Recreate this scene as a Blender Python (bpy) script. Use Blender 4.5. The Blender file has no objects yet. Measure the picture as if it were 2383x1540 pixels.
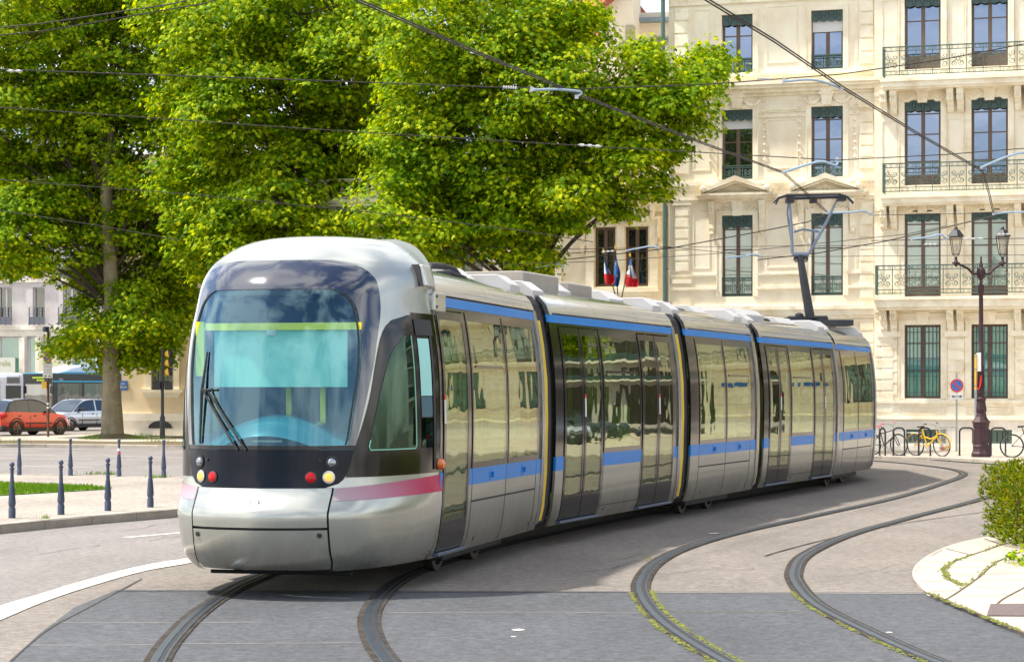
import bpy, math, random
import numpy as np
from mathutils import Vector, Matrix
R = math.radians
random.seed(7)
rng = np.random.default_rng(11)
sc = bpy.context.scene
COL = sc.collection
# ---------------------------------------------------------------- camera model (pixels of a 2383 x 1540 view)
FPX, CXP, HYP, CAMH = 5100.0, 1191.5, 913.0, 1.85
def wp(px, py, Y):
    return ((px - CXP) * Y / FPX, Y, CAMH - (py - HYP) * Y / FPX)
def gp(px, py, z=0.0):
    Y = FPX * (CAMH - z) / (py - HYP)
    return ((px - CXP) * Y / FPX, Y, z)
cam = bpy.data.cameras.new('camera'); camo = bpy.data.objects.new('camera', cam); COL.objects.link(camo)
camo.location = (0, 0, CAMH); camo.rotation_euler = (R(90), 0, 0)
cam.sensor_width = 36; cam.lens = FPX / 2383 * 36; cam.shift_y = (HYP - 770) / 2383
cam.clip_start = 0.1; cam.clip_end = 3000
sc.camera = camo
# ---------------------------------------------------------------- node helpers
def newmat(name):
    m = bpy.data.materials.new(name); m.use_nodes = True
    nt = m.node_tree; b = nt.nodes['Principled BSDF']
    return m, nt, b
def node(nt, t, **kw):
    n = nt.nodes.new(t)
    for k, v in kw.items():
        if k.startswith('i_'):
            n.inputs[int(k[2:])].default_value = v
        else:
            setattr(n, k, v)
    return n
def ramp(nt, src, stops):
    r = nt.nodes.new('ShaderNodeValToRGB')
    e = r.color_ramp.elements
    while len(e) < len(stops): e.new(0.5)
    for k, (p, c) in enumerate(stops):
        e[k].position = p; e[k].color = tuple(c) + (1,) if len(c) == 3 else c
    nt.links.new(src, r.inputs[0]); return r
def noise(nt, scale, detail=4, rough=.6, coord='Object', stretch=None, dist=0):
    tc = nt.nodes.new('ShaderNodeTexCoord'); out = tc.outputs[coord]
    if stretch:
        mp = nt.nodes.new('ShaderNodeMapping'); mp.inputs['Scale'].default_value = stretch
        nt.links.new(out, mp.inputs[0]); out = mp.outputs[0]
    n = nt.nodes.new('ShaderNodeTexNoise'); n.inputs['Scale'].default_value = scale
    n.inputs['Detail'].default_value = detail; n.inputs['Roughness'].default_value = rough
    n.inputs['Distortion'].default_value = dist
    nt.links.new(out, n.inputs['Vector']); return n
def bump(nt, b, src, strength, dist=0.02):
    bp = nt.nodes.new('ShaderNodeBump'); bp.inputs['Strength'].default_value = strength
    bp.inputs['Distance'].default_value = dist
    nt.links.new(src, bp.inputs['Height']); nt.links.new(bp.outputs[0], b.inputs['Normal'])
def mul(c, k): return tuple(min(1, x * k) for x in c[:3])
def mat(name, c, rough=.5, metal=0, var=.12, scale=3, bmp=0, bscale=None, coat=0, spec=.5, streak=None, stain=None, stain_scale=.6, em=0):
    m, nt, b = newmat(name)
    b.inputs['Roughness'].default_value = rough; b.inputs['Metallic'].default_value = metal
    b.inputs['Specular IOR Level'].default_value = spec
    b.inputs['Coat Weight'].default_value = coat; b.inputs['Coat Roughness'].default_value = .04
    col = None
    if var:
        n = noise(nt, scale, 5, .65, stretch=streak)
        r = ramp(nt, n.outputs[0], [(.3, mul(c, 1 - var)), (.7, mul(c, 1 + var))]); col = r.outputs[0]
        if stain:
            n2 = noise(nt, stain_scale, 6, .7, dist=.6)
            r2 = ramp(nt, n2.outputs[0], [(.45, (0, 0, 0)), (.72, (1, 1, 1))])
            mx = nt.nodes.new('ShaderNodeMix'); mx.data_type = 'RGBA'
            nt.links.new(r2.outputs[0], mx.inputs[0]); nt.links.new(col, mx.inputs[6]); mx.inputs[7].default_value = tuple(stain) + (1,)
            col = mx.outputs[2]
        nt.links.new(col, b.inputs['Base Color'])
    else:
        b.inputs['Base Color'].default_value = tuple(c) + (1,)
    if bmp:
        nb = noise(nt, bscale or scale * 8, 4, .6); bump(nt, b, nb.outputs[0], bmp)
    if em:
        b.inputs['Emission Color'].default_value = tuple(c) + (1,); b.inputs['Emission Strength'].default_value = em
    return m
# ---------------------------------------------------------------- mesh builder
class MB:
    def __init__(s): s.v = []; s.f = []; s.m = []; s.cm = 0
    def mat(s, i): s.cm = i; return s
    def add(s, vs, fs):
        o = len(s.v); s.v += [tuple(p) for p in vs]
        for f in fs: s.f.append(tuple(i + o for i in f)); s.m.append(s.cm)
        return s
    def quad(s, a, b, c, d): return s.add([a, b, c, d], [(0, 1, 2, 3)])
    def poly(s, pts): return s.add(pts, [tuple(range(len(pts)))])
    def box(s, x0, x1, y0, y1, z0, z1, M=None):
        p = [(x, y, z) for z in (z0, z1) for y in (y0, y1) for x in (x0, x1)]
        if M is not None: p = [tuple(M @ Vector(q)) for q in p]
        return s.add(p, [(0, 2, 3, 1), (4, 5, 7, 6), (0, 1, 5, 4), (2, 6, 7, 3), (0, 4, 6, 2), (1, 3, 7, 5)])
    def cbox(s, c, d, rz=0, M=None):
        M2 = Matrix.Translation(c) @ Matrix.Rotation(rz, 4, 'Z')
        if M is not None: M2 = M @ M2
        return s.box(-d[0] / 2, d[0] / 2, -d[1] / 2, d[1] / 2, -d[2] / 2, d[2] / 2, M2)
    def prism(s, pts, vec, M=None):
        n = len(pts); a = [Vector(p) for p in pts]; b = [p + Vector(vec) for p in a]
        vs = a + b
        if M is not None: vs = [M @ p for p in vs]
        return s.add(vs, [tuple(range(n))[::-1], tuple(range(n, 2 * n))] + [(i, (i + 1) % n, (i + 1) % n + n, i + n) for i in range(n)])
    def lathe(s, prof, n=12, M=None, c=(0, 0, 0), caps=True):
        vs = []; fs = []
        for r, z in prof:
            for k in range(n):
                a = 2 * math.pi * k / n; p = Vector((c[0] + r * math.cos(a), c[1] + r * math.sin(a), c[2] + z))
                vs.append(M @ p if M is not None else p)
        for i in range(len(prof) - 1):
            for k in range(n):
                k2 = (k + 1) % n; fs.append((i * n + k, i * n + k2, (i + 1) * n + k2, (i + 1) * n + k))
        if caps:
            fs.append(tuple(range(n))[::-1]); fs.append(tuple((len(prof) - 1) * n + k for k in range(n)))
        return s.add(vs, fs)
    def tube(s, pts, r, n=6, closed=False):
        P = [Vector(p) for p in pts]; m = len(P); vs = []; fs = []
        up = Vector((0, 0, 1)); prev = None
        for i, p in enumerate(P):
            if closed: t = P[(i + 1) % m] - P[i - 1]
            else: t = P[min(i + 1, m - 1)] - P[max(i - 1, 0)]
            if t.length < 1e-9: t = Vector((0, 0, 1))
            t.normalize()
            a = prev if prev is not None else (up if abs(t.z) < .9 else Vector((1, 0, 0)))
            x = a - t * a.dot(t)
            if x.length < 1e-6: x = t.orthogonal()
            x.normalize(); prev = x; y = t.cross(x)
            rr = r[i] if isinstance(r, (list, tuple)) else r
            for k in range(n):
                an = 2 * math.pi * k / n; vs.append(p + (x * math.cos(an) + y * math.sin(an)) * rr)
        for i in range(m if closed else m - 1):
            j = (i + 1) % m
            for k in range(n):
                k2 = (k + 1) % n; fs.append((i * n + k, i * n + k2, j * n + k2, j * n + k))
        if not closed: fs += [tuple(range(n))[::-1], tuple((m - 1) * n + k for k in range(n))]
        return s.add(vs, fs)
    def grid(s, rows):
        n = len(rows[0]); vs = [p for r in rows for p in r]; fs = []
        for i in range(len(rows) - 1):
            for k in range(n - 1): fs.append((i * n + k, i * n + k + 1, (i + 1) * n + k + 1, (i + 1) * n + k))
        return s.add(vs, fs)
    def build(s, name, mats, parent=None, smooth=False, bevel=0, loc=None, angle=40):
        me = bpy.data.meshes.new(name); me.from_pydata(s.v, [], s.f); me.validate(clean_customdata=False)
        if not isinstance(mats, (list, tuple)): mats = [mats]
        for m in mats: me.materials.append(m)
        if len(mats) > 1 and len(me.polygons) == len(s.m): me.polygons.foreach_set('material_index', s.m)
        if smooth:
            me.polygons.foreach_set('use_smooth', [True] * len(me.polygons))
            try: me.set_sharp_from_angle(angle=R(angle))
            except Exception: pass
        me.update()
        o = bpy.data.objects.new(name, me); COL.objects.link(o)
        if parent: o.parent = parent
        if loc: o.location = loc
        if bevel:
            b = o.modifiers.new('bevel', 'BEVEL'); b.width = bevel; b.segments = 2; b.limit_method = 'ANGLE'; b.angle_limit = R(30)
            w = o.modifiers.new('wn', 'WEIGHTED_NORMAL'); w.keep_sharp = True
        return o
def fix(o):
    import bmesh
    bm = bmesh.new(); bm.from_mesh(o.data); bmesh.ops.recalc_face_normals(bm, faces=bm.faces); bm.to_mesh(o.data); bm.free(); return o
def tag(o, label=None, cat=None, group=None, kind=None):
    if label: o['label'] = label
    if cat: o['category'] = cat
    if group: o['group'] = group
    if kind: o['kind'] = kind
    return o
def empty(name, loc=(0, 0, 0), rz=0, label=None, cat=None, group=None, kind=None, parent=None):
    o = bpy.data.objects.new(name, None); COL.objects.link(o); o.empty_display_size = .3
    o.location = loc; o.rotation_euler = (0, 0, rz)
    if parent: o.parent = parent
    return tag(o, label, cat, group, kind)
def copy_tree(o, parent=None, loc=None, rz=None, label=None):
    c = o.copy(); COL.objects.link(c)
    if parent: c.parent = parent
    if loc is not None: c.location = loc
    if rz is not None: c.rotation_euler = (0, 0, rz)
    if label: c['label'] = label
    for ch in list(o.children): copy_tree(ch, c)
    return c
def text(body, name, size, m, parent, loc, rot, ext=.002, align='CENTER'):
    cu = bpy.data.curves.new(name, 'FONT'); cu.body = body; cu.size = size; cu.extrude = ext
    cu.align_x = align; cu.align_y = 'CENTER'; cu.materials.append(m)
    t = bpy.data.objects.new(name + '_font', cu); COL.objects.link(t)
    me = bpy.data.meshes.new_from_object(t.evaluated_get(bpy.context.evaluated_depsgraph_get())); bpy.data.objects.remove(t)
    o = bpy.data.objects.new(name, me); COL.objects.link(o); o.parent = parent; o.location = loc; o.rotation_euler = rot
    return o
def smoothline(pts, n=8):
    P = [Vector(p) for p in pts]; out = []
    for i in range(len(P) - 1):
        p0 = P[max(i - 1, 0)]; p1 = P[i]; p2 = P[i + 1]; p3 = P[min(i + 2, len(P) - 1)]
        for k in range(n):
            t = k / n
            out.append(.5 * ((2 * p1) + (p2 - p0) * t + (2 * p0 - 5 * p1 + 4 * p2 - p3) * t * t + (3 * p1 - p0 - 3 * p2 + p3) * t ** 3))
    out.append(P[-1]); return out
def interp(tab):
    xs = np.array([a for a, b in tab], float); ys = np.array([b for a, b in tab], float)
    h = np.diff(xs); d = np.diff(ys) / h; m = np.zeros(len(xs)); m[0] = d[0]; m[-1] = d[-1]
    for i in range(1, len(xs) - 1):
        if d[i - 1] * d[i] > 0:
            w1 = 2 * h[i] + h[i - 1]; w2 = h[i] + 2 * h[i - 1]; m[i] = (w1 + w2) / (w1 / d[i - 1] + w2 / d[i])
    def f(x):
        if x <= xs[0]: return float(ys[0])
        if x >= xs[-1]: return float(ys[-1])
        i = int(np.searchsorted(xs, x)) - 1; i = max(0, min(i, len(h) - 1)); t = (x - xs[i]) / h[i]
        return float((2 * t**3 - 3 * t**2 + 1) * ys[i] + (t**3 - 2 * t**2 + t) * h[i] * m[i] + (-2 * t**3 + 3 * t**2) * ys[i + 1] + (t**3 - t**2) * h[i] * m[i + 1])
    return f
# ---------------------------------------------------------------- world, sun
w = bpy.data.worlds.new('World'); sc.world = w; w.use_nodes = True
nt = w.node_tree; bg = nt.nodes['Background']
SUN_EL, SUN_AZ = 61, -94      # azimuth clockwise from +Y (the view direction)
sky = nt.nodes.new('ShaderNodeTexSky'); sky.sky_type = 'NISHITA'; sky.sun_disc = False
sky.sun_elevation = R(SUN_EL); sky.sun_rotation = R(SUN_AZ); sky.dust_density = 1.5; sky.air_density = 1.0
tc = nt.nodes.new('ShaderNodeTexCoord')
mp = nt.nodes.new('ShaderNodeMapping'); mp.inputs['Scale'].default_value = (1, 1, 2.2)
nt.links.new(tc.outputs['Generated'], mp.inputs[0])
cn = nt.nodes.new('ShaderNodeTexNoise'); cn.inputs['Scale'].default_value = 2.3; cn.inputs['Detail'].default_value = 9; cn.inputs['Roughness'].default_value = .58; cn.inputs['Distortion'].default_value = .25
nt.links.new(mp.outputs[0], cn.inputs['Vector'])
cr = ramp(nt, cn.outputs[0], [(.43, (0, 0, 0)), (.60, (1, 1, 1))])
mx = nt.nodes.new('ShaderNodeMix'); mx.data_type = 'RGBA'
nt.links.new(cr.outputs[0], mx.inputs[0]); nt.links.new(sky.outputs[0], mx.inputs[6]); mx.inputs[7].default_value = (10.5, 10.4, 10.2, 1)
nt.links.new(mx.outputs[2], bg.inputs[0]); bg.inputs[1].default_value = 0.15
sun = bpy.data.lights.new('sun', 'SUN'); sun.energy = 4.9; sun.angle = R(2.5); sun.color = (1, .94, .84)
suno = bpy.data.objects.new('sun', sun); COL.objects.link(suno)
sd = Vector((math.sin(R(SUN_AZ)) * math.cos(R(SUN_EL)), math.cos(R(SUN_AZ)) * math.cos(R(SUN_EL)), math.sin(R(SUN_EL))))
suno.rotation_euler = sd.to_track_quat('Z', 'Y').to_euler(); suno.location = (0, 0, 60)
sc.view_settings.view_transform = 'Standard'; sc.view_settings.look = 'None'; sc.view_settings.exposure = 0.50; sc.view_settings.gamma = 1
sc.cycles.use_denoising = True; sc.cycles.max_bounces = 10; sc.cycles.transparent_max_bounces = 24; sc.cycles.sample_clamp_indirect = 8
# ---------------------------------------------------------------- materials
M = {}
def asphalt(name, c, speck=.35, patch=.12):
    m, nt, b = newmat(name); b.inputs['Roughness'].default_value = .82
    n1 = noise(nt, 9, 9, .97); r1 = ramp(nt, n1.outputs[0], [(.41, mul(c, 1 - speck)), (.5, c), (.59, mul(c, 1 + speck * 1.3))])
    n2 = noise(nt, .5, 6, .65, stretch=(1, .45, 1)); r2 = ramp(nt, n2.outputs[0], [(.3, (1 - patch,) * 3), (.7, (1 + patch,) * 3)])
    mx = nt.nodes.new('ShaderNodeMix'); mx.data_type = 'RGBA'; mx.blend_type = 'MULTIPLY'; mx.inputs[0].default_value = 1
    nt.links.new(r1.outputs[0], mx.inputs[6]); nt.links.new(r2.outputs[0], mx.inputs[7])
    n3 = noise(nt, 16, 5, .75); r3 = ramp(nt, n3.outputs[0], [(.62, (1, 1, 1)), (.74, (.78, .76, .73))])
    mx2 = nt.nodes.new('ShaderNodeMix'); mx2.data_type = 'RGBA'; mx2.blend_type = 'MULTIPLY'; mx2.inputs[0].default_value = 1
    nt.links.new(mx.outputs[2], mx2.inputs[6]); nt.links.new(r3.outputs[0], mx2.inputs[7])
    nt.links.new(mx2.outputs[2], b.inputs['Base Color']); bump(nt, b, n1.outputs[0], .5, .01)
    return m
M['asph'] = asphalt('warm_asphalt', (.185, .16, .138), .42, .2)
M['asph_left'] = asphalt('grey_asphalt', (.20, .18, .172), .36, .18)
M['asph_dark'] = asphalt('dark_asphalt', (.068, .071, .079), .5, .25)
M['pave'] = asphalt('pavement_grit', (.31, .27, .23), .4, .2)
M['walk'] = asphalt('footway', (.44, .38, .31), .15, .2)
M['soil'] = mat('soil', (.12, .09, .045), .95, var=.4, scale=6, bmp=.6)
M['white_paint'] = mat('road_paint', (.66, .62, .55), .8, var=.14, scale=4, stain=(.42, .38, .33), stain_scale=3)
M['kerb'] = mat('kerb_stone', (.36, .32, .27), .85, var=.18, scale=3, bmp=.3)
M['slab'] = mat('pale_slab', (.46, .40, .33), .85, var=.12, scale=2, bmp=.25, stain=(.40, .36, .29), stain_scale=1.6)
M['moss'] = mat('moss', (.17, .19, .03), .95, var=.5, scale=9, bmp=.8)
M['rail'] = mat('rail_steel', (.055, .072, .095), .38, .6, var=.2, scale=5)
M['rail_dark'] = mat('rail_groove', (.018, .018, .02), .7, var=.3, scale=8)
M['joint'] = mat('rail_sealant', (.055, .047, .04), .95, var=.5, scale=5, bmp=.3, spec=.1)
M['crack'] = mat('tar_joint', (.045, .042, .04), .8, var=.3)
M['lawn'] = mat('lawn', (.10, .20, .015), .9, var=.45, scale=3, bmp=.6, bscale=60)
M['iron_cover'] = mat('cast_iron', (.16, .12, .11), .6, .4, var=.3, scale=20, bmp=.6, bscale=40)
# tram
def silver(name, c, metal=.75, rough=.33, dirt=.18, flake=.05, wav=.04):
    m, nt, b = newmat(name); b.inputs['Metallic'].default_value = metal; b.inputs['Roughness'].default_value = rough
    b.inputs['Coat Weight'].default_value = .6; b.inputs['Coat Roughness'].default_value = .08
    n = noise(nt, 1.1, 5, .6); r = ramp(nt, n.outputs[0], [(.3, mul(c, 1 - flake)), (.7, c)])
    tc = nt.nodes.new('ShaderNodeTexCoord'); sp = nt.nodes.new('ShaderNodeSeparateXYZ'); nt.links.new(tc.outputs['Object'], sp.inputs[0])
    # road grime thrown up on the lowest edge of the skirts
    mr = nt.nodes.new('ShaderNodeMapRange'); mr.inputs[1].default_value = .95; mr.inputs[2].default_value = .25; mr.inputs[3].default_value = 0; mr.inputs[4].default_value = 1
    nt.links.new(sp.outputs[2], mr.inputs[0])
    n2 = noise(nt, 3, 5, .7, stretch=(1, 1, .3)); ml = nt.nodes.new('ShaderNodeMath'); ml.operation = 'MULTIPLY'
    nt.links.new(mr.outputs[0], ml.inputs[0]); nt.links.new(n2.outputs[0], ml.inputs[1])
    ml2 = nt.nodes.new('ShaderNodeMath'); ml2.operation = 'MULTIPLY'; ml2.inputs[1].default_value = dirt * 8; ml2.use_clamp = True; nt.links.new(ml.outputs[0], ml2.inputs[0])
    mx = nt.nodes.new('ShaderNodeMix'); mx.data_type = 'RGBA'; mx.inputs[7].default_value = (.13, .10, .055, 1)
    nt.links.new(ml2.outputs[0], mx.inputs[0]); nt.links.new(r.outputs[0], mx.inputs[6]); nt.links.new(mx.outputs[2], b.inputs['Base Color'])
    n4 = noise(nt, 2.2, 3, .5); bump(nt, b, n4.outputs[0], wav, .01)
    return m
M['silver'] = silver('silver_paint', (.33, .345, .31), .5, .36)
M['chrome'] = silver('polished_roof_panel', (.50, .53, .54), .92, .15, 0, .12, .45)
M['hood'] = silver('silver_hood', (.46, .48, .44), .6, .27, .12)
M['navy'] = mat('navy_gloss', (.012, .018, .04), .07, 0, var=0, coat=1, spec=.9)
M['black_gloss'] = mat('black_gloss', (.012, .010, .009), .10, 0, var=.2, scale=2, coat=0, spec=.38)
M['navy_low'] = mat('navy_panel', (.003, .005, .012), .15, 0, var=0, coat=.0, spec=.22)
M['black'] = mat('matt_black', (.02, .02, .022), .6, var=.2)
M['rubber'] = mat('rubber', (.03, .03, .032), .75, var=.2)
M['blue'] = mat('blue_stripe', (.006, .19, .58), .4, 0, var=.06, coat=.08, spec=.3)
m, nt, b = newmat('fading_pink_stripe'); M['pink'] = m
tc = nt.nodes.new('ShaderNodeTexCoord'); sp = nt.nodes.new('ShaderNodeSeparateXYZ'); nt.links.new(tc.outputs['Object'], sp.inputs[0])
mr = nt.nodes.new('ShaderNodeMapRange'); mr.inputs[1].default_value = .25; mr.inputs[2].default_value = 1.8; nt.links.new(sp.outputs[0], mr.inputs[0])
r = ramp(nt, mr.outputs[0], [(0, (.40, .33, .36)), (.45, (.42, .13, .21)), (.9, (.46, .006, .075))]); nt.links.new(r.outputs[0], b.inputs['Base Color'])
b.inputs['Roughness'].default_value = .4; b.inputs['Specular IOR Level'].default_value = .3; b.inputs['Coat Weight'].default_value = .08
M['yellow'] = mat('yellow_gaiter', (.62, .43, .01), .5, var=.15)
M['lime'] = mat('lime_trim', (.95, .80, .02), .45, var=.04)
M['white_box'] = mat('white_housing', (.46, .45, .45), .45, var=.08, scale=2, stain=(.45, .43, .40))
M['grey_box'] = mat('grey_housing', (.30, .27, .24), .5, var=.1)
M['steel'] = mat('stainless', (.5, .5, .5), .25, .9, var=.1, scale=4)
M['bluegrey'] = mat('blue_grey_step', (.10, .13, .2), .4, .4, var=.15)
M['wheel'] = mat('wheel_steel', (.12, .11, .10), .4, .7, var=.3)
M['red_lens'] = mat('red_lens', (.45, .003, .008), .2, var=0, coat=.15, spec=.3)
M['amber'] = mat('amber_lens', (.8, .16, .01), .12, var=0, coat=1)
M['clear_lens'] = mat('clear_lens', (.30, .33, .36), .12, .8, var=0, coat=1)
M['lamp_on'] = mat('warm_lit_lamp', (1, .42, .08), .4, var=0, em=.8, spec=.1)
M['teal_in'] = mat('cab_lining', (.05, .12, .16), .6, var=.1)
M['dash'] = mat('dashboard', (.03, .18, .27), .25, .1, var=.08, coat=.4)
M['blind'] = mat('pale_blind', (.34, .68, .64), .7, var=.05)
M['seat'] = mat('green_seat', (.30, .55, .10), .6, var=.15)
M['pole'] = mat('lime_pole', (.55, .60, .06), .35, var=.05)
M['saloon'] = mat('saloon_lining', (.30, .30, .27), .7, var=.08)
M['floorin'] = mat('saloon_floor', (.10, .09, .08), .7, var=.2)
def glass(name, tint, refl=.45, wav=.35, rough=.0, gcol=(1, .97, .9), wscale=1.3, trans=True, edge=.55):
    m, nt, b = newmat(name); nt.nodes.remove(b); out = nt.nodes['Material Output']
    gl = nt.nodes.new('ShaderNodeBsdfGlossy'); gl.inputs['Roughness'].default_value = rough; gl.inputs['Color'].default_value = tuple(gcol) + (1,)
    if trans: tr = nt.nodes.new('ShaderNodeBsdfTransparent')
    else: tr = nt.nodes.new('ShaderNodeBsdfDiffuse')
    tr.inputs[0].default_value = tuple(tint) + (1,)
    lw = nt.nodes.new('ShaderNodeLayerWeight'); lw.inputs[0].default_value = .5
    mr = nt.nodes.new('ShaderNodeMapRange'); mr.inputs[1].default_value = 0; mr.inputs[2].default_value = 1; mr.inputs[3].default_value = refl; mr.inputs[4].default_value = min(1, refl + edge)
    nt.links.new(lw.outputs['Facing'], mr.inputs[0])
    ms = nt.nodes.new('ShaderNodeMixShader'); nt.links.new(mr.outputs[0], ms.inputs[0]); nt.links.new(tr.outputs[0], ms.inputs[1]); nt.links.new(gl.outputs[0], ms.inputs[2])
    nt.links.new(ms.outputs[0], out.inputs[0])
    if wav:
        n = noise(nt, wscale, 2, .5, stretch=(1, 1, .8)); bp = nt.nodes.new('ShaderNodeBump'); bp.inputs['Strength'].default_value = wav; bp.inputs['Distance'].default_value = .02
        nt.links.new(n.outputs[0], bp.inputs['Height']); nt.links.new(bp.outputs[0], gl.inputs['Normal'])
    return m
M['win'] = glass('tram_window_glass', (.66, .80, .50), .16, .34, wscale=1.2, gcol=(.78, .79, .66), edge=.40)
M['door_glass'] = glass('tram_door_glass', (.58, .70, .44), .14, .32, wscale=1.3, gcol=(.74, .76, .64), edge=.38)
M['screen'] = glass('windscreen_glass', (.66, .90, .86), .11, .10, gcol=(.50, .80, 1), wscale=.5, edge=.3)
M['cabglass'] = glass('cab_side_glass', (.10, .24, .16), .10, .10, gcol=(.42, .62, .46), edge=.10)
M['car_glass'] = glass('car_glass', (.015, .022, .028), .05, .05, trans=False, edge=.25, gcol=(.75, .85, 1))
M['bus_glass'] = glass('bus_glass', (.30, .36, .36), .12, .05)
M['lantern'] = glass('lantern_glass', (.80, .78, .72), .1, .1)
# buildings
M['cream'] = mat('cream_stone', (.90, .82, .66), .85, var=.07, scale=2.0, streak=(1, 1, .3), bmp=.15, bscale=14, stain=(.76, .65, .47), stain_scale=.45)
M['cream2'] = mat('cream_trim', (.91, .84, .67), .8, var=.06, scale=3, bmp=.2, bscale=20, stain=(.70, .57, .38), stain_scale=1.1)
M['cream3'] = mat('sandstone', (.82, .73, .55), .85, var=.08, scale=1.2, stain=(.74, .62, .42), stain_scale=.6)
M['beige'] = mat('beige_render', (.82, .67, .46), .9, var=.07, scale=1.2, stain=(.76, .60, .38))
M['plinth'] = mat('pale_plinth', (.80, .75, .66), .85, var=.08, scale=2, stain=(.64, .58, .46), bmp=.15)
M['white_wall'] = mat('white_render', (.60, .57, .55), .85, var=.08, scale=2, stain=(.5, .44, .42), stain_scale=.5)
M['gable'] = mat('gable_render', (.78, .70, .58), .9, var=.06, scale=1.5)
M['quoin'] = mat('rough_quoin', (.36, .32, .22), .9, var=.25, scale=3, bmp=.5)
M['tile'] = mat('red_tiles', (.42, .12, .05), .8, var=.3, scale=8, bmp=.4)
M['zinc'] = mat('zinc', (.22, .28, .33), .4, .5, var=.15)
M['pipe'] = mat('green_downpipe', (.10, .17, .16), .5, .2, var=.15)
M['brown'] = mat('brown_joinery', (.13, .085, .06), .55, var=.12)
M['lambr'] = mat('green_lambrequin', (.045, .085, .08), .55, var=.15)
M['lambr_dark'] = mat('lambrequin_cutout', (.012, .03, .028), .7, var=.1)
M['railg'] = mat('green_ironwork', (.07, .13, .11), .5, .1, var=.15)
M['raild'] = mat('dark_ironwork', (.07, .07, .09), .5, .2, var=.15)
M['blindw'] = mat('white_roller_blind', (.62, .62, .62), .7, var=.05, streak=(1, 1, 20))
M['pane_sky'] = glass('window_pane', (.03, .035, .035), .46, .10, trans=False, gcol=(.58, .66, .86))
M['pane_cur'] = glass('curtained_pane', (.34, .42, .36), .20, .1, trans=False)
M['pane_teal'] = glass('teal_curtained_pane', (.12, .34, .27), .18, .1, trans=False)
M['pane_dark'] = glass('dark_pane', (.015, .02, .018), .14, .1, trans=False)
M['white_frame'] = mat('white_frame', (.66, .66, .66), .5, var=.04)
M['greybal'] = mat('grey_balcony', (.12, .13, .16), .5, var=.1)
M['gateg'] = mat('green_grille', (.08, .13, .10), .6, var=.1)
# street
M['bollard'] = mat('blue_grey_bollard', (.055, .072, .125), .42, .2, var=.12, scale=8, coat=.2)
M['lamp_iron'] = mat('oxblood_iron', (.05, .022, .028), .5, .2, var=.35, scale=6, bmp=.3)
M['dark_iron'] = mat('dark_iron', (.03, .032, .038), .45, .3, var=.2)
M['brown_pole'] = mat('brown_post', (.12, .06, .04), .6, .1, var=.25, scale=6)
M['galv'] = mat('galvanised', (.36, .37, .38), .45, .6, var=.15)
M['wire'] = mat('dark_wire', (.022, .014, .013), .6, .1, var=.1)
M['arm'] = mat('pale_blue_arm', (.30, .40, .50), .4, .3, var=.12)
M['insul'] = mat('insulator', (.5, .5, .5), .4, var=.1)
M['red'] = mat('sign_red', (.62, .02, .03), .35, var=.03)
M['sblue'] = mat('sign_blue', (.03, .14, .45), .35, var=.03)
M['white'] = mat('sign_white', (.7, .7, .7), .4, var=.03)
M['sblack'] = mat('sign_black', (.02, .02, .02), .5, var=.03)
M['syel'] = mat('signal_yellow', (.70, .42, .05), .5, var=.06)
M['bikey'] = mat('yellow_bike_paint', (.70, .42, .005), .3, var=.04, coat=.4)
M['bikep'] = mat('pink_tape', (.65, .08, .16), .6, var=.05)
M['tyre'] = mat('tyre', (.025, .025, .027), .8, var=.2)
M['plastic'] = glass('clear_bag', (.86, .86, .86), .12, .5, trans=True, wscale=9)
M['carred'] = mat('orange_red_paint', (.56, .04, .012), .25, .1, var=.03, coat=1)
M['carsil'] = mat('silver_car_paint', (.50, .54, .60), .25, .6, var=.03, coat=1)
M['cardark'] = mat('dark_car_paint', (.02, .025, .05), .25, .2, var=.03, coat=1)
M['buswhite'] = mat('bus_white', (.62, .66, .75), .35, var=.06, coat=.5)
M['buscyan'] = mat('bus_cyan', (.01, .36, .60), .3, var=.04, coat=.5)
M['busdark'] = mat('bus_dark', (.015, .02, .028), .2, var=.1, coat=.6)
M['skin'] = mat('skin', (.38, .20, .13), .6, var=.06)
M['hair'] = mat('hair', (.015, .012, .01), .7, var=.2)
M['shirt_b'] = mat('blue_shirt', (.03, .28, .60), .8, var=.08)
M['shirt_w'] = mat('patterned_shirt', (.30, .26, .26), .8, var=.5, scale=18)
M['bark'] = mat('plane_bark', (.20, .17, .11), .9, var=.25, scale=3, bmp=.4, streak=(1, 1, .35), stain=(.30, .27, .17), stain_scale=2.5)
M['twig'] = mat('twig_bark', (.06, .045, .03), .9, var=.3)
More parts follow.
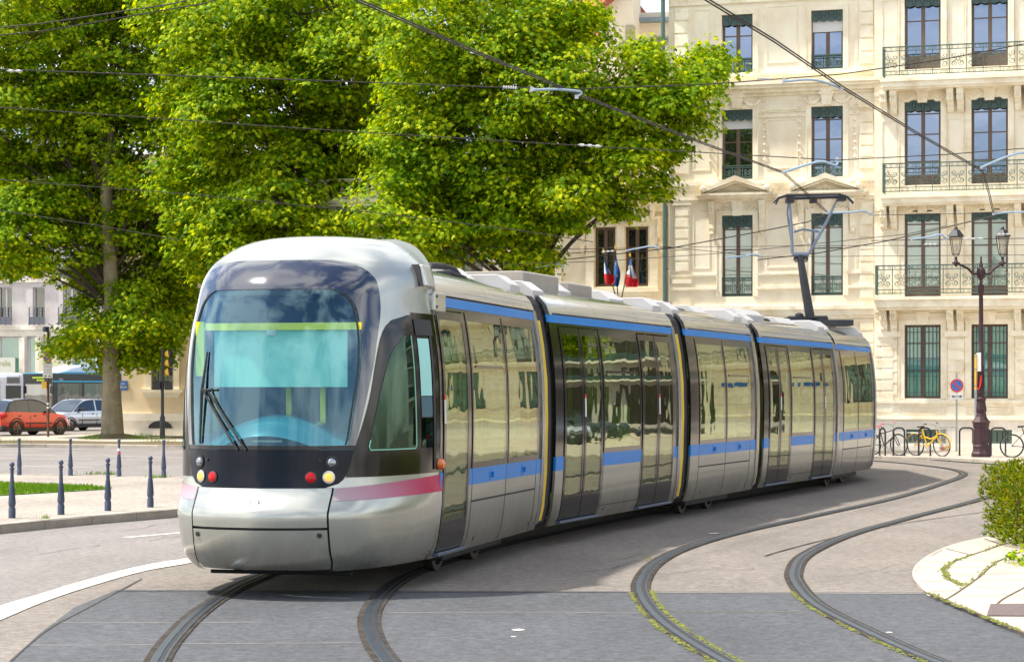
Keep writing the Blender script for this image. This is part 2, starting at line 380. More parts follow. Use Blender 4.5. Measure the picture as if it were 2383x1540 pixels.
def leafmat(name, stops, trans=.45, ty=(1.25, 1.15, .5)):
    m, nt, b = newmat(name); out = nt.nodes['Material Output']
    g = nt.nodes.new('ShaderNodeNewGeometry'); r = ramp(nt, g.outputs['Random Per Island'], stops)
    n0 = noise(nt, .55, 3, .6); r0_ = ramp(nt, n0.outputs[0], [(.3, (.62, .78, .7)), (.7, (1.12, 1.05, 1))]); mq = nt.nodes.new('ShaderNodeMix'); mq.data_type = 'RGBA'; mq.blend_type = 'MULTIPLY'; mq.inputs[0].default_value = 1
    nt.links.new(r.outputs[0], mq.inputs[6]); nt.links.new(r0_.outputs[0], mq.inputs[7])
    class _o: outputs = [mq.outputs[2]]
    r = _o
    nt.links.new(r.outputs[0], b.inputs['Base Color']); b.inputs['Roughness'].default_value = .55; b.inputs['Specular IOR Level'].default_value = .12
    t = nt.nodes.new('ShaderNodeBsdfTranslucent')
    mx = nt.nodes.new('ShaderNodeMix'); mx.data_type = 'RGBA'; mx.blend_type = 'MULTIPLY'; mx.inputs[0].default_value = 1; mx.inputs[7].default_value = ty + (1,)
    nt.links.new(r.outputs[0], mx.inputs[6]); nt.links.new(mx.outputs[2], t.inputs[0])
    ms = nt.nodes.new('ShaderNodeMixShader'); ms.inputs[0].default_value = trans
    nt.links.new(b.outputs[0], ms.inputs[1]); nt.links.new(t.outputs[0], ms.inputs[2]); nt.links.new(ms.outputs[0], out.inputs[0])
    return m
M['leaf'] = leafmat('plane_leaves', [(0, (.06, .14, .002)), (.35, (.16, .29, .003)), (.7, (.33, .45, .005)), (1, (.56, .62, .012))], .45, (1.75, 1.45, .3))
M['hedge'] = leafmat('hedge_needles', [(0, (.02, .06, .002)), (.4, (.11, .20, .003)), (.82, (.38, .44, .008)), (1, (.26, .10, .016))], .35, (1.6, 1.4, .4))
M['grassb'] = leafmat('grass_blades', [(0, (.07, .16, .008)), (1, (.22, .36, .02))], .35)
# ---------------------------------------------------------------- ground, roads, rails
def sheet(name, pts, z, m, cell=None):
    mb = MB(); mb.poly([(p[0], p[1], z) for p in pts]); o = fix(mb.build(name, m)); tag(o, kind='structure')
    if o.data.polygons[0].normal.z < 0: o.data.flip_normals()
    return o
def G2(l, z=0): return [gp(a, b, z) for a, b in l]
sheet('ground', [(-1500, -300), (1500, -300), (1500, 2200), (-1500, 2200)], 0, M['asph'])
band_out = [(470, 1288), (440, 1296), (330, 1315), (200, 1348), (100, 1378), (0, 1408), (-150, 1460), (-300, 1520)]
band_in = [(470, 1301), (440, 1309), (330, 1329), (200, 1366), (100, 1400), (0, 1442), (-150, 1510), (-300, 1600)]
lo = G2(band_out)
# far continuation of the carriageway round behind the tram
far = [(-2.0, 27.5), (-.6, 33), (2.0, 41), (3.2, 52), (2.5, 64), (-2, 72.5), (-60, 96), (-120, 96), (-120, 8), (-12, 8)]
sheet('road', [p[:2] for p in reversed(lo)] + far[:], .004, M['asph_left'])
mb = MB()
a = smoothline(G2(band_out, .008), 6); b_ = smoothline(G2(band_in, .008), 6)
mb.grid([a, b_]); tag(mb.build('road_marking', M['white_paint']), kind='structure')
# dark asphalt crossing patch at the front
sheet('road_patch', G2([(272, 1372), (700, 1374), (1500, 1376), (2160, 1379), (2240, 1412), (2300, 1436), (2383, 1471), (2700, 1640), (2900, 1800), (-260, 1800), (-110, 1660), (22, 1540), (92, 1474), (172, 1414)]), .0045, M['asph_dark'])
# thin joints across the patch, and road lines
def strip(name, l, wd, m, z=.009, n=6, parent=None):
    P = smoothline(G2(l, z), n); L = []; Rr = []
    for i, p in enumerate(P):
        t = (P[min(i + 1, len(P) - 1)] - P[max(i - 1, 0)]).normalized(); q = Vector((-t.y, t.x, 0)) * wd / 2 * (1 + .15 * math.sin(i * 1.7))
        L.append(p + q); Rr.append(p - q)
    mb = MB(); mb.grid([L, Rr]); o = fix(mb.build(name, m)); tag(o, kind='structure'); return o
strip('road_joint', [(268, 1374), (700, 1376), (1040, 1376), (1490, 1377)], .035, M['crack'])
strip('road_joint', [(1500, 1377), (2160, 1380)], .03, M['kerb'])
strip('road_joint', [(125, 1447), (400, 1448), (612, 1446)], .014, M['kerb'])
strip('road_joint', [(70, 1500), (370, 1499)], .012, M['kerb'])
strip('road_joint', [(385, 1497), (700, 1495), (860, 1494)], .012, M['kerb'])
strip('road_joint', [(900, 1424), (1250, 1423), (1500, 1425)], .014, M['kerb'])
strip('road_joint', [(1545, 1421), (1870, 1422)], .015, M['moss'])
strip('road_joint', [(25, 1536), (110, 1464), (200, 1415), (330, 1345)], .018, M['crack'])
strip('road_crack', [(1780, 1292), (1850, 1272), (1960, 1245), (2110, 1215), (2290, 1190)], .03, M['crack'])
for i in range(16):   # tar repairs and hairline cracks
    x = random.uniform(950, 2200); y = random.uniform(1150, 1370); l = [(x, y)]
    for _ in range(5): l.append((l[-1][0] + random.uniform(15, 60), l[-1][1] + random.uniform(-9, 4)))
    strip('road_crack', l, random.uniform(.006, .014), M['crack'], n=3)
for i in range(10):
    x = random.uniform(0, 420); y = random.uniform(1225, 1380); l = [(x, y)]
    for _ in range(5): l.append((l[-1][0] + random.uniform(15, 60), l[-1][1] + random.uniform(-8, 2)))
    strip('road_crack', l, random.uniform(.006, .012), M['crack'], n=3)
strip('road_crack', [(560, 1120), (1180, 1250)], .03, M['crack'])
for l in ([(290, 1250), (440, 1237)], [(0, 1049), (240, 1053)], [(0, 1066), (215, 1068)], [(30, 1083), (220, 1087)], [(-60, 1056), (130, 1058)], [(245, 1060), (640, 1070)]):
    strip('road_line', l, .11, M['white_paint'], .0085)
for (x, y, s) in ((1205, 1464, .06), (1912, 1415, .035), (2070, 1470, .03), (1660, 1240, .1), (1195, 1480, .03)):
    c = gp(x, y, .0095); k = MB(); n = 9
    k.poly([(c[0] + s * (.6 + .5 * random.random()) * math.cos(2 * math.pi * i / n), c[1] + s * 1.2 * (.6 + .5 * random.random()) * math.sin(2 * math.pi * i / n), .0095) for i in range(n)])
    tag(fix(k.build('paint_spot', M['white_paint'])), kind='structure')
# rails: railhead, groove, guard lip and the sealant trench around them
def rail(l, flip=1, pts=None):
    P = pts or smoothline([Vector(p) for p in G2(l)], 10)
    N = []
    for i, p in enumerate(P):
        t = (P[min(i + 1, len(P) - 1)] - P[max(i - 1, 0)]).normalized(); N.append(Vector((-t.y, t.x, 0)) * flip)
    def rib(mb, o0, o1, z0, z1):
        mb.grid([[p + n * o0 + Vector((0, 0, z0)) for p, n in zip(P, N)], [p + n * o1 + Vector((0, 0, z1)) for p, n in zip(P, N)]])
    mb = MB()
    mb.mat(1); rib(mb, -.105, .085, .0125, .0125)
    mb.mat(0); rib(mb, -.058, -.053, .013, .019); rib(mb, -.053, -.004, .019, .019); rib(mb, -.004, .001, .019, .0135)
    mb.mat(2); rib(mb, .0, .032, .0145, .0145)
    mb.mat(0); rib(mb, .032, .035, .0145, .018); rib(mb, .035, .050, .018, .018); rib(mb, .050, .053, .018, .013)
    o = mb.build('rail', [M['rail'], M['joint'], M['rail_dark']]); tag(o, kind='structure'); return P, N
RA = [(352, 1800), (340, 1640), (352, 1590), (370, 1540), (403, 1490), (462, 1430), (540, 1376), (600, 1347), (660, 1327)]
RB = [(1210, 1800), (1010, 1640), (952, 1590), (905, 1540), (872, 1490), (862, 1440), (884, 1395), (940, 1350), (1030, 1312), (1120, 1283), (1300, 1240), (1500, 1199), (1750, 1155), (1950, 1120)]
RC = [(2260, 1800), (1900, 1640), (1790, 1590), (1690, 1540), (1590, 1480), (1530, 1432), (1497, 1385), (1497, 1350), (1530, 1310), (1600, 1275), (1720, 1240), (1900, 1200), (2080, 1160), (2190, 1127), (2243, 1105), (2215, 1092), (2140, 1082), (2040, 1073), (1900, 1066)]
RD = [(3040, 1800), (2500, 1640), (2330, 1590), (2180, 1540), (2020, 1470), (1905, 1410), (1860, 1365), (1850, 1330), (1880, 1290), (1980, 1245), (2120, 1205), (2290, 1160), (2420, 1115), (2440, 1096), (2380, 1085), (2250, 1076), (2120, 1067), (1960, 1062)]
rail(RA, -1); rail(RB, -1)
# moss and weeds beside the rails
PC, NC = rail(RC, -1); PD, ND = rail(RD, -1)
def mossline(P, N, off, y0, y1, wd, name='moss'):
    k = MB()
    for p, n in zip(P, N):
        if y0 < p.y < y1:
            for j in range(26):
                if math.sin(p.y * 5 + off * 30) < -.75: continue
                c = p + n * (off + random.uniform(-wd, wd)) + Vector((random.uniform(-.012, .012), random.uniform(-.2, .2), 0)); s = random.uniform(.005, .011)
                k.add([(c.x - s, c.y - s, .0128), (c.x + s, c.y - s * .6, .0128), (c.x + s * .7, c.y + s, .0128), (c.x - s, c.y + s, .0128), (c.x, c.y, .0145 + random.random() * .003)], [(0, 1, 4), (1, 2, 4), (2, 3, 4), (3, 0, 4)])
    return tag(k.build(name, M['moss']), 'moss growing along the rail groove', 'moss', kind='stuff')
mossline(PC, NC, .088, 13, 20.4, .022); mossline(PC, NC, -.105, 13, 20, .018); mossline(PD, ND, -.10, 13, 20.4, .015); mossline(PD, ND, .09, 34, 41, .02)
mossline(PC, NC, -.17, 24, 24.6, .02)
# left traffic island with its kerb
ZI = .12
fr = smoothline(G2([(-500, 1272), (-250, 1244), (0, 1221), (200, 1202), (420, 1184), (560, 1168), (680, 1148)], ZI), 8)
rr = smoothline(G2([(-500, 1092), (-250, 1096), (0, 1102), (160, 1105), (280, 1107), (420, 1111), (560, 1120), (680, 1140)], ZI), 8)
mb = MB(); mb.poly([tuple(p) for p in fr] + [tuple(p) for p in reversed(rr)]); o = fix(mb.build('pavement_island', M['pave'])); tag(o, kind='structure')
if o.data.polygons[0].normal.z < 0: o.data.flip_normals()
def kerb(P, wd, h, side, seg=1.0, z0=0, name='kerb', gap=.012):
    # walk along P at even steps and drop stones
    k = MB(); L = [0]
    for i in range(1, len(P)): L.append(L[-1] + (P[i] - P[i - 1]).length)
    def at(s):
        i = min(max(int(np.searchsorted(L, s)) - 1, 0), len(P) - 2); t = (s - L[i]) / max(L[i + 1] - L[i], 1e-6); return P[i].lerp(P[i + 1], t)
    s = 0
    while s < L[-1] - .1:
        e = min(s + seg * random.uniform(.8, 1.15), L[-1]); a = at(s + gap / 2); b = at(e - gap / 2); t = (b - a).normalized(); n = Vector((-t.y, t.x, 0)) * side
        dz = random.uniform(-.004, .004); a0 = a.copy(); b0 = b.copy(); a0.z = b0.z = z0; hh = h + dz
        A = [a0, b0, b0 + n * wd, a0 + n * wd]; tp = [p + Vector((0, 0, hh)) for p in A]; c = .02
        tp2 = [tp[0] + n * c, tp[1] + n * c, tp[2], tp[3]]; lo_ = [A[0] + Vector((0, 0, hh - c)), A[1] + Vector((0, 0, hh - c))]
        k.add([A[0], A[1], lo_[1], lo_[0], tp2[1], tp2[0], tp2[2], tp2[3], A[2], A[3]], [(0, 1, 2, 3), (3, 2, 4, 5), (5, 4, 6, 7), (7, 6, 8, 9), (0, 3, 5, 7, 9), (1, 8, 6, 4, 2)])
        s = e
    return tag(k.build(name, M['kerb']), kind='structure')
kerb(fr, .26, ZI + .012, 1, 1.15)
kerb(rr, .18, ZI + .012, -1, 1.4)
# the lawn wedge
gl = G2([(-500, 1158), (-200, 1157), (0, 1152), (100, 1146), (200, 1140), (252, 1137), (262, 1135), (200, 1129), (100, 1126), (0, 1122), (-200, 1117), (-500, 1113)], ZI + .012)
mb = MB(); mb.poly(gl); o = fix(mb.build('lawn', M['lawn']));
if o.data.polygons[0].normal.z < 0: o.data.flip_normals()
tag(o, kind='structure')
def inside(pt, poly):
    x, y = pt; c = False; j = len(poly) - 1
    for i in range(len(poly)):
        if (poly[i][1] > y) != (poly[j][1] > y) and x < (poly[j][0] - poly[i][0]) * (y - poly[i][1]) / (poly[j][1] - poly[i][1]) + poly[i][0]: c = not c
        j = i
    return c
def blades(name, pts, h, wd, m, label=None, kind='stuff', parent=None):
    n = len(pts); P = np.array(pts, float); a = rng.uniform(0, math.pi * 2, n); hh = h * rng.uniform(.5, 1.2, n)
    d = np.stack([np.cos(a), np.sin(a), a * 0], 1) * wd / 2; lean = np.stack([rng.normal(0, .35, n), rng.normal(0, .35, n), a * 0 + 1], 1) * hh[:, None]
    V = np.concatenate([P - d, P + d, P + lean], 1).reshape(-1, 3)
    me = bpy.data.meshes.new(name); me.vertices.add(3 * n); me.vertices.foreach_set('co', V.ravel()); me.loops.add(3 * n); me.loops.foreach_set('vertex_index', np.arange(3 * n)); me.polygons.add(n)
    me.polygons.foreach_set('loop_start', np.arange(0, 3 * n, 3)); me.materials.append(m); me.update(calc_edges=True)
    o = bpy.data.objects.new(name, me); COL.objects.link(o)
    if parent: o.parent = parent
    elif kind: tag(o, label, 'grass', kind=kind)
    return o
pts = []
xs = [p[0] for p in gl]; ys = [p[1] for p in gl]
while len(pts) < 22000:
    q = (random.uniform(-14, max(xs)), random.uniform(min(ys), max(ys)))
    if inside(q, gl): pts.append((q[0], q[1], ZI + .012))
blades('grass', pts, .05, .02, M['grassb'], 'short bright green grass on the left island')
def tuft(px, py, z, s, n=60, h=.1, label=''):
    c = gp(px, py, z); pts = [(c[0] + random.gauss(0, s * .5), c[1] + random.gauss(0, s * .7), z) for _ in range(n)]
    o = blades('weed', pts, h, .012, M['grassb'], label)
tuft(105, 1208, ZI, .08, 40, .08, 'small weed at the foot of the nearest bollard')
tuft(225, 1103, ZI, .3, 90, .09, 'weeds on the rear edge of the island'); tuft(258, 1104, ZI, .15, 60, .09, 'small weeds on the rear edge of the island')
tuft(368, 1111, ZI, .2, 90, .1, 'weeds at the foot of the far bollard')
# far-left pavement under the tree
ZK = .12
kf = smoothline(G2([(-400, 1031), (0, 1033), (200, 1034), (420, 1037), (640, 1040), (900, 1044)], ZK), 6)
kr = G2([(-400, 1019), (0, 1017), (110, 1014), (200, 1011), (260, 1007)], ZK) 
pv = [tuple(p) for p in kf] + [(2.4, 88.2, ZK), (-7, 90.5, ZK), (-17.6, 93.2, ZK)] + list(reversed(kr))
mb = MB(); mb.poly(pv); o = fix(mb.build('pavement', M['walk'])); tag(o, kind='structure')
if o.data.polygons[0].normal.z < 0: o.data.flip_normals()
kerb([p.copy() for p in kf], .2, ZK + .012, 1, 2.0)
sheet('verge_soil', [(p.x, p.y + .22) for p in kf] + [(p.x, p.y + 5.2 + .7 * math.sin(p.x)) for p in reversed(kf)], ZK + .006, M['soil'])
# right pavement along the cream building
kf2 = smoothline([Vector(p) for p in G2([(1250, 1052), (1500, 1056), (1800, 1059), (2035, 1061), (2150, 1063), (2290, 1069), (2383, 1080), (2520, 1098), (2700, 1130), (3000, 1180)], .08)], 6)
back = [(4.2, 70.4), (12, 67.9), (24, 64.3), (34, 61.3)]
mb = MB(); mb.poly([tuple(p) for p in kf2] + [(24, 50, .08), (26, 60, .08)] + [(a, b, .08) for a, b in reversed(back[:3])]); o = fix(mb.build('pavement_far', M['walk'])); tag(o, kind='structure')
if o.data.polygons[0].normal.z < 0: o.data.flip_normals()
kerb([p.copy() for p in kf2], .3, .092, 1, 1.6)
# near right paved corner
ZP = .03
edge = smoothline([Vector(p) for p in G2([(2700, 1175), (2480, 1207), (2340, 1239), (2230, 1262), (2165, 1288), (2130, 1315), (2124, 1340), (2140, 1362), (2162, 1380), (2240, 1412), (2300, 1436), (2383, 1471), (2560, 1560), (2800, 1720)], ZP)], 8)
mb = MB(); mb.poly([tuple(p) for p in edge] + [(16, 11.5, ZP), (22, 12, ZP), (30, 36, ZP)]); o = fix(mb.build('paved_corner', M['slab'])); tag(o, kind='structure')
if o.data.polygons[0].normal.z < 0: o.data.flip_normals()
kerb([p.copy() for p in edge], .05, ZP + .002, 1, 1.2)
def joint(l, wd, m=None, n=6):
    return strip('slab_joint', l, wd * .7, m or M['soil'], ZP + .006, n)
joint([(2345, 1262), (2290, 1280), (2220, 1305), (2197, 1325), (2205, 1345), (2240, 1362)], .03)
joint([(2383, 1280), (2320, 1306), (2280, 1340), (2235, 1372), (2195, 1397)], .025)
joint([(2440, 1337), (2383, 1366), (2330, 1395), (2310, 1420)], .025)
joint([(2165, 1380), (2240, 1412), (2300, 1436), (2383, 1471), (2560, 1560)], .05)
for l in ([(2218, 1302), (2383, 1303)], [(2200, 1318), (2320, 1318)], [(2200, 1335), (2383, 1333)], [(2230, 1350), (2383, 1347)], [(2140, 1352), (2195, 1350)], [(2130, 1330), (2195, 1330)], [(2150, 1305), (2205, 1308)], [(2200, 1275), (2260, 1290)], [(2290, 1252), (2330, 1266)], [(2165, 1375), (2225, 1372)], [(2270, 1365), (2430, 1362)], [(2240, 1385), (2420, 1382)]):
    joint(l, .022, M['crack'])
mh = MB(); c = G2([(2305, 1404), (2460, 1402), (2440, 1432), (2296, 1431)], ZP + .008)
mh.poly(c); o = fix(mh.build('manhole_cover', M['iron_cover'])); tag(o, kind='structure')
# small moss on joints
k = MB()
for l in ([(2220, 1305), (2197, 1325), (2205, 1345), (2240, 1362)], [(2345, 1262), (2220, 1305)], [(2320, 1306), (2235, 1372)], [(2160, 1380), (2290, 1436)], [(2290, 1436), (2383, 1471)]):
    A = [Vector(gp(x, y, ZP)) for x, y in l]
    for a, b2 in zip(A, A[1:]):
        for j in range(45):
            c = a.lerp(b2, random.random()) + Vector((random.gauss(0, .02), random.gauss(0, .025), 0)); s = random.uniform(.006, .018)
            k.add([(c.x - s, c.y - s, ZP + .004), (c.x + s, c.y - s, ZP + .004), (c.x + s, c.y + s, ZP + .004), (c.x - s, c.y + s, ZP + .004), (c.x, c.y, ZP + .018)], [(0, 1, 4), (1, 2, 4), (2, 3, 4), (3, 0, 4)])
tag(k.build('moss', M['moss']), 'moss tufts in the joints of the pale slabs', 'moss', kind='stuff')
# ---------------------------------------------------------------- the tram
def frame(Sx, Sy, phi):
    """local +x runs back along the car, local -y is the camera side"""
    return (Sx, Sy, 0), R(90 - phi)
F0 = (-2.30, 19.35)
hwb = interp([(.24, 1.07), (.34, 1.115), (.5, 1.15), (.9, 1.185), (1.5, 1.2), (2.0, 1.19), (2.4, 1.15), (2.7, 1.10), (2.8, 1.08), (2.9, 1.04), (2.98, .98), (3.05, .88), (3.10, .76), (3.12, .62)])
tram = empty('tram', (F0[0], F0[1], 0), label='silver tram with blue stripes and a pink flash rounding the curve', cat='tram')
def side(mb, u0, u1, w0, w1, off=0, th=.02, sd=-1, nu=2, hw=hwb, du=0):
    """curved slab on the car side; sd=-1 is the camera side; du shears u with height"""
    n = max(1, int(math.ceil((w1 - w0) / .12))); ws = [w0 + (w1 - w0) * i / n for i in range(n + 1)]
    us = [u0 + (u1 - u0) * i / (nu - 1) for i in range(nu)]
    A = [[(u, sd * (hw(w) + off), w) for u in us] for w in ws]; B = [[(u, sd * (hw(w) + off - th), w) for u in us] for w in ws]
    if sd < 0: mb.grid(A); mb.grid([r[::-1] for r in B])
    else: mb.grid([r[::-1] for r in A]); mb.grid(B)
    for i in range(n):
        for k in (0, -1):
            q = [A[i][k], A[i + 1][k], B[i + 1][k], B[i][k]]
            mb.poly(q if (k == 0) == (sd < 0) else q[::-1])
    for i in (0, -1):
        for k in range(nu - 1):
            q = [A[i][k], B[i][k], B[i][k + 1], A[i][k + 1]]
            mb.poly(q if (i == 0) == (sd < 0) else q[::-1])
W0, W1, WB0, WB1, WR0 = .25, .915, 1.08, 2.66, 2.80
def carriage(name, L, doors, wins, lidw, u0=0, tram_end='both', fade=False, label=None, boxes=(), hopper=()):
    """doors: [(a,b,leaves)], wins: [(a,b)] along the car; returns the carriage object (its mesh is the body shell)"""
    body = MB()
    op = sorted([(a, b, 'd') for a, b, n in doors] + [(a, b, 'w') for a, b in wins])
    for sd in (-1, 1):
        # lower body (mat 0), blue band (1), black pillars (2), cant rail black (2), blue upper (1)
        segs = []; cur = u0
        for a, b, t in op:
            if t == 'd': segs.append((cur, a)); cur = b
        segs.append((cur, L))
        for a, b in segs:
            if b - a > .02:
                body.mat(0); side(body, a, b, W0, W1, 0, .03, sd); body.mat(1); side(body, a, b, W1, WB0, .002, .03, sd)
        body.mat(2); cur = u0
        for a, b, t in op:
            if a - cur > .02: side(body, cur, a, WB0, WB1, -.004, .03, sd)
            cur = b
        if L - cur > .02: side(body, cur, L, WB0, WB1, -.004, .03, sd)
        side(body, u0, L, WB1, 2.69, .0, .03, sd); body.mat(1); side(body, u0, L, 2.69, 2.785, .004, .03, sd); body.mat(2); side(body, u0, L, 2.785, 2.80, -.02, .03, sd)
        # sill below doors
        for a, b, n in doors:
            body.mat(0); side(body, a, b, W0, .30, 0, .03, sd)
        # interior lining of the roof edge
    body.mat(3); body.box(u0 + .02, L - .02, -.62, .62, 3.06, 3.10); body.box(u0 + .02, L - .02, -1.03, 1.03, 2.72, 2.75)
    body.mat(4); body.box(u0 + .02, L - .02, -1.08, 1.08, .34, .38)
    body.mat(5); body.box(u0 + .3, L - .1, -.85, .85, .22, .33)
    # end portals
    for ue in ([L - .03] if u0 > 1 else [u0 + .03, L - .03]):
        body.mat(2)
        for sd in (-1, 1): body.box(ue - .015, ue + .015, min(sd * .45, sd * 1.05), max(sd * .45, sd * 1.05), .38, 2.74)
    o = body.build(name, [M['silver'], M['blue'], M['black_gloss'], M['saloon'], M['floorin'], M['black']], None, smooth=True, angle=30)
    if label: o['label'] = label
    # polished roof side panels, three or so per side, as sub-parts
    n = max(2, round((L - u0) / 1.9)); cuts = [u0 + .12 + (L - u0 - .16) * i / n for i in range(n + 1)]
    for sd in (-1, 1):
        mb = MB()
        for i in range(n): side(mb, cuts[i] + .004, cuts[i + 1] - .004, WR0 + .005, 3.12, .012, .02, sd, nu=3)
        mb.build('roof_panel', M['chrome'], o, smooth=True, angle=30)
    # end mouldings: stainless ribs at the trailing edge, silver lip at the leading edge of the roof
    for sd in (-1, 1):
        mb = MB()
        for k in range(3): side(mb, L - .15 + k * .05, L - .15 + k * .05 + .035, .32, 2.8, .018, .03, sd)
        side(mb, L - .15, L - .015, .32, 2.8, .008, .03, sd); mb.build('end_moulding', M['steel'], o, smooth=True, angle=30)
        mb = MB(); side(mb, u0 + .0, u0 + .10, WR0 - .02, 3.12, .03, .05, sd); mb.build('roof_lip', M['chrome'], o, smooth=True, angle=30)
    for sd in (-1, 1):
        for a, b, nl in doors:
            for k in range(nl):
                c0 = a + (b - a) * k / nl + .012; c1 = a + (b - a) * (k + 1) / nl - .012
                d = MB(); d.mat(0); fw = .075
                side(d, c0, c0 + fw, .31, 2.645, .006, .02, sd); side(d, c1 - fw, c1, .31, 2.645, .006, .02, sd)
                side(d, c0 + fw, c1 - fw, .31, .60, .006, .02, sd); side(d, c0 + fw, c1 - fw, 2.56, 2.645, .006, .02, sd)
                d.mat(1); side(d, c0 + fw, c1 - fw, .60, 2.56, .003, .012, sd)
                if k == nl - 1 and sd < 0:
                    d.mat(2); side(d, c0 + .0, c0 + .05, 1.55, 1.78, .012, .006, sd); d.mat(3); side(d, c0, c0 + .05, 1.78, 1.83, .012, .006, sd)
                dm = d.build('door', [M['black_gloss'], M['door_glass'], M['white'], M['red']], o, smooth=True, angle=30)
            s = MB(); s.box(a, b, sd * 1.10 - .05, sd * 1.10 + .07 * (1 if sd > 0 else 1), .265, .30); s.build('door_step', M['bluegrey'], o, bevel=.008)
        for wi, (a, b) in enumerate(wins):
            d = MB(); d.mat(0); fw = .045
            side(d, a, a + fw, WB0, WB1, .004, .02, sd); side(d, b - fw, b, WB0, WB1, .004, .02, sd)
            side(d, a + fw, b - fw, WB0, 1.14, .004, .02, sd); side(d, a + fw, b - fw, 2.58, WB1, .004, .02, sd)
            if wi in hopper: side(d, a + .16, b - .16, 2.10, 2.13, .008, .02, sd)
            d.mat(1); side(d, a + fw, b - fw, 1.14, 2.58, .002, .012, sd, nu=3)
            d.build('window', [M['black_gloss'], M['win']], o, smooth=True, angle=30)
        # equipment flap: dark slot line under the windows, two vertical panel seams, latches
    if lidw:
        a, b = lidw; f = MB()
        side(f, a, b, .735, .755, .0015, .004)
        for u in (a, (a + b) / 2, b): side(f, u - .004, u + .004, W0 + .02, WB0, .003, .004)
        f2 = MB(); side(f2, a, b, .735, .755, .0015, .004, 1); f2.build('flap_gap', M['rubber'], o)
        f.build('flap_gap', M['rubber'], o)
        for u in (a + (b - a) * .27, a + (b - a) * .77):
            l = MB(); side(l, u - .06, u + .06, .93, 1.05, .006, .004); side(l, u + .01, u + .04, .96, 1.02, .03, .02); l.build('latch', M['blue'], o)
    else:
        f = MB(); a, b = wins[0]
        for u in (a, b): side(f, u - .004, u + .004, W0 + .01, WB0, .003, .004)
        side(f, a, b, .40, .408, .003, .004); f.build('panel_seam', M['rubber'], o)
    # saloon: poles, seats, each its own part
    pp = [(u, y) for a, b, nl in doors for u in (a - .05, b + .05) for y in (-.75, .75)] + [((a + b) / 2, y) for a, b in wins for y in (-.45, .45)]
    for u, y in pp: p = MB(); p.tube([(u, y, .38), (u, y, 2.72)], .018, 6); p.build('grab_pole', M['pole'], o)
    for a, b in wins:
        for u in (a + .35, b - .45):
            for y in (-.8, .8):
                s = MB(); s.box(u - .04, u + .04, y - .22, y + .22, .80, 1.62); s.box(u + .0401, u + .42, y - .22, y + .22, .78, .86); s.box(u + .1, u + .2, y - .05, y + .05, .38, .78); s.build('seat', M['seat'], o)
    for u in ((lidw[0] + .3, lidw[1] - .1) if lidw else (wins[0][0] + .2,)):
        hb = MB(); side(hb, u, u + .03, .33, .37, .003, .004); hb.build('jacking_hole', M['black'], o)
    for bx in boxes:
        add_box(o, *bx)
    return o
def add_box(o, u0, u1, hwid, w0, w1, m='white_box', ch=.12, nm='roof_box'):
    mb = MB(); sec = [(-hwid, w0), (-hwid, w1 - ch), (-hwid + ch * 1.4, w1), (hwid - ch * 1.4, w1), (hwid, w1 - ch), (hwid, w0)]
    mb.prism([(u0, y, z) for y, z in sec], (u1 - u0, 0, 0)); return fix(mb.build(nm, M[m], o, bevel=.012))
def place(o, S, E=None, phi=None, L=None):
    """S,E: camera-side body line start/end in world"""
    if E: phi = math.degrees(math.atan2(E[0] - S[0], E[1] - S[1]))
    a = R(phi); cx = S[0] - 1.2 * math.cos(a); cy = S[1] + 1.2 * math.sin(a)
    o.parent = tram; o.location = (cx - F0[0], cy - F0[1], 0); o.rotation_euler = (0, 0, R(90 - phi)); return phi
# --- leading cab carriage
L1 = 6.7
c1 = carriage('cab_carriage', L1, [(2.10, 3.14, 1)], [(3.26, 4.82), (4.86, 6.40)], (3.28, 6.30), u0=2.0, hopper=(0,),
              boxes=[(2.0, 2.75, .62, 3.05, 3.28), (3.1, 4.0, .5, 3.08, 3.19), (5.3, 6.0, .55, 3.05, 3.26), (6.15, 6.62, .93, 2.86, 3.21)])
c1.parent = tram; c1.rotation_euler = (0, 0, R(90 - 13))
N_ = dict(doors=[(.32, 1.95, 2), (3.82, 5.5, 2)], wins=[(2.0, 3.77)], lidw=None)
c2 = carriage('door_carriage', 5.87, N_['doors'], N_['wins'], None, hopper=(0,), boxes=[(-.05, .35, .93, 2.86, 3.19), (.5, 1.9, .62, 3.08, 3.34, 'grey_box', .02), (2.0, 2.5, .6, 3.08, 3.28), (2.55, 3.6, .55, 3.08, 3.30, 'grey_box', .02), (4.3, 5.0, .6, 3.05, 3.27), (5.35, 5.8, .93, 2.86, 3.21)])
place(c2, (.53, 26.15), (2.44, 31.7))
c3 = carriage('bogie_carriage', 4.3, [], [(.50, 2.12), (2.16, 3.85)], (.5, 3.75), hopper=(1,), boxes=[(-.05, .35, .93, 2.86, 3.19), (.4, 1.2, .6, 3.06, 3.25), (1.4, 2.3, .5, 3.08, 3.17, 'black', .03), (2.6, 3.3, .6, 3.05, 3.24), (3.75, 4.22, .93, 2.86, 3.21)])
place(c3, (2.63, 32.15), (4.07, 36.2))
c4 = carriage('door_carriage', 5.40, [(.32, 1.78, 2), (3.50, 5.05, 2)], [(1.83, 3.45)], None, hopper=(0,), boxes=[(-.05, .35, .93, 2.86, 3.19), (.5, 2.1, .62, 3.06, 3.30, 'white_box', .1), (2.3, 3.0, .5, 3.08, 3.2, 'black', .04), (3.4, 4.6, .6, 3.05, 3.24), (4.9, 5.34, .93, 2.86, 3.21)])
place(c4, (4.24, 36.8), (6.23, 41.8))
c5 = carriage('bogie_carriage', 3.93, [], [(.42, 1.95), (1.99, 3.55)], (.42, 3.5), boxes=[(-.05, .35, .93, 2.86, 3.19), (.9, 1.9, .6, 3.06, 3.28), (3.45, 3.88, .93, 2.86, 3.21)])
place(c5, (6.32, 42.25), (7.63, 45.95))
c6 = carriage('door_carriage', 5.87, N_['doors'], N_['wins'], None)
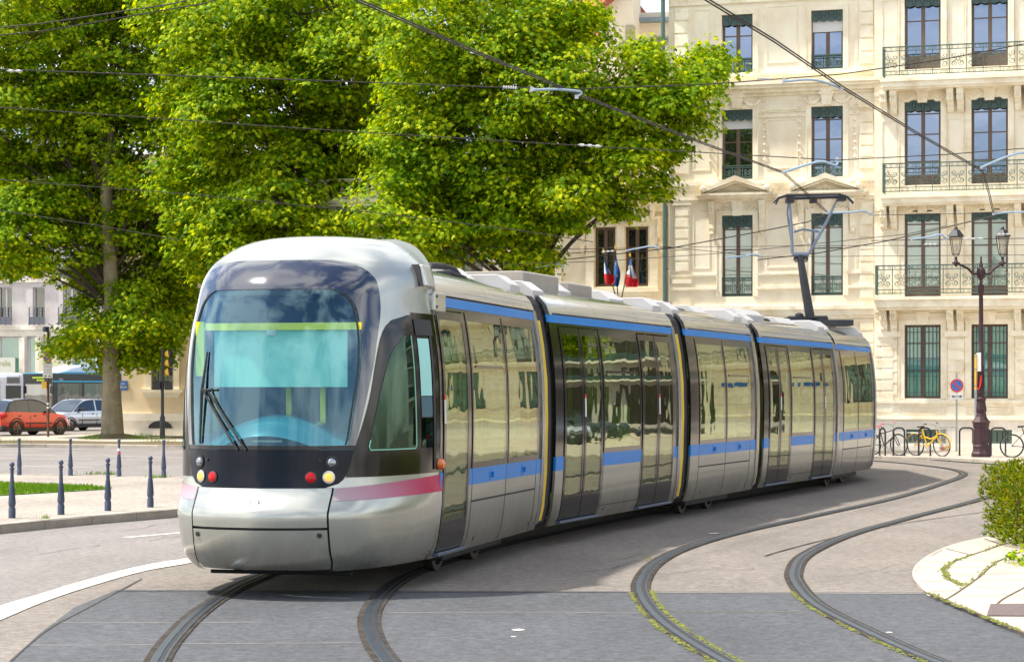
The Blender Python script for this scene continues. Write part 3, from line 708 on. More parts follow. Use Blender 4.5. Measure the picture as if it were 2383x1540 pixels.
place(c6, (7.72, 46.5), phi=2)
c7 = carriage('cab_carriage', 6.7, [(3.5, 4.6, 1)], [(.3, 1.8), (1.85, 3.4)], (.4, 3.3))
place(c7, (7.75, 52.8), phi=-26)
# gaiters
def gaiter(P, Q, phi0, phi1, a0, yel=True):
    # P: camera-side end of previous car, Q: camera-side start of next
    g = MB(); g2 = MB(); n = 6
    a = R((phi0 + phi1) / 2); nrm = Vector((-math.cos(a), math.sin(a), 0)); rows = []
    Pv = Vector((P[0], P[1], 0)); Qv = Vector((Q[0], Q[1], 0)); dr = (Qv - Pv)
    Pv = Pv - dr.normalized() * .04; Qv = Qv + dr.normalized() * .04
    sec = [(w, hwb(w) - .05) for w in (.3, .5, .9, 1.5, 2.0, 2.4, 2.7, 2.9, 3.0)]
    sec = [(w, h) for w, h in sec] + [(w, -h) for w, h in reversed(sec)]
    for i in range(n * 2 + 1):
        t = i / (n * 2); q = Pv.lerp(Qv, t) + nrm * 1.2; dep = .035 * (i % 2)
        rows.append([tuple(q - nrm * (h - math.copysign(dep, h)) + Vector((-F0[0], -F0[1], w))) for w, h in sec] )
    rows = [r + [r[0]] for r in rows]; g.grid(rows)
    o = fix(g.build('gaiter', M['rubber'], tram))
    # yellow inner bellows showing on the tramcar end
    for sgn in (1, -1):
        rows = []
        for t in (.02, .52):
            q = Pv.lerp(Qv, t) + nrm * 1.2
            rows.append([tuple(q - nrm * sgn * (hwb(w) - .03) + Vector((-F0[0], -F0[1], w))) for w in (.34, .5, .9, 1.5, 2.0, 2.4, 2.7)])
        g2 = MB(); g2.grid(rows); g2.build('gaiter_trim', M['yellow'], tram, smooth=True)
e1 = (-1.131 + 6.7 * .225, 19.08 + 6.7 * .974)
gaiter(e1, (.53, 26.15), 13, 19, 0); gaiter((2.44, 31.7), (2.63, 32.15), 19, 19.6, 0); gaiter((4.07, 36.2), (4.24, 36.8), 19.6, 21.7, 0); gaiter((6.23, 41.8), (6.32, 42.25), 21.7, 19.5, 0); gaiter((7.63, 45.95), (7.72, 46.5), 19.5, 2, 0)
# wheels and bogies
def bogie(car, u):
    k = MB(); k.box(u - 1.3, u + 1.3, -.9, .9, .14, .40); k.build('bogie_frame', M['black'], car, bevel=.02)
    for du in (-.8, .8):
        for sd in (-1, 1):
            Mx = Matrix.Translation((u + du, sd * .66, .30)) @ Matrix.Rotation(R(90), 4, 'X')
            k = MB(); k.lathe([(.28, -.05), (.28, .05), (.22, .055), (.21, .02), (.08, .03), (.07, .07)] if sd > 0 else [(.07, -.07), (.08, -.03), (.21, -.02), (.22, -.055), (.28, -.05), (.28, .05)], 24, Matrix.Translation((u + du, sd * .66, .28)) @ Matrix.Rotation(R(-90), 4, 'X'))
            fix(k.build('wheel', M['wheel'], car, smooth=True))
bogie(c1, 4.5); bogie(c3, 2.1); bogie(c5, 2.0)
# --- the nose of the cab carriage (local frame of c1)
u0f = interp([(.25, .20), (.33, .10), (.45, .04), (.62, .01), (.76, 0), (.85, .055), (1.0, .16), (1.33, .19), (1.8, .23), (2.3, .29), (2.6, .36), (2.78, .43), (2.95, .56), (3.06, .70), (3.15, .88), (3.22, 1.05), (3.28, 1.25), (3.32, 1.45), (3.34, 1.62)])
hwc = interp([(.25, 1.05), (.34, 1.11), (.5, 1.15), (.9, 1.19), (1.5, 1.20), (2.0, 1.19), (2.4, 1.16), (2.7, 1.12), (2.9, 1.11), (3.0, 1.09), (3.1, 1.05), (3.2, .98), (3.27, .90), (3.31, .82), (3.33, .75), (3.34, .68)])
PL = [(0, 0), (.02, .15), (.05, .28), (.10, .40), (.17, .50), (.27, .60), (.40, .70), (.58, .785), (.80, .85), (1.1, .91), (1.45, .96), (1.8, .99), (2.1, 1.0), (3.2, 1.0)]
fr_ = interp([(a, b) for a, b in PL]); 
ft_ = interp([(b + 1e-4 * i, a) for i, (a, b) in enumerate(PL[:-1])])
def by_v(v, w, off=0, sd=1):
    """front surface point at lateral v (signed, + = camera side) and height w"""
    h = hwc(w); r = min(.999, abs(v) / h); t = ft_(r); u = u0f(w) + t - off * (1 - r * .6); vv = math.copysign(abs(v) + off * r, v)
    return (u, -vv, w)
def by_u(u, w, off=0, sd=1):
    t = max(0, u - u0f(w)); r = fr_(t); return (u, -sd * (hwc(w) * r + off), w)
def rows_region(mb, ws, lf, rf, fn, n=14, th=0):
    rows = []
    for w in ws:
        a, b = lf(w), rf(w); rows.append([fn(a + (b - a) * k / n, w) for k in range(n + 1)])
    mb.grid(rows)
def lin(a, b, n): return [a + (b - a) * i / n for i in range(n + 1)]
Bm = interp([(1.0, .58), (1.02, .65), (1.07, .71), (1.15, .75), (1.33, .785), (1.5, .815), (1.8, .86), (2.2, .90), (2.5, .905), (2.6, .90), (2.75, .88), (2.87, .85), (2.94, .80), (3.0, .72), (3.03, .64), (3.05, .53), (3.06, .40)])
Gm = interp([(1.35, .72), (1.38, .74), (1.6, .77), (1.8, .79), (2.1, .815), (2.3, .81), (2.45, .79), (2.6, .755), (2.68, .715), (2.74, .66), (2.77, .61), (2.782, .56)])
uend = 1.62
def u_at(v, w):
    h = hwc(w); return u0f(w) + ft_(min(.999, abs(v) / h))
shell = MB()
for sd in (1, -1):
    # flank: from panel edge v=.64 (low) / black mask edge round to the side
    def seg(ws, vst, uend_f, n=22):
        rows = []
        for w in ws:
            ua = u_at(vst(w), w); ub = uend_f(w); row = []
            for k in range(n + 1):
                q = k / n; u = ua + (ub - ua) * (q ** 1.6); row.append(by_u(max(u, ua), w, 0, sd))
            row[0] = (lambda p: (p[0], -sd * abs(p[1]), p[2]))(by_v(vst(w), w))
            rows.append(row)
        if sd < 0: rows = [r[::-1] for r in rows]
        shell.grid(rows)
    seg(lin(.25, 1.0, 16), lambda w: .645 - .5 * max(0, .33 - w), lambda w: 2.09)
    seg(lin(1.0, 1.07, 2), lambda w: Bm(w) + .001, lambda w: 2.09)
    seg(lin(1.07, 2.55, 24), lambda w: Bm(w), lambda w: 2.04)
    seg(lin(2.55, 3.06, 14), lambda w: Bm(w), lambda w: 2.12)
    # crown above the visor, same rows carried on
    def crow(w, n=22):
        ua = u_at(.40, w); row = []
        for k in range(n + 1):
            u = ua + (2.12 - ua) * (k / n) ** 1.6; row.append(by_u(u, w, 0, sd))
        p = by_v(.40, w); row[0] = (p[0], -sd * abs(p[1]), p[2]); return row
    rows = [crow(w) for w in lin(3.06, 3.34, 14)]; rows.append([(p[0], 0, 3.346) for p in rows[-1]])
    shell.grid(rows if sd > 0 else [r[::-1] for r in rows])
shell.grid([[by_v(-.40 + .8 * k / 12, w) for k in range(13)] for w in lin(3.06, 3.34, 14)] + [[(by_v(.40, 3.34)[0], 0, 3.346) for k in range(13)]])
shell.box(1.9, 2.12, -1.0, 1.0, 2.8, 2.95)
hood = shell.build('nose_shell', M['hood'], c1)
import bmesh
_b = bmesh.new(); _b.from_mesh(hood.data); bmesh.ops.remove_doubles(_b, verts=_b.verts, dist=.0006); bmesh.ops.recalc_face_normals(_b, faces=_b.faces); _b.to_mesh(hood.data); _b.free()
hood.data.polygons.foreach_set('use_smooth', [True] * len(hood.data.polygons)); hood.data.set_sharp_from_angle(angle=R(45))
# bumper hatches
def cap(name, ws, lf, rf, m, off=0, n=16, inset=.05, mats=None, fn=None):
    mb = MB(); fn = fn or (lambda v, w: by_v(v, w, off))
    rows = []
    for w in ws:
        a, b = lf(w), rf(w); rows.append([fn(a + (b - a) * k / n, w) for k in range(n + 1)])
    mb.grid(rows)
    # rim going inwards for real thickness
    ring = rows[0] + [r[-1] for r in rows[1:]] + rows[-1][::-1][1:] + [r[0] for r in rows[::-1]][1:-1]
    mb.grid([ring + [ring[0]], [(p[0] + inset, p[1] * .99, p[2]) for p in ring + [ring[0]]]])
    return fix(mb.build(name, mats or m, c1, smooth=True, angle=35))
cap('upper_bumper', lin(.655, .998, 8), lambda w: -.63, lambda w: .63, M['hood'])
cap('lower_bumper', lin(.27, .632, 10), lambda w: -.63 + .5 * max(0, .33 - w), lambda w: .63 - .5 * max(0, .33 - w), M['hood'])
mb = MB(); rows_region(mb, lin(.28, 1.0, 8), lambda w: -.70, lambda w: .70, lambda v, w: by_v(v, w, -.05), 14); fix(mb.build('bumper_backing', M['black'], c1))
cap('lamp_panel', lin(1.003, 1.335, 8), lambda w: -Bm(w) + .004, lambda w: Bm(w) - .004, M['navy_low'], .004, 20)
cap('screen_frame', lin(1.338, 1.375, 2), lambda w: -Bm(w), lambda w: Bm(w), M['black_gloss'], .002, 18)
vm = MB()
for sd in (1, -1):
    rows = []
    for w in lin(1.375, 2.782, 34):
        a = Gm(w); b = Bm(w); row = [by_v(a + (b - a) * k / 10, w, .003) for k in range(11)]
        rows.append([(p[0], sd * p[1], p[2]) for p in row])
    vm.grid(rows)
rows = []
for w in lin(2.782, 3.06, 9):
    g0, b0_ = Gm(2.782), Bm(w); tot = []
    g_ = min(g0, b0_ * .9)
    for sd in (1,):
        lft = [by_v(-(g_ + (b0_ - g_) * k / 10), w, .003) for k in range(10, 0, -1)]; mid_ = [by_v(-g_ + 2 * g_ * k / 16, w, .003) for k in range(17)]; rgt = [by_v(g_ + (b0_ - g_) * k / 10, w, .003) for k in range(1, 11)]
        rows.append(lft + mid_ + rgt)
vm.grid(rows); vo = vm.build('visor', M['navy'], c1)
_b = bmesh.new(); _b.from_mesh(vo.data); bmesh.ops.remove_doubles(_b, verts=_b.verts, dist=.002); bmesh.ops.recalc_face_normals(_b, faces=_b.faces); _b.to_mesh(vo.data); _b.free()
vo.data.polygons.foreach_set('use_smooth', [True] * len(vo.data.polygons))
cap('windscreen', lin(1.37, 2.782, 34), lambda w: -Gm(w) - .004, lambda w: Gm(w) + .004, M['screen'], -.004, 24, inset=.004)
for sd in (1, -1):
    P_ = [by_v(sd * (Gm(w) - .02), w, .0) for w in lin(1.38, 2.76, 30)]
    mb = MB(); mb.tube([(p[0] + .004, p[1], p[2]) for p in P_], .009, 6); mb.build('screen_seal', M['rubber'], c1)
# pink flash on each flank
for sd in (1, -1):
    mb = MB(); rows = []
    for j in range(5):
        row = []
        for k in range(31):
            wl = .885 + .02 * (k / 30); wh = .99 + .077 * (k / 30) ** .8; w = wl + (wh - wl) * j / 4; ua = u_at(.655, w); u = ua + (2.095 - ua) * (k / 30) ** 1.3
            row.append(by_u(u, w, .004, sd))
        rows.append(row)
    mb.grid(rows); fix(mb.build('pink_flash', M['pink'], c1, smooth=True))
# cab side glazing
uL = interp([(1.09, .45), (1.3, .51), (1.8, .69), (2.2, .82), (2.4, .93), (2.5, 1.06), (2.56, 1.28), (2.575, 1.42)])
for sd in (1, -1):
    mb = MB(); rows = []
    for w in lin(1.09, 2.575, 26):
        a, b = uL(w), 1.48; rows.append([by_u(a + (b - a) * k / 14, w, .006, sd) for k in range(15)])
    mb.grid(rows); so = fix(mb.build('cab_side_window', M['black_gloss'], c1, smooth=True))
    mb = MB(); rows = []; uI = interp([(1.33, .64), (1.6, .72), (2.0, .88), (2.22, 1.02), (2.38, 1.28)])
    for w in lin(1.34, 2.38, 20):
        a, b = uI(w), 1.40; rows.append([by_u(a + (b - a) * k / 8, w, .010, sd) for k in range(9)])
    mb.grid(rows); fix(mb.build('pane', [M['cabglass']], so, smooth=True))
    ed = MB(); ed.tube([by_u(uI(w), w, .012, sd) for w in lin(1.42, 1.36, 2)] + [by_u(u, 1.33, .012, sd) for u in lin(.66, 1.38, 8)] + [by_u(1.40, w, .012, sd) for w in lin(1.36, 2.38, 10)], .006, 5)
    ed.build('pane_edge', mat('pale_green_edge', (.25, .6, .42), .3, var=0) if sd > 0 else M['pipe'], so)
    # sliding window and black pillar
    mb = MB(); mb.mat(0); rows = []
    for w in lin(1.09, 2.60, 16): rows.append([by_u(u, w, .003, sd) for u in lin(1.485, 2.09, 6)])
    mb.grid(rows); sl = fix(mb.build('cab_sliding_window', M['black_gloss'], c1, smooth=True))
    for (a, b, w0_, w1_, mm) in ((1.53, 1.79, 1.82, 2.36, 'blind'), (1.53, 1.79, 1.62, 1.81, 'teal_in'), (1.53, 1.79, 1.33, 1.61, 'cabglass')):
        mb = MB(); mb.grid([[by_u(u, w, .008, sd) for u in lin(a, b, 3)] for w in lin(w0_, w1_, 5)]); fix(mb.build('pane', M[mm], sl))
    mb = MB(); mb.grid([[by_u(u, w, .012, sd) for u in lin(1.81, 1.86, 2)] for w in lin(1.12, 2.5, 8)]); mb.grid([[by_u(u, w, .012, sd) for u in lin(1.5, 1.9, 4)] for w in lin(2.39, 2.54, 3)]); fix(mb.build('track', M['black'], sl))
    k = MB(); q = by_u(1.98, 1.165, 0, sd); k.lathe([(.055, -.02), (.055, .02), (.045, .05), (.02, .062)], 14, Matrix.Translation(q) @ Matrix.Rotation(R(90 * sd), 4, 'X')); fix(k.build('side_indicator', M['amber'], c1, smooth=True))
    # camera housings on the hood shoulder
    k = MB(); y = -sd * 1.14
    k.box(2.0, 2.42, min(y, y + sd * .2), max(y, y + sd * .2), 2.63, 2.82); ca = fix(k.build('camera_housing', M['hood'], c1, bevel=.02))
    k = MB()
    for dz in (.05, -.05): k.lathe([(.014, 0), (.014, .006)], 10, Matrix.Translation((2.07, y - sd * .002, 2.725 + dz)) @ Matrix.Rotation(R(90 * sd), 4, 'X'))
    k.build('camera_lens', M['black'], ca)
    if sd < 0: continue
    k = MB(); k.prism([(1.78, -sd * 1.04, 2.86), (2.04, -sd * 1.04, 2.86), (2.04, -sd * .97, 3.07), (1.82, -sd * .97, 3.07)], (0, -sd * .10, 0)); fix(k.build('mirror_camera', M['hood'], c1, bevel=.012))
    k = MB(); k.prism([(1.755, -sd * 1.0, 2.86), (1.775, -sd * 1.0, 2.86), (1.815, -sd * .95, 3.07), (1.795, -sd * .95, 3.07)], (0, -sd * .085, 0)); fix(k.build('camera_recess', M['black'], c1))
# hood rear cap
k = MB(); rows = [[(2.12, -s * hwc(w) * .995, w) for s in (-1, 1)] for w in lin(2.8, 3.335, 12)]; k.grid(rows); fix(k.build('hood_rear', M['hood'], c1))
# lights on the lamp panel
def disc(v, w, r, m, nm, dome=.0, off=.006, ring=None, ringr=0):
    p = Vector(by_v(v, w, off)); e = .02; pv = Vector(by_v(v + e, w, off)) - Vector(by_v(v - e, w, off)); pw = Vector(by_v(v, w + e, off)) - Vector(by_v(v, w - e, off))
    nrm = pv.cross(pw).normalized()
    if nrm.x > 0: nrm = -nrm
    Mx = Matrix.Translation(p) @ nrm.to_track_quat('Z', 'Y').to_matrix().to_4x4(); k = MB(); k.mat(0)
    k.lathe([(r, 0), (r, .008), (r * .8, .008 + dome * .6), (r * .35, .008 + dome)], 20, Mx)
    if ring:
        k.mat(1); k.lathe([(ringr, .001), (ringr, .006), (r * 1.02, .008), (r * 1.02, .001)], 20, Mx, caps=False)
    return fix(k.build(nm, [M[m]] + ([M[ring]] if ring else []), c1, smooth=True))
for s in (1, -1):
    disc(s * .62, 1.225, .042, 'clear_lens', 'headlight', .02, ring='black', ringr=.062)
    disc(s * .60, 1.095, .040, 'lamp_on', 'headlight', .015, ring='steel', ringr=.058)
    disc(s * .46, 1.092, .046, 'red_lens', 'rear_light', .01, ring='black', ringr=.056)
    disc(s * .53, 1.245, .014, 'black', 'socket'); disc(s * .57, .585, .022, 'black', 'tow_cover')
# badge and lettering embossed on the bumper
q = by_v(-.0, .865, .003); text('ALSTOM', 'lettering', .055, M['silver'], c1, (q[0] - .008, q[1], .80), (R(75), 0, R(-90)), .004)
k = MB(); Mx = Matrix.Translation(by_v(0, .88, .004)) @ Matrix.Rotation(R(-75), 4, 'Y'); 
k.tube([Mx @ Vector((.04 * math.cos(a), .04 * math.sin(a), 0)) for a in lin(.6, 6.0, 20)], .006, 5); k.build('badge', M['silver'], c1)
# lifeguard bar
k = MB(); k.tube([(.85, .70, .195), (.85, -.66, .195)], .018, 8); k.box(.9, 1.6, -.5, -.44, .2, .26); k.box(.9, 1.6, .44, .5, .2, .26); k.build('lifeguard_bar', M['dark_iron'], c1)
# wipers
k = MB()
def wpnt(v, w, off=.03): return by_v(v, w, off)
k.tube([wpnt(-.20, 1.335, .02), wpnt(-.28, 1.45), wpnt(-.58, 1.86)], .011, 6); k.tube([wpnt(-.12, 1.335, .02), wpnt(-.20, 1.45), wpnt(-.52, 1.86)], .011, 6)
k.tube([wpnt(-.62, 1.39, .012), wpnt(-.60, 1.86, .03), wpnt(-.57, 2.22, .012)], [.010, .016, .008], 6); k.tube([wpnt(-.60, 1.87), wpnt(-.46, 1.88, .05)], .01, 6)
k.build('wiper', M['rubber'], c1)
# cab interior
k = MB(); k.mat(0); k.box(1.80, 1.84, -1.0, 1.0, .4, 2.75); k.mat(0); k.box(1.0, 1.85, -.6, .6, .9, .95)
k.build('cab_bulkhead', [M['teal_in']], c1)
k = MB(); rows = []
for w_, u_ in ((1.30, .30), (1.40, .40), (1.46, .55), (1.49, .8), (1.42, 1.0)): rows.append([(u_ + .35 * (y / .8) ** 2, y, w_ + .16 * max(0, 1 - (y / .55) ** 2)) for y in lin(-.78, .78, 20)])
k.grid(rows); fix(k.build('dashboard', M['dash'], c1, smooth=True))
k = MB(); k.box(.36, .39, -.16, .13, 1.395, 1.43); k.build('light_bar', M['clear_lens'], c1, bevel=.01)
k = MB(); k.box(.72, .735, -.66, .62, 1.90, 2.44); k.build('sun_blind', M['blind'], c1)
k = MB(); k.box(.68, .71, -.80, .76, 2.42, 2.485); k.box(1.0, 1.03, -.36, -.31, 1.4, 2.2); k.box(1.2, 1.23, .04, .09, 1.5, 1.95); k.box(.66, .70, .70, .78, 2.0, 2.5); k.build('lime_rail', M['lime'], c1)
k = MB(); k.lathe([(.045, 0), (.045, -.02), (.04, -.05), (.015, -.065)], 14, None, (.60, .02, 2.42)); fix(k.build('dome_camera', M['white'], c1, smooth=True))
k = MB(); k.box(1.3, 1.4, -.24, .24, 1.3, 1.95); k.build('driver_seat', M['black'], c1, bevel=.05)
# pantograph on the fifth carriage
def inv(o, p):
    a = o.rotation_euler.z; q = Vector(p) - Vector(F0 + (0,)) - Vector(o.location); return Matrix.Rotation(-a, 3, 'Z') @ q
pg = MB(); YP = 46.0
def pw(x, y, d=0): return wp(x, y, YP + d)
pg.mat(0); pg.tube([pw(1886, 742), pw(1872, 660), pw(1862, 596)], [.10, .09, .07], 10)
pg.mat(1)
pg.tube([pw(1844, 592), pw(1882, 592)], .05, 8)
for d in (-.2, .2):
    pass
pg.tube([pw(1844, 590), pw(1841, 520), pw(1837, 462)], [.034, .034, .024], 8); pg.tube([pw(1845, 590, .3), pw(1832, 495, .3), pw(1835, 465, .3)], .02, 6)
pg.tube([pw(1882, 590), pw(1922, 520), pw(1951, 458)], [.034, .034, .022], 8); pg.tube([pw(1848, 540), pw(1868, 534), pw(1905, 538)], .025, 6); pg.tube([pw(1888, 575), pw(1891, 540)], .02, 6)
pg.mat(0); pg.tube([pw(1841, 462), pw(1955, 458)], .035, 6)
for d in (-.25, .25):
    pg.tube([pw(1800 if d < 0 else 1805, 474 + d * 8, d), pw(1812, 461 + d * 4, d), pw(1832, 455 + d * 4, d), pw(1955, 453 + d * 4, d), pw(1972, 459 + d * 4, d), pw(1986, 473 + d * 4, d)], .02, 6)
pg.tube([pw(1835, 460, -.25), pw(1835, 460, .25)], .02, 6); pg.tube([pw(1955, 458, -.25), pw(1955, 458, .25)], .02, 6)
for x, y in ((1838, 466), (1958, 462)): pg.cbox(pw(x, y), (.16, .3, .12))
pg.cbox(pw(1888, 466), (.07, .1, .14)); pg.cbox(pw(1897, 466), (.07, .1, .12))
for x in (1850, 1853, 1873, 1876): pg.tube([pw(x, 595), pw(x - 3, 604), pw(x + 1, 610), pw(x + 4, 603), pw(x + 2, 595)], .014, 5)
o = pg.build('pantograph', [M['dark_iron'], mat('pantograph_arm', (.16, .19, .25), .35, .6, var=.1)], tram, smooth=True); o.location = (-F0[0], -F0[1], 0)
k = MB(); k.tube([pw(1835, 742), pw(1925, 741)], .06, 8); k.cbox(pw(1850, 745), (.4, .6, .12)); k.cbox(pw(1912, 745), (.2, .5, .12)); k.lathe([(.05, 0), (.09, .04), (.09, .1), (.04, .13)], 10, None, pw(1860, 742)); k.cbox(pw(1890, 752), (1.6, .9, .12))
o = k.build('pantograph_base', M['dark_iron'], tram); o.location = (-F0[0], -F0[1], 0)
# roof hoses near the front
k = MB(); k.tube([(3.9, -.55, 3.12), (4.2, -.5, 3.2), (4.7, -.5, 3.22), (5.0, -.55, 3.2), (5.12, -.62, 3.08)], .035, 8); k.tube([(3.9, -.65, 3.1), (4.4, -.66, 3.14), (4.9, -.7, 3.1)], .025, 8); k.build('roof_hose', M['rubber'], c1, smooth=True)
k = MB(); k.lathe([(.14, 0), (.15, .08), (.13, .11)], 4, None, (4.6, -.1, 3.16)); k.build('roof_antenna', M['black'], c1, bevel=.02)
# ---------------------------------------------------------------- buildings
class Bld:
    def __init__(s, name, px, Y, slope, label, cat='building'):
        X = (px - CXP) / FPX * Y; l = math.hypot(1, slope); s.e = (1 / l, -slope / l); s.O = (X, Y)
        s.root = empty(name, (X, Y, 0), math.atan2(s.e[1], s.e[0]), label, cat)
    def s_at(s, px):
        r = (px - CXP) / FPX; return (s.O[1] * r - s.O[0]) / (s.e[0] - s.e[1] * r)
    def pz(s, px, py):
        x = s.s_at(px); Y = s.O[1] + s.e[1] * x; return x, CAMH + (HYP - py) * Y / FPX
    def rect(s, x0, y0, x1, y1):
        a = s.s_at(x0); b = s.s_at(x1); m = (x0 + x1) / 2; return a, b, s.pz(m, y1)[1], s.pz(m, y0)[1]
def wall(mb, x0, x1, z0, z1, holes, y=0, rev=.25):
    xs = sorted(set([x0, x1] + [h[0] for h in holes] + [h[1] for h in holes])); zs = sorted(set([z0, z1] + [h[2] for h in holes] + [h[3] for h in holes]))
    xs = [x for x in xs if x0 <= x <= x1]; zs = [z for z in zs if z0 <= z <= z1]
    for i in range(len(xs) - 1):
        for k in range(len(zs) - 1):
            cx = (xs[i] + xs[i + 1]) / 2; cz = (zs[k] + zs[k + 1]) / 2
            if any(h[0] < cx < h[1] and h[2] < cz < h[3] for h in holes): continue
            mb.quad((xs[i], y, zs[k]), (xs[i + 1], y, zs[k]), (xs[i + 1], y, zs[k + 1]), (xs[i], y, zs[k + 1]))
    for a, b, c, d in holes:
        mb.quad((a, y, c), (a, y, d), (a, y + rev, d), (a, y + rev, c)); mb.quad((b, y, d), (b, y, c), (b, y + rev, c), (b, y + rev, d))
        mb.quad((a, y, d), (b, y, d), (b, y + rev, d), (a, y + rev, d)); mb.quad((b, y, c), (a, y, c), (a, y + rev, c), (b, y + rev, c))
def window(P, a, b, c, d, y=0, pane='pane_sky', bars=(.33,), frame='brown', lam=0, blind=0, fw=.07, mull=True, sillz=None, kick=0):
    """casement window: frame mesh with glass, lambrequin and blind as sub-parts"""
    k = MB(); yf = y + .14; yb = y + .20
    k.box(a, a + fw, yf, yb, c, d); k.box(b - fw, b, yf, yb, c, d); k.box(a + fw, b - fw, yf, yb, c, c + fw + kick); k.box(a + fw, b - fw, yf, yb, d - fw, d)
    m = (a + b) / 2
    if mull: k.box(m - .055, m + .055, yf - .015, yb, c + fw + kick, d - fw)
    for t in bars:
        z = d - (d - c) * t; k.box(a + fw, (m - .055) if mull else b - fw, yf + .01, yb, z - .018, z + .018)
        if mull: k.box(m + .055, b - fw, yf + .01, yb, z - .018, z + .018)
    o = k.build('window', M[frame], P)
    for (p, q) in (((a + fw, m - .055), (m + .055, b - fw)) if mull else ((a + fw, b - fw),)):
        g = MB(); g.quad((p, yf + .03, c + fw), (q, yf + .03, c + fw), (q, yf + .03, d - fw), (p, yf + .03, d - fw)); g.build('pane', M[pane], o)
    g = MB(); g.quad((a, y + .245, c), (b, y + .245, c), (b, y + .245, d), (a, y + .245, d)); g.build('window_back', M['black'], o)
    if lam:
        l = MB(); n = 24; x0, x1 = a + .005, b - .005; top = []; bot = []
        for i in range(n + 1):
            t = i / n; x = x0 + (x1 - x0) * t; q = (t * 4) % 1; bot.append((x, y + .03, d - lam - .05 * math.sin(math.pi * q)))
            top.append((x, y + .03, d + .01))
        l.mat(0); l.grid([bot, top]); l.grid([[(p[0], p[1] + .015, p[2]) for p in r] for r in (top, bot)])
        l.mat(1)
        for i in range(4):
            cx = x0 + (x1 - x0) * (i + .5) / 4; cz = d - lam * .5
            for r_, nn in ((.018, 6),): l.poly([(cx + r_ * math.cos(t * 2 * math.pi / nn), y + .027, cz + r_ * math.sin(t * 2 * math.pi / nn)) for t in range(nn)])
            for t in range(8):
                an = t * math.pi / 4; l.poly([(cx + .05 * math.cos(an + .2), y + .027, cz + .05 * math.sin(an + .2)), (cx + .05 * math.cos(an - .2), y + .027, cz + .05 * math.sin(an - .2)), (cx + .026 * math.cos(an), y + .027, cz + .026 * math.sin(an))])
            if i:
                ex = x0 + (x1 - x0) * i / 4
                for sg in (-1, 1):
                    l.tube([(ex + sg * (.02 + .035 * math.sin(q * 3.0)), y + .026, d - lam * (.15 + .75 * q)) for q in (0, .2, .4, .6, .8, 1)], .009, 4)
        l.build('lambrequin', [M['lambr'], M['lambr_dark']], o)
    if blind:
        g = MB(); g.box(a + .03, b - .03, y + .10, y + .115, d - lam - blind, d - lam * .5); g.build('roller_blind', M['blindw'], o)
    return o
def scroll(mb, cx, cz, r, y, turns=1.4, sg=1, w=.009, a0=0):
    pts = [(cx + sg * r * (1 - .75 * i / 16) * math.cos(a0 + turns * 2 * math.pi * i / 16), y, cz + r * (1 - .75 * i / 16) * math.sin(a0 + turns * 2 * math.pi * i / 16)) for i in range(17)]
    mb.tube(pts, w, 4)
def ironwork(mb, x0, x1, z0, z1, y, step=.55):
    h = z1 - z0
    for z in (z1, z1 - .12 * h / .9, z0 + .14 * h / .9, z0 + .02): mb.box(x0, x1, y - .012, y + .012, z - .012, z + .012)
    mb.box(x0, x1, y - .022, y + .022, z1 - .004, z1 + .022)
    n = max(1, round((x1 - x0) / step)); st = (x1 - x0) / n
    for i in range(n + 1):
        x = x0 + i * st; mb.box(x - .012, x + .012, y - .012, y + .012, z0, z1)
    for i in range(n):
        a = x0 + i * st; m = a + st / 2; q = st * .22; za, zb = z0 + .17 * h, z1 - .17 * h; zm = (za + zb) / 2
        for sg in (-1, 1):
            scroll(mb, m + sg * q, zb - .20 * h, q * .85, y, 1.3, sg, .0085, math.pi); scroll(mb, m + sg * q, za + .20 * h, q * .85, y, 1.3, sg, .0085, math.pi)
            mb.tube([(m + sg * q * 1.7, y, za + .16 * h), (m + sg * q * .4, y, zm), (m + sg * q * 1.7, y, zb - .16 * h)], .008, 4)
        mb.tube([(m + .05 * math.cos(t), y, zm + .05 * math.sin(t)) for t in np.linspace(0, 2 * math.pi, 10)], .008, 4)
        for k in range(3):
            xx = a + st * (k + .5) / 3; mb.tube([(xx + .035 * math.cos(t), y, z0 + .075 * h + .035 * math.sin(t)) for t in np.linspace(0, 2 * math.pi, 8)], .006, 4); mb.tube([(xx + .03 * math.cos(t), y, z1 - .065 * h + .03 * math.sin(t)) for t in np.linspace(0, 2 * math.pi, 8)], .006, 4)
def guard(o, a, b, z0, z1, y=.02, m='railg'):
    k = MB(); ironwork(k, a, b, z0, z1, y, .36); return k.build('guard_rail', M[m], o)
def surround(mb, a, b, c, d, w=.16, pr=.05, y=0, sill=True):
    mb.box(a - w, a, y - pr, y, c, d + w); mb.box(b, b + w, y - pr, y, c, d + w); mb.box(a, b, y - pr, y, d, d + w)
    mb.box(a - w - .03, a - w, y - pr - .02, y, c, d + w + .03); mb.box(b + w, b + w + .03, y - pr - .02, y, c, d + w + .03)
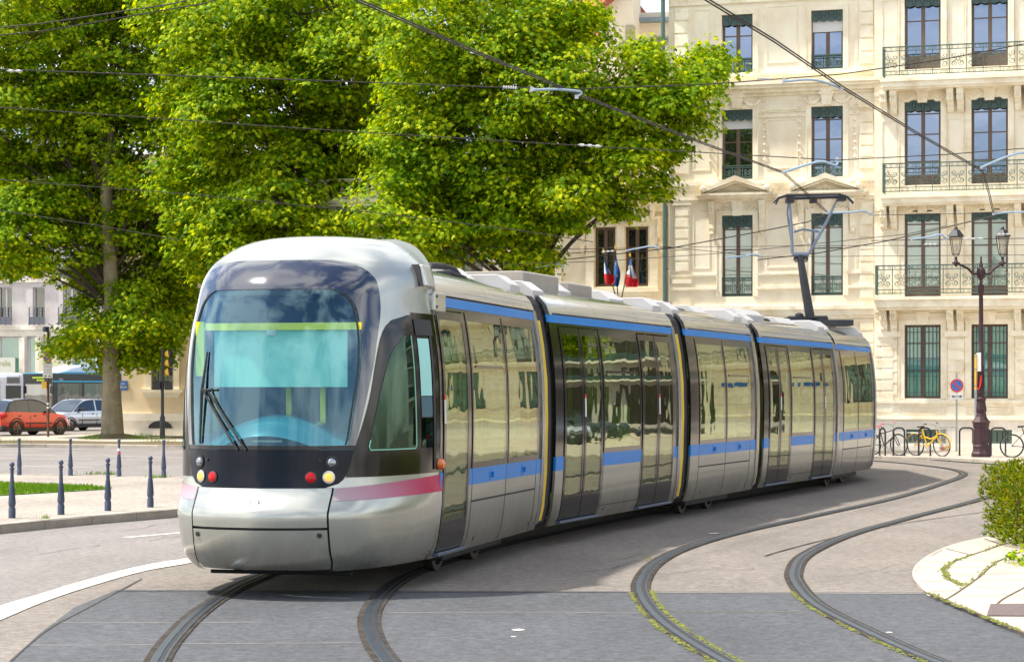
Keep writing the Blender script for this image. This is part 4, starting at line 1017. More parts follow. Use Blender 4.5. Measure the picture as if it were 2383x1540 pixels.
def ornament(mb, cx, cz, s=1, y=0):
    """carved shell with swags over a window"""
    mb.prism([(cx - .13 * s, y - .14, cz - .22 * s), (cx + .13 * s, y - .14, cz - .22 * s), (cx + .19 * s, y - .14, cz + .14 * s), (cx - .19 * s, y - .14, cz + .14 * s)], (0, .14, 0))
    for i in range(7):
        an = math.pi * (i + .5) / 7; mb.tube([(cx, y - .12, cz + .1 * s), (cx + .24 * s * math.cos(an), y - .16, cz + .1 * s + .24 * s * math.sin(an))], [.03 * s, .05 * s], 6)
    for sg in (-1, 1):
        mb.tube([(cx + sg * (.2 + .5 * t) * s, y - .05, cz + (.02 - .17 * math.sin(math.pi * t)) * s) for t in (0, .2, .4, .6, .8, 1)], [.03 * s, .05 * s, .06 * s, .06 * s, .05 * s, .03 * s], 6)
        scroll(mb, cx + sg * .62 * s, cz + .06 * s, .09 * s, y - .03, 1.2, sg, .022 * s)
def bracket(mb, x, zt, h=.75, w=.2, dep=.42, y=0):
    prof = [(0, 0), (-dep, 0), (-dep * 1.0, -.12), (-dep * .85, -.2), (-dep * .9, -.34), (-dep * .55, -.42), (-dep * .35, -h * .75), (-dep * .42, -h * .88), (-dep * .2, -h), (0, -h)]
    mb.prism([(x - w / 2, y + p, zt + q) for p, q in prof], (w, 0, 0))
    for k in (-.28, 0, .28): mb.box(x + w * k - .015, x + w * k + .015, y - dep * .92 - .012, y - dep * .3, zt - .36, zt - .14)
def quoins(mb, a, b, z0, z1, st=.40, pr=.07, y=0, gap=.035, edge=True):
    n = max(1, round((z1 - z0) / st)); h = (z1 - z0) / n; mb.box(a - .02, b + .02, y - .02, y + .002, z0, z1)
    for i in range(n):
        za, zb = z0 + i * h + gap / 2, z0 + (i + 1) * h - gap / 2; c = .025
        A = [(a, y - .02, za), (b, y - .02, za), (b, y - .02, zb), (a, y - .02, zb)]; B = [(a + c, y - pr, za + c), (b - c, y - pr, za + c), (b - c, y - pr, zb - c), (a + c, y - pr, zb - c)]
        mb.add(A + B, [(4, 5, 6, 7), (0, 1, 5, 4), (1, 2, 6, 5), (2, 3, 7, 6), (3, 0, 4, 7)])
def cornice(mb, x0, x1, z, steps, y=0):
    """steps: (height, projection) from top to bottom"""
    for h, p in steps: mb.box(x0 - p * .5, x1 + p * .5, y - p, y + .01, z - h, z); z -= h
    return z
def dentils(mb, x0, x1, z, h=.08, w=.07, pr=.12, y=0):
    n = int((x1 - x0) / (w * 2))
    for i in range(n): mb.box(x0 + (x1 - x0) * i / n, x0 + (x1 - x0) * i / n + w, y - pr, y, z - h, z)
# ---- cream mansion on the right
A = Bld('town_house', 2100, 67.5, .30, 'cream stone mansion block with green valances and iron balconies on the right')
P = A.root; HT = 16.2; XL = A.s_at(1556); XP = A.s_at(2037); XR = 12.3
PY = -.22        # pavilion plane stands proud
colA = (A.s_at(1680), A.s_at(1752)); colB = (A.s_at(1888), A.s_at(1962)); colC = (A.s_at(2107), A.s_at(2191)); colD = (A.s_at(2262), A.s_at(2347))
pit = colD[0] - colC[0]; wC = colC[1] - colC[0]
colE = (colD[0] + pit, colD[1] + pit)
right = [colE] + [(colE[0] + 2.6 * (i + 1), colE[1] + 2.6 * (i + 1)) for i in range(2)]
F4, F3, F2, F1 = (11.9, 13.73), (8.55, 10.74), (4.87, 7.42), (1.67, 3.92)
holesL = []; holesP = []
for c in (colA, colB):
    for f in (F4, F3, F2): holesL.append((c[0], c[1], f[0], f[1]))
for f, lo, hi in ((F4, 11.75, 14.0), (F3, 8.2, 10.8), (F2, 4.78, 7.46), (F1, 1.67, 3.92)):
    for c in [colC, colD] + right: holesP.append((c[0], c[1], lo, hi))
gnd = [(A.s_at(1650), A.s_at(1735), 1.67, 3.92), (A.s_at(1860), A.s_at(1945), 1.67, 3.92)]
k = MB(); wall(k, XL, XP, 1.1, HT, holesL + gnd)
wall(k, XP, XR, 1.1, HT, holesP, PY); k.quad((XP, PY, 1.1), (XP, 0, 1.1), (XP, 0, HT), (XP, PY, HT))
k.quad((XL, 12, 0), (XL, 0, 0), (XL, 0, HT), (XL, 12, HT)); k.quad((XR, PY, 0), (XR, 14, 0), (XR, 14, HT), (XR, PY, HT)); k.quad((XL, 0, HT), (XR, 0, HT), (XR, 13, HT), (XL, 13, HT)); k.quad((XR, 13, 0), (XL, 13, 0), (XL, 13, HT), (XR, 13, HT))
k.build('wall', M['cream'], P)
k = MB(); vents = [(A.s_at(x0), A.s_at(x1), .32, .78) for x0, x1 in ((2140, 2290 - 60), (2300, 2345))]
vents = [(colC[0] + .05, colC[1] + .15, .30, .72), (colD[0] + .02, colD[1] + .12, .30, .72), (colE[0], colE[1], .3, .72)]
wall(k, XL, XP, 0, 1.1, [], -.03); wall(k, XP, XR, 0, 1.1, vents, PY - .05)
k.box(XP - .02, XR, PY - .10, PY - .04, 0, .22); k.build('plinth', M['plinth'], P)
for v in vents:
    k = MB(); k.mat(0); k.box(v[0], v[1], PY + .02, PY + .04, v[2], v[3]); k.mat(1)
    for i in range(7):
        x = v[0] + (v[1] - v[0]) * (i + .7) / 7.5; k.box(x - .018, x + .018, PY + .01, PY + .018, v[2] + .06, v[3] - .06)
    k.build('cellar_grille', [M['gateg'], M['black']], P)
T = MB()      # carved trim, one part of the facade
def course(z, steps, y=0):
    cuts = [XL + .05] + sorted([colA[0] - .14, colA[1] + .14, colB[0] - .14, colB[1] + .14]) + [XP]
    for i in range(0, 6, 2): 
        zz = z
        for h, p in steps: T.box(cuts[i], cuts[i + 1], y - p, y + .01, zz - h, zz); zz -= h
cornice(T, XL + .05, XP, 4.55, [(.12, .16), (.18, .10), (.10, .05)]); T.box(XL + .05, XP, -.03, 0, 3.95, 4.12)
course(5.58, [(.05, .07), (.05, .04)]); course(5.18, [(.09, .09), (.04, .05)])
cornice(T, XL + .05, XP, 8.50, [(.12, .12), (.16, .04)]); cornice(T, XL + .05, XP, 8.02, [(.10, .12), (.10, .07)])
cornice(T, XL + .05, XP, 11.86, [(.10, .14), (.08, .06)]); cornice(T, XL + .05, XP, 11.55, [(.10, .38), (.10, .30), (.12, .18), (.10, .06)])
course(10.72, [(.05, .05), (.06, .03)]); course(10.5, [(.04, .04)])
cornice(T, XL + .05, XP, 14.55, [(.12, .10), (.3, .03), (.05, .06)])
for x in (1595, 1715, 1819, 1925, 2010):
    for dx in ((-25, 0, 25) if x in (1715, 1925) else (0,)):
        c = A.pz(x + dx, 50); T.lathe([(.09, 0), (.09, .03), (.05, .05), (.02, .02)], 10, Matrix.Translation((c[0], -.01, 14.28)) @ Matrix.Rotation(R(90), 4, 'X'))
qa, qb = A.s_at(1570), A.s_at(1604)
for z0, z1 in ((5.65, 7.75), (8.75, 11.05), (11.98, 14.0), (.3, 3.9)): quoins(T, qa, qb, z0, z1, .37)
for z in (7.78, 5.3, 4.6): T.box(qa - .08, qb + .08, -.10, 0, z, z + .14)
qa, qb = A.s_at(2001), A.s_at(2034)
for z0, z1 in ((4.75, 7.75), (8.75, 10.9), (11.98, 14.0), (1.2, 4.1)): quoins(T, qa, qb, z0, z1, .37)
T.prism([(qa - .08, -.12, 10.9), (qb + .08, -.12, 10.9), (qb + .02, -.12, 10.65), (qa - .02, -.12, 10.65)], (0, .12, 0))
# panels between the windows
def panel(a, b, c, d, y=0, w=.035):
    T.box(a, b, y - .022, y, c, c + w); T.box(a, b, y - .022, y, d - w, d); T.box(a, a + w, y - .022, y, c + w, d - w); T.box(b - w, b, y - .022, y, c + w, d - w)
mid = (colA[1] + .42, colB[0] - .42)
for c, d in ((5.75, 7.6), (8.85, 10.4), (12.15, 13.95)):
    panel(mid[0], mid[1], c, d); panel(A.s_at(1612), colA[0] - .38, c, d); panel(colB[1] + .38, A.s_at(1996), c, d)
for c in (colA, colB):
    for f in (F4, F3, F2): surround(T, c[0], c[1], f[0], f[1], .14, .05)
    m = (c[0] + c[1]) / 2
    ornament(T, m, F3[1] + .26, 1.05)
    for sg in (-1, 1):   # bead garlands beside the third-storey windows
        x = m + sg * .86
        for i in range(9): T.lathe([(.045, 0), (.045, .02), (.02, .05)], 7, Matrix.Translation((x, -.02, F3[1] + .25 - i * .23)) @ Matrix.Rotation(R(90), 4, 'X'))
    # pediment
    z = 7.92; hw_ = 1.06
    cornice(T, m - hw_, m + hw_, z + .18, [(.07, .40), (.06, .34), (.05, .26), (.06, .16)]); dentils(T, m - hw_, m + hw_, z + .02, .05, .04, .22)
    for sg in (-1, 1):
        T.prism([(m + sg * hw_ * 1.03, -.42, z + .18), (m + sg * hw_ * 1.03, -.42, z + .30), (m, -.42, z + .72), (m, -.42, z + .56)], (0, .44, 0))
        T.prism([(m + sg * hw_ * .9, -.30, z + .17), (m + sg * hw_ * .9, -.30, z + .20), (m, -.30, z + .56), (m, -.30, z + .48)], (0, .3, 0))
        T.lathe([(.11, 0), (.11, .1), (.05, .14)], 8, Matrix.Translation((m + sg * hw_ * .96, -.33, z + .32)) @ Matrix.Rotation(R(90), 4, 'X'))
        bracket(T, m + sg * .80, z - .06, .95, .17, .26); T.lathe([(.06, -.06), (.08, 0), (.05, .06)], 8, None, (m + sg * .80, -.08, z - 1.06))
        scroll(T, m + sg * .36, F2[1] + .24, .11, -.03, 1.3, sg, .028); T.tube([(m + sg * .3, -.03, F2[1] + .12), (m + sg * .55, -.04, F2[1] + .16), (m + sg * .62, -.03, F2[1] + .22)], .03, 5)
    T.prism([(m - .5, -.06, z + .19), (m + .5, -.06, z + .19), (m, -.06, z + .42)], (0, .05, 0))
    for q in range(5): scroll(T, m + (q - 2) * .13, z + .25, .05, -.08, 1, 1, .016)
    T.prism([(m - .13, -.16, F2[1] - .02), (m + .13, -.16, F2[1] - .02), (m + .17, -.16, z - .06), (m - .17, -.16, z - .06)], (0, .16, 0))
# pavilion
for z in (4.42, 8.02, 11.55): pass
for f in (4.44, 7.86, 11.40):
    cornice(T, XP + .62, XR, f, [(.10, .72), (.16, .66), (.06, .60)], PY) if f > 4.5 else cornice(T, XP + .45, XR, f + .32, [(.10, .78), (.22, .72), (.08, .62)], PY)
for f in (4.44, 7.56, 11.08):
    T.box(XP, XR, PY - .05, PY, f - .14, f); T.box(XP, XR, PY - .03, PY, f - .24, f - .18)
pm = (colC[1] + colD[0]) / 2; pl = colC[0] - (pm - colC[1]); pr_ = colD[1] + (pm - colC[1])
for x in (pl, pm, pr_):
    for f in (4.42, 7.56, 11.08):
        for dx in (-.15, .15): bracket(T, x + dx, f, .70, .2, .48, PY)
    T.box(x - .36, x + .36, PY - .11, PY, 3.55, 3.72)
    quoins(T, x - .26, x + .26, 1.75, 3.5, .36, .06, PY)
    T.box(x - .30, x + .30, PY - .035, PY, 1.15, 1.45)
    for f0, f1 in ((8.4, 10.2), (4.95, 6.75), (12.0, 13.9)): panel(x - .24, x + .24, f0, f1, PY)
for c in [colC, colD] + right:
    m = (c[0] + c[1]) / 2
    for lo, hi in ((11.75, 14.0), (8.2, 10.8), (4.78, 7.46), (1.67, 3.92)): surround(T, c[0], c[1], lo, hi, .15, .045, PY)
    ornament(T, m, 10.8 + .14, 1.05, PY); ornament(T, m, 7.46 + .08, .95, PY)
    T.prism([(m - .14, PY - .08, 3.97), (m + .14, PY - .08, 3.97), (m + .22, PY - .08, 4.32), (m - .22, PY - .08, 4.32)], (0, .08, 0))
    T.box(c[0] - .2, c[1] + .2, PY - .03, PY, 1.42, 1.52); panel(c[0] - .05, c[1] + .05, 1.2, 1.40, PY); panel(c[0] + .08, c[1] - .08, 1.26, 1.36, PY)
    for sx in (c[0] - .28, c[1] + .12):
        for q in range(4): T.box(sx + q * .04, sx + q * .04 + .018, PY - .012, PY, 1.2, 1.38)
cornice(T, XP, XR, 1.62, [(.10, .10), (.06, .05)], PY); cornice(T, XP, XR, 1.16, [(.08, .09), (.06, .12)], PY)
cornice(T, XP, XR, 14.62, [(.14, .12), (.3, .04)], PY)
for x in (pl, pm, pr_): T.lathe([(.10, 0), (.10, .03), (.05, .05), (.02, .02)], 10, Matrix.Translation((x, PY, 14.33)) @ Matrix.Rotation(R(90), 4, 'X'))
cornice(T, XL - .3, XR + .3, 15.6, [(.15, .6), (.15, .45), (.2, .2)])
qx = XP + .22
for z0, z1 in ((1.2, 3.6),): quoins(T, A.s_at(2040), A.s_at(2082), z0, z1, .36, .07, PY)
# off to the right, bare rusticated wall with tall windows
quoins(T, XR - .6, XR, 1.2, 4.0, .37, .07, PY); quoins(T, XR - .5, XR, 5, 14, .4, .06, PY)
for c0, c1 in zip([colE] + right[1:], right[1:] + [(XR - .4, XR)]):
    if c1[0] - c0[1] > .7:
        for z0, z1 in ((1.7, 4.0), (4.9, 7.4), (8.4, 10.8)): quoins(T, c0[1] + .22, c1[0] - .22, z0, z1, .38, .06, PY, gap=.05)
ob = T.build('carved_trim', M['cream2'], P); fix(ob)
# windows
for i, c in enumerate((colA, colB)):
    o = window(P, c[0], c[1], *F4, pane='pane_sky', lam=.30, blind=(0, .36)[i], bars=(.36,)); guard(o, c[0], c[1], F4[0], F4[0] + .44)
    o = window(P, c[0], c[1], *F3, pane='pane_sky', lam=.30, blind=(.30, 0)[i], bars=(.18, .46) if i else (.46, .8)); guard(o, c[0], c[1], F3[0], F3[0] + .42)
    o = window(P, c[0], c[1], *F2, pane='pane_cur', lam=.34, bars=(.17, .42)); guard(o, c[0], c[1], F2[0], F2[0] + .58)
for h in gnd: window(P, *h, pane='pane_teal', bars=(.3, .7))
for c in [colC, colD] + right:
    window(P, c[0], c[1], 11.75, 14.0, PY, lam=.30, bars=(.34, .68), kick=.35)
    window(P, c[0], c[1], 8.2, 10.8, PY, lam=.30, bars=(.16, .40, .72), kick=.25)
    window(P, c[0], c[1], 4.78, 7.46, PY, pane='pane_cur', lam=.32, bars=(.17, .42, .78), kick=.25)
    o = window(P, c[0], c[1], 1.67, 3.92, PY, pane='pane_teal', bars=(.25, .62), kick=0)
    k = MB(); n = 9
    for i in range(n + 1): x = c[0] + (c[1] - c[0]) * (i + .2) / (n + .4); k.tube([(x, PY + .05, 1.69), (x, PY + .05, 3.86)], .011, 5)
    for z in (1.85, 2.35, 2.9, 3.35, 3.7): k.box(c[0], c[1], PY + .04, PY + .052, z - .01, z + .01)
    k.build('window_bars', M['raild'], o)
for z, x0 in ((4.78, XP + .12), (7.88, XP + .34), (11.42, XP + .34)):
    k = MB(); ironwork(k, x0, XR - .3, z + .06, z + .92, PY - .66, .5)
    for q in range(2):
        kk = MB(); 
    k.box(x0 - .01, x0 + .01, PY - .66, PY - .02, z + .9, z + .94); k.box(x0 - .01, x0 + .01, PY - .66, PY - .02, z + .05, z + .08)
    for q in range(5): k.box(x0 - .01, x0 + .01, PY - .64 + q * .13, PY - .62 + q * .13, z + .05, z + .92)
    k.build('balcony_railing', M['railg'], P)
# downpipe
k = MB(); xp = A.s_at(1549); k.tube([(xp, -.12, 4.0), (xp, -.12, 8.9), (xp - .06, -.12, 9.15), (xp - .06, -.12, 14.4)], .07, 10)
k.lathe([(.09, 0), (.2, .35), (.22, .5)], 10, None, (xp - .06, -.12, 14.3))
for z in (6.2, 8.6, 13): k.lathe([(.09, 0), (.09, .06)], 10, None, (xp, -.12, z))
k.build('downpipe', M['pipe'], P, smooth=True)
# street name plate on the corner seen only in reflections
k = MB(); k.box(XR - 1.5, XR - .7, PY - .12, PY - .09, 2.6, 2.95); k.build('street_plate', M['sblue'], P)
# roof
k = MB(); k.add([(XL - .3, -.5, 15.62), (XR + .3, -.5, 15.62), (XR + .3, 6, 18.6), (XL - .3, 6, 18.6), (XR + .3, 13, 15.62), (XL - .3, 13, 15.62)], [(0, 1, 2, 3), (3, 2, 4, 5), (0, 3, 5), (1, 4, 2)]); k.build('roof', M['zinc'], P)
# ---- sandstone house behind the plane trees
Bm_ = Bld('sandstone_house', 1545, 71.6, .25, 'low sandstone town house with hooded twin windows beside the green downpipe')
P = Bm_.root; xL = Bm_.s_at(560); H2 = 8.35
prs = [((1384, 1432), (1455, 1508)), ((1072, 1124), None), ((1235, 1292), None), ((905, 962), None), ((740, 800), None)]
holes = []; wl = []
for a, b in prs:
    for q in (a, b):
        if q: wl.append((Bm_.s_at(q[0]), Bm_.s_at(q[1]), 5.33, 7.28 if b else 7.15)); holes.append(wl[-1]); 
gl2 = [(Bm_.s_at(x), Bm_.s_at(x + 60), 1.3, 3.6) for x in (1430, 1260, 1090, 920, 760)]
k = MB(); wall(k, xL, 0, 0, H2, holes + gl2); k.quad((xL, 10, 0), (xL, 0, 0), (xL, 0, H2), (xL, 10, H2)); k.quad((xL, 0, H2), (0, 0, H2), (0, 10, H2), (xL, 10, H2)); k.build('wall', M['cream3'], P)
for h in wl: window(P, *h, pane='pane_dark', bars=(.34,), fw=.09)
for h in gl2: window(P, *h, pane='pane_dark', bars=(.34,), fw=.09)
T = MB()
cornice(T, xL, 0, 8.35, [(.12, .5), (.12, .42), (.16, .25), (.2, .08)]); cornice(T, xL, 0, 7.62 - .02, [(.06, .08)])
for i in range(int(-xL / .55)): bracket(T, -.35 - i * .55, 7.96, .28, .14, .25)
# balustrade
T.box(xL, 0, -.38, -.22, 8.35, 8.45); T.box(xL, 0, -.40, -.20, 8.95, 9.05)
for i in range(int(-xL / .3)):
    if i % 8 == 0: T.box(-.3 - i * .3, -.02 - i * .3, -.39, -.21, 8.45, 9.1)
    else: T.lathe([(.04, 0), (.08, .15), (.03, .35), (.06, .5)], 6, None, (-.15 - i * .3, -.3, 8.45))
h0, h1 = wl[0][0] - .35, wl[1][1] + .35
T.box(h0, h1, -.10, 0, 5.14, 5.28); T.box(h0 + .08, h1 - .08, -.05, 0, 5.02, 5.14)
for a, b in ((h0, wl[0][0]), (wl[0][1], wl[1][0]), (wl[1][1], h1)): T.box(a + .06, b - .03, -.06, 0, 5.28, 7.42)
T.box(h0, h1, -.07, 0, 7.30, 7.48); T.box(h0 - .05, h1 + .05, -.2, 0, 7.48, 7.60); T.box(h0 - .05, h0 + .03, -.15, 0, 6.9, 7.48); T.box(h1 - .03, h1 + .05, -.15, 0, 6.9, 7.48)
for c in ((wl[0][0] + wl[0][1]) / 2 + .05, (wl[1][0] + wl[1][1]) / 2 - .05): T.prism([(c - .2, -.2, 7.60), (c + .2, -.2, 7.60), (c + .06, -.2, 7.66), (c, -.2, 7.80), (c - .06, -.2, 7.66)], (0, .2, 0))
T.lathe([(.03, 0), (.09, .12), (.07, .22), (.12, .32)], 8, None, (h1 + .08, -.08, 6.42)); T.lathe([(.03, 0), (.09, .12), (.07, .22), (.12, .32)], 8, None, (h0 - .05, -.08, 6.42))
T.box(xL, h0 - .1, -.06, 0, 6.62, 6.72); T.box(xL, h0 - .1, -.03, 0, 6.45, 6.62)
for h in wl[2:]:
    for sg, x in ((-1, h[0]), (1, h[1])): T.box(min(x, x + sg * .22), max(x, x + sg * .22), -.05, 0, 4.4, 7.3); T.lathe([(.03, 0), (.08, .1), (.06, .2), (.10, .28)], 7, None, (x + sg * .33, -.06, 6.40))
    T.box(h[0] - .25, h[1] + .25, -.09, 0, 7.3, 7.45)
T.box(xL, 0, -.09, 0, 4.2, 4.36)
fix(T.build('carved_trim', M['cream2'], P))
# ---- gabled house rising behind it
Cg = Bld('gabled_house', 1440, 80.0, .2, 'tall gabled house with red tiled roof and rough quoins above the trees')
P = Cg.root; xa, xb = Cg.s_at(1325), Cg.s_at(1474); zr = Cg.pz(1400, 28)[1]
k = MB(); z0 = Cg.pz(1392, 36)[1]; z1 = Cg.pz(1437, -2)[1]; xm = Cg.s_at(1392)
xr0 = Cg.s_at(1200)
k.poly([(xm, 0, 0), (xb, 0, 0), (xb, 0, z1 + 1.2), (Cg.s_at(1445), 0, z1 + .4), (xm, 0, z0)]); k.quad((xb, 0, 0), (xb, 1.9, 0), (xb, 1.9, z1 + 1.2), (xb, 0, z1 + 1.2))
k.quad((xr0, .3, 0), (xm, .3, 0), (xm, .3, z0 - 1.2), (xr0, .3, z0 - 1.2)); k.quad((xm, 0, 0), (xm, .3, 0), (xm, .3, z0), (xm, 0, z0))
k.quad((xb, 1.9, 0), (xb + 2.6, 1.9, 0), (xb + 2.6, 1.9, 16), (xb, 1.9, 16)); k.build('wall', M['gable'], P)
k = MB(); xq0, xq1 = Cg.s_at(1456), xb
n = 15
for i in range(n):
    zb = 7 + i * .55; d = .12 if i % 2 else 0; k.box(xq0 - d, xq1 + .03, -.05, .35, zb, zb + .53)
k.build('quoin', M['quoin'], P, bevel=.03)
k = MB(); e0 = (Cg.s_at(1386), z0 - .15); e1_ = (Cg.s_at(1452), Cg.pz(1452, -22)[1])
k.prism([(e0[0], -.35, e0[1]), (e1_[0], -.35, e1_[1]), (e1_[0], -.35, e1_[1] + .22), (e0[0], -.35, e0[1] + .22)], (0, .4, 0)); k.build('barge_board', mat('red_brown_board', (.26, .06, .035), .7), P)
k = MB(); zt = z0 - 1.2; k.quad((xr0, .2, zt), (xm, .2, zt), (e1_[0], 5, e1_[1] + 1.2), (xr0 + 2, 5, e1_[1] + 1.2)); k.quad((xm, .05, z0), (e1_[0], .05, e1_[1] + .2), (e1_[0], 6, e1_[1] + .2), (xm, 6, z0)); k.build('roof', M['tile'], P)
k = MB(); k.box(xb - .1, xb + 2.6, 1.5, 2.0, 15.6, 15.75); k.build('gutter', M['zinc'], P)
sx = Cg.s_at(1514); window(P, sx, sx + .38, 13.35 + .5, 14.2 + .5, 1.72, pane='pane_dark', frame='white_frame', bars=(), mull=False)
k = MB(); k.box(sx - .25, sx + .6, 1.82, 1.9, 14.75, 15.05); k.build('lintel', M['quoin'], P)
# ---- beige house at the left behind the plane tree
D = Bld('beige_house', 330, 88.8, .12, 'beige rendered house with pale stone plinth behind the big plane tree')
P = D.root; x0, x1 = D.s_at(283), D.s_at(700); hz = [D.rect(352, 720, 404, 905), D.rect(352, 470, 404, 640), D.rect(560, 720, 612, 905)]
k = MB(); wall(k, x0, x1, 2.75 - .2 - 1.55, 11.5, hz); 
k.quad((x0, 12, 0), (x0, 0, 0), (x0, 0, 11.5), (x0, 12, 11.5)); k.quad((x0, 0, 11.5), (x1, 0, 11.5), (x1, 12, 11.5), (x0, 12, 11.5)); k.build('wall', M['beige'], P)
zp = D.pz(350, 962)[1]
k = MB(); k.box(x0 - .05, x1, -.08, .02, 0, zp - .3); k.box(x0 - .08, x1, -.12, .02, zp - .3, zp); k.build('plinth', M['plinth'], P)
for h in hz:
    window(P, *h, pane='pane_dark', bars=(), frame='gateg', fw=.03, mull=False)
    k = MB(); k.box(h[0] - .24, h[0], -.06, 0, h[2], h[3] + .24); k.box(h[1], h[1] + .24, -.06, 0, h[2], h[3] + .24); k.box(h[0], h[1], -.06, 0, h[3], h[3] + .24)
    k.box(h[0] - .4, h[1] + .4, -.16, 0, h[2] - .14, h[2]); k.prism([(h[0] - .33, -.12, h[2] - .14), (h[1] + .33, -.12, h[2] - .14), (h[1] + .24, -.12, h[2] - .34), (h[0] - .24, -.12, h[2] - .34)], (0, .12, 0)); k.build('window_surround', M['cream2'], P)
    k = MB(); n = 7
    for i in range(n): k.box(h[0] + (h[1] - h[0]) * i / n + .01, h[0] + (h[1] - h[0]) * (i + 1) / n - .01, .10, .12, h[2] + .05, h[3]);
    k.build('shutter', mat('grey_green_shutter', (.16, .20, .17), .7, var=.15), P)
k = MB(); c = D.pz(375, 996); k.poly([(c[0] + .5 * math.cos(a), -.125, c[1] + .31 * math.sin(a)) for a in np.linspace(0, math.pi, 12)]); 
k.build('cellar_vent', M['black'], P)
sc0 = D.rect(270, 886, 297, 908); k = MB(); k.box(sc0[0], sc0[1], -.05, -.01, sc0[2], sc0[3]); k.mat(1); sp_ = k.build('street_plate', M['sblue'], P)
tx = text('AN\nSSEUR', 'plate_lettering', .13, M['white'], sp_, ((sc0[0] + sc0[1]) / 2 + .06, -.056, (sc0[2] + sc0[3]) / 2), (R(90), 0, 0), .002)
# ---- pale grey block far left
E = Bld('apartment_block', 100, 142.0, .28, 'pale grey apartment block with railed french windows and shop boards at far left')
P = E.root; xa, xb = E.s_at(-420), E.s_at(330)
cols = [(-5, 28), (76, 104), (146, 182), (236, 270), (-90, -55), (-170, -135)]
fl = [(668, 750), (552, 640), (430, 520), (310, 400)]
holes = []; meta = []
for i, (a, b) in enumerate(cols):
    for t, bt in fl: r = E.rect(a, t, b, bt); holes.append(r); meta.append((r, i, 'u'))
shop = [E.rect(a, 782, b, 930) for a, b in ((-5, 50), (62, 84 + 0), (100, 138), (165, 225), (-90, -30), (240, 290))]
k = MB(); wall(k, xa, xb, 0, 17, holes + shop, rev=.35); k.quad((xb, 0, 0), (xb, 12, 0), (xb, 12, 17), (xb, 0, 17)); k.quad((xa, 0, 17), (xb, 0, 17), (xb, 12, 17), (xa, 12, 17)); k.build('wall', M['white_wall'], P)
T = MB(); zz = E.pz(100, 762)[1]; T.box(xa, xb, -.12, 0, zz - .15, zz + .1); T.box(xa, xb, -.03, 0, zz - .55, zz - .15); zz = E.pz(100, 655)[1]; T.box(xa, xb, -.08, 0, zz - .05, zz + .12)
for a in (150, 90, 52, 232): 
    s0 = E.s_at(a); T.box(s0 - .2, s0 + .2, -.1, 0, 0, E.pz(a, 785)[1])
T.build('string_course', M['plinth'], P)
for r, i, t in meta:
    o = window(P, *r, pane='pane_dark', bars=(.95,), frame='white_frame', y=.1, mull=(i != 1))
    k = MB(); w_ = (.1 if i != 2 else .15); k.box(r[0] - w_, r[1] + w_, -.30, -.27, r[2] - .15, r[2] + .35); 
    for z in (.55, .75, .95): k.box(r[0] - w_, r[1] + w_, -.30, -.28, r[2] + z, r[2] + z + .02)
    for q in range(4): x = r[0] - w_ + (r[1] - r[0] + 2 * w_) * q / 3; k.box(x - .03, x + .03, -.31, -.26, r[2] - .2, r[2] + .98)
    k.build('balcony_guard', M['greybal'], P)
for r in shop: window(P, *r, pane='pane_teal', bars=(), frame='white_frame', y=.1, mull=False, fw=.12)
board = mat('cream_board', (.62, .60, .40), .6, var=.03); boardw = mat('pale_board', (.60, .61, .53), .6, var=.03); gtx = mat('green_print', (.02, .14, .08), .6, var=0); ytx = mat('olive_print', (.35, .36, .14), .6, var=0)
def signboard(x0_, y0_, x1_, y1_, m, words, size, tree=True, tm=None):
    r = E.rect(x0_, y0_, x1_, y1_); k = MB(); k.box(r[0], r[1], -.30, -.24, r[2], r[3]); o = k.build('sign_board', m, P)
    if words: text(words, 'sign_lettering', size, tm or ytx, o, ((r[0] + r[1]) / 2, -.31, r[3] - size * .75), (R(90), 0, 0), .002)
    if tree:
        k = MB(); cx = (r[0] + r[1]) / 2; cz = (r[2] + r[3]) / 2 - .05; k.poly([(cx + .26 * math.cos(a), -.306, cz + .04 + .24 * math.sin(a)) for a in np.linspace(0, 6.1, 12)]); k.quad((cx - .04, -.307, cz - .45), (cx + .04, -.307, cz - .45), (cx + .04, -.307, cz), (cx - .04, -.307, cz)); k.build('tree_emblem', gtx, o)
    return o
signboard(96, 822, 140, 868, board, 'Oralia', .34); signboard(-20, 832, 40, 872, boardw, 'Oralia', .5, False); signboard(140, 828, 172, 868, boardw, 'Oralia', .3, False)
signboard(-20, 874, 40, 890, boardw, '', .3, False)
# ---- modern street front beyond the frame on the right: it is what the tram's windows mirror
Gm_ = empty('office_block', (34, 84, 0), R(-52), 'modern pale block with pillars beyond the crossing', 'building'); P = Gm_
hs = [(-26 + i * 3.2, -24 + i * 3.2, 4.6 + f * 3.1, 6.3 + f * 3.1) for i in range(17) for f in range(4)]
gs = [(-26 + i * 3.2, -23.4 + i * 3.2, .3, 3.4) for i in range(17)]
k = MB(); wall(k, -28, 30, 0, 17.5, hs + gs, rev=.5); k.quad((-28, .5, 0), (30, .5, 0), (30, .5, 17.5), (-28, .5, 17.5)); k.build('wall', M['white_wall'], P)
k = MB()
for h in hs + gs: k.quad((h[0], .4, h[2]), (h[1], .4, h[2]), (h[1], .4, h[3]), (h[0], .4, h[3]))
k.build('glazing', M['pane_dark'], P)
k = MB()
for f in range(4): k.box(-28, 30, -.9, 0, 3.9 + f * 3.1, 4.15 + f * 3.1)
k.build('balcony_slab', M['plinth'], P)
k = MB()
for f in range(4): k.box(-28, 30, -.9, -.86, 4.15 + f * 3.1, 4.9 + f * 3.1)
k.build('balcony_front', M['lambr'], P)
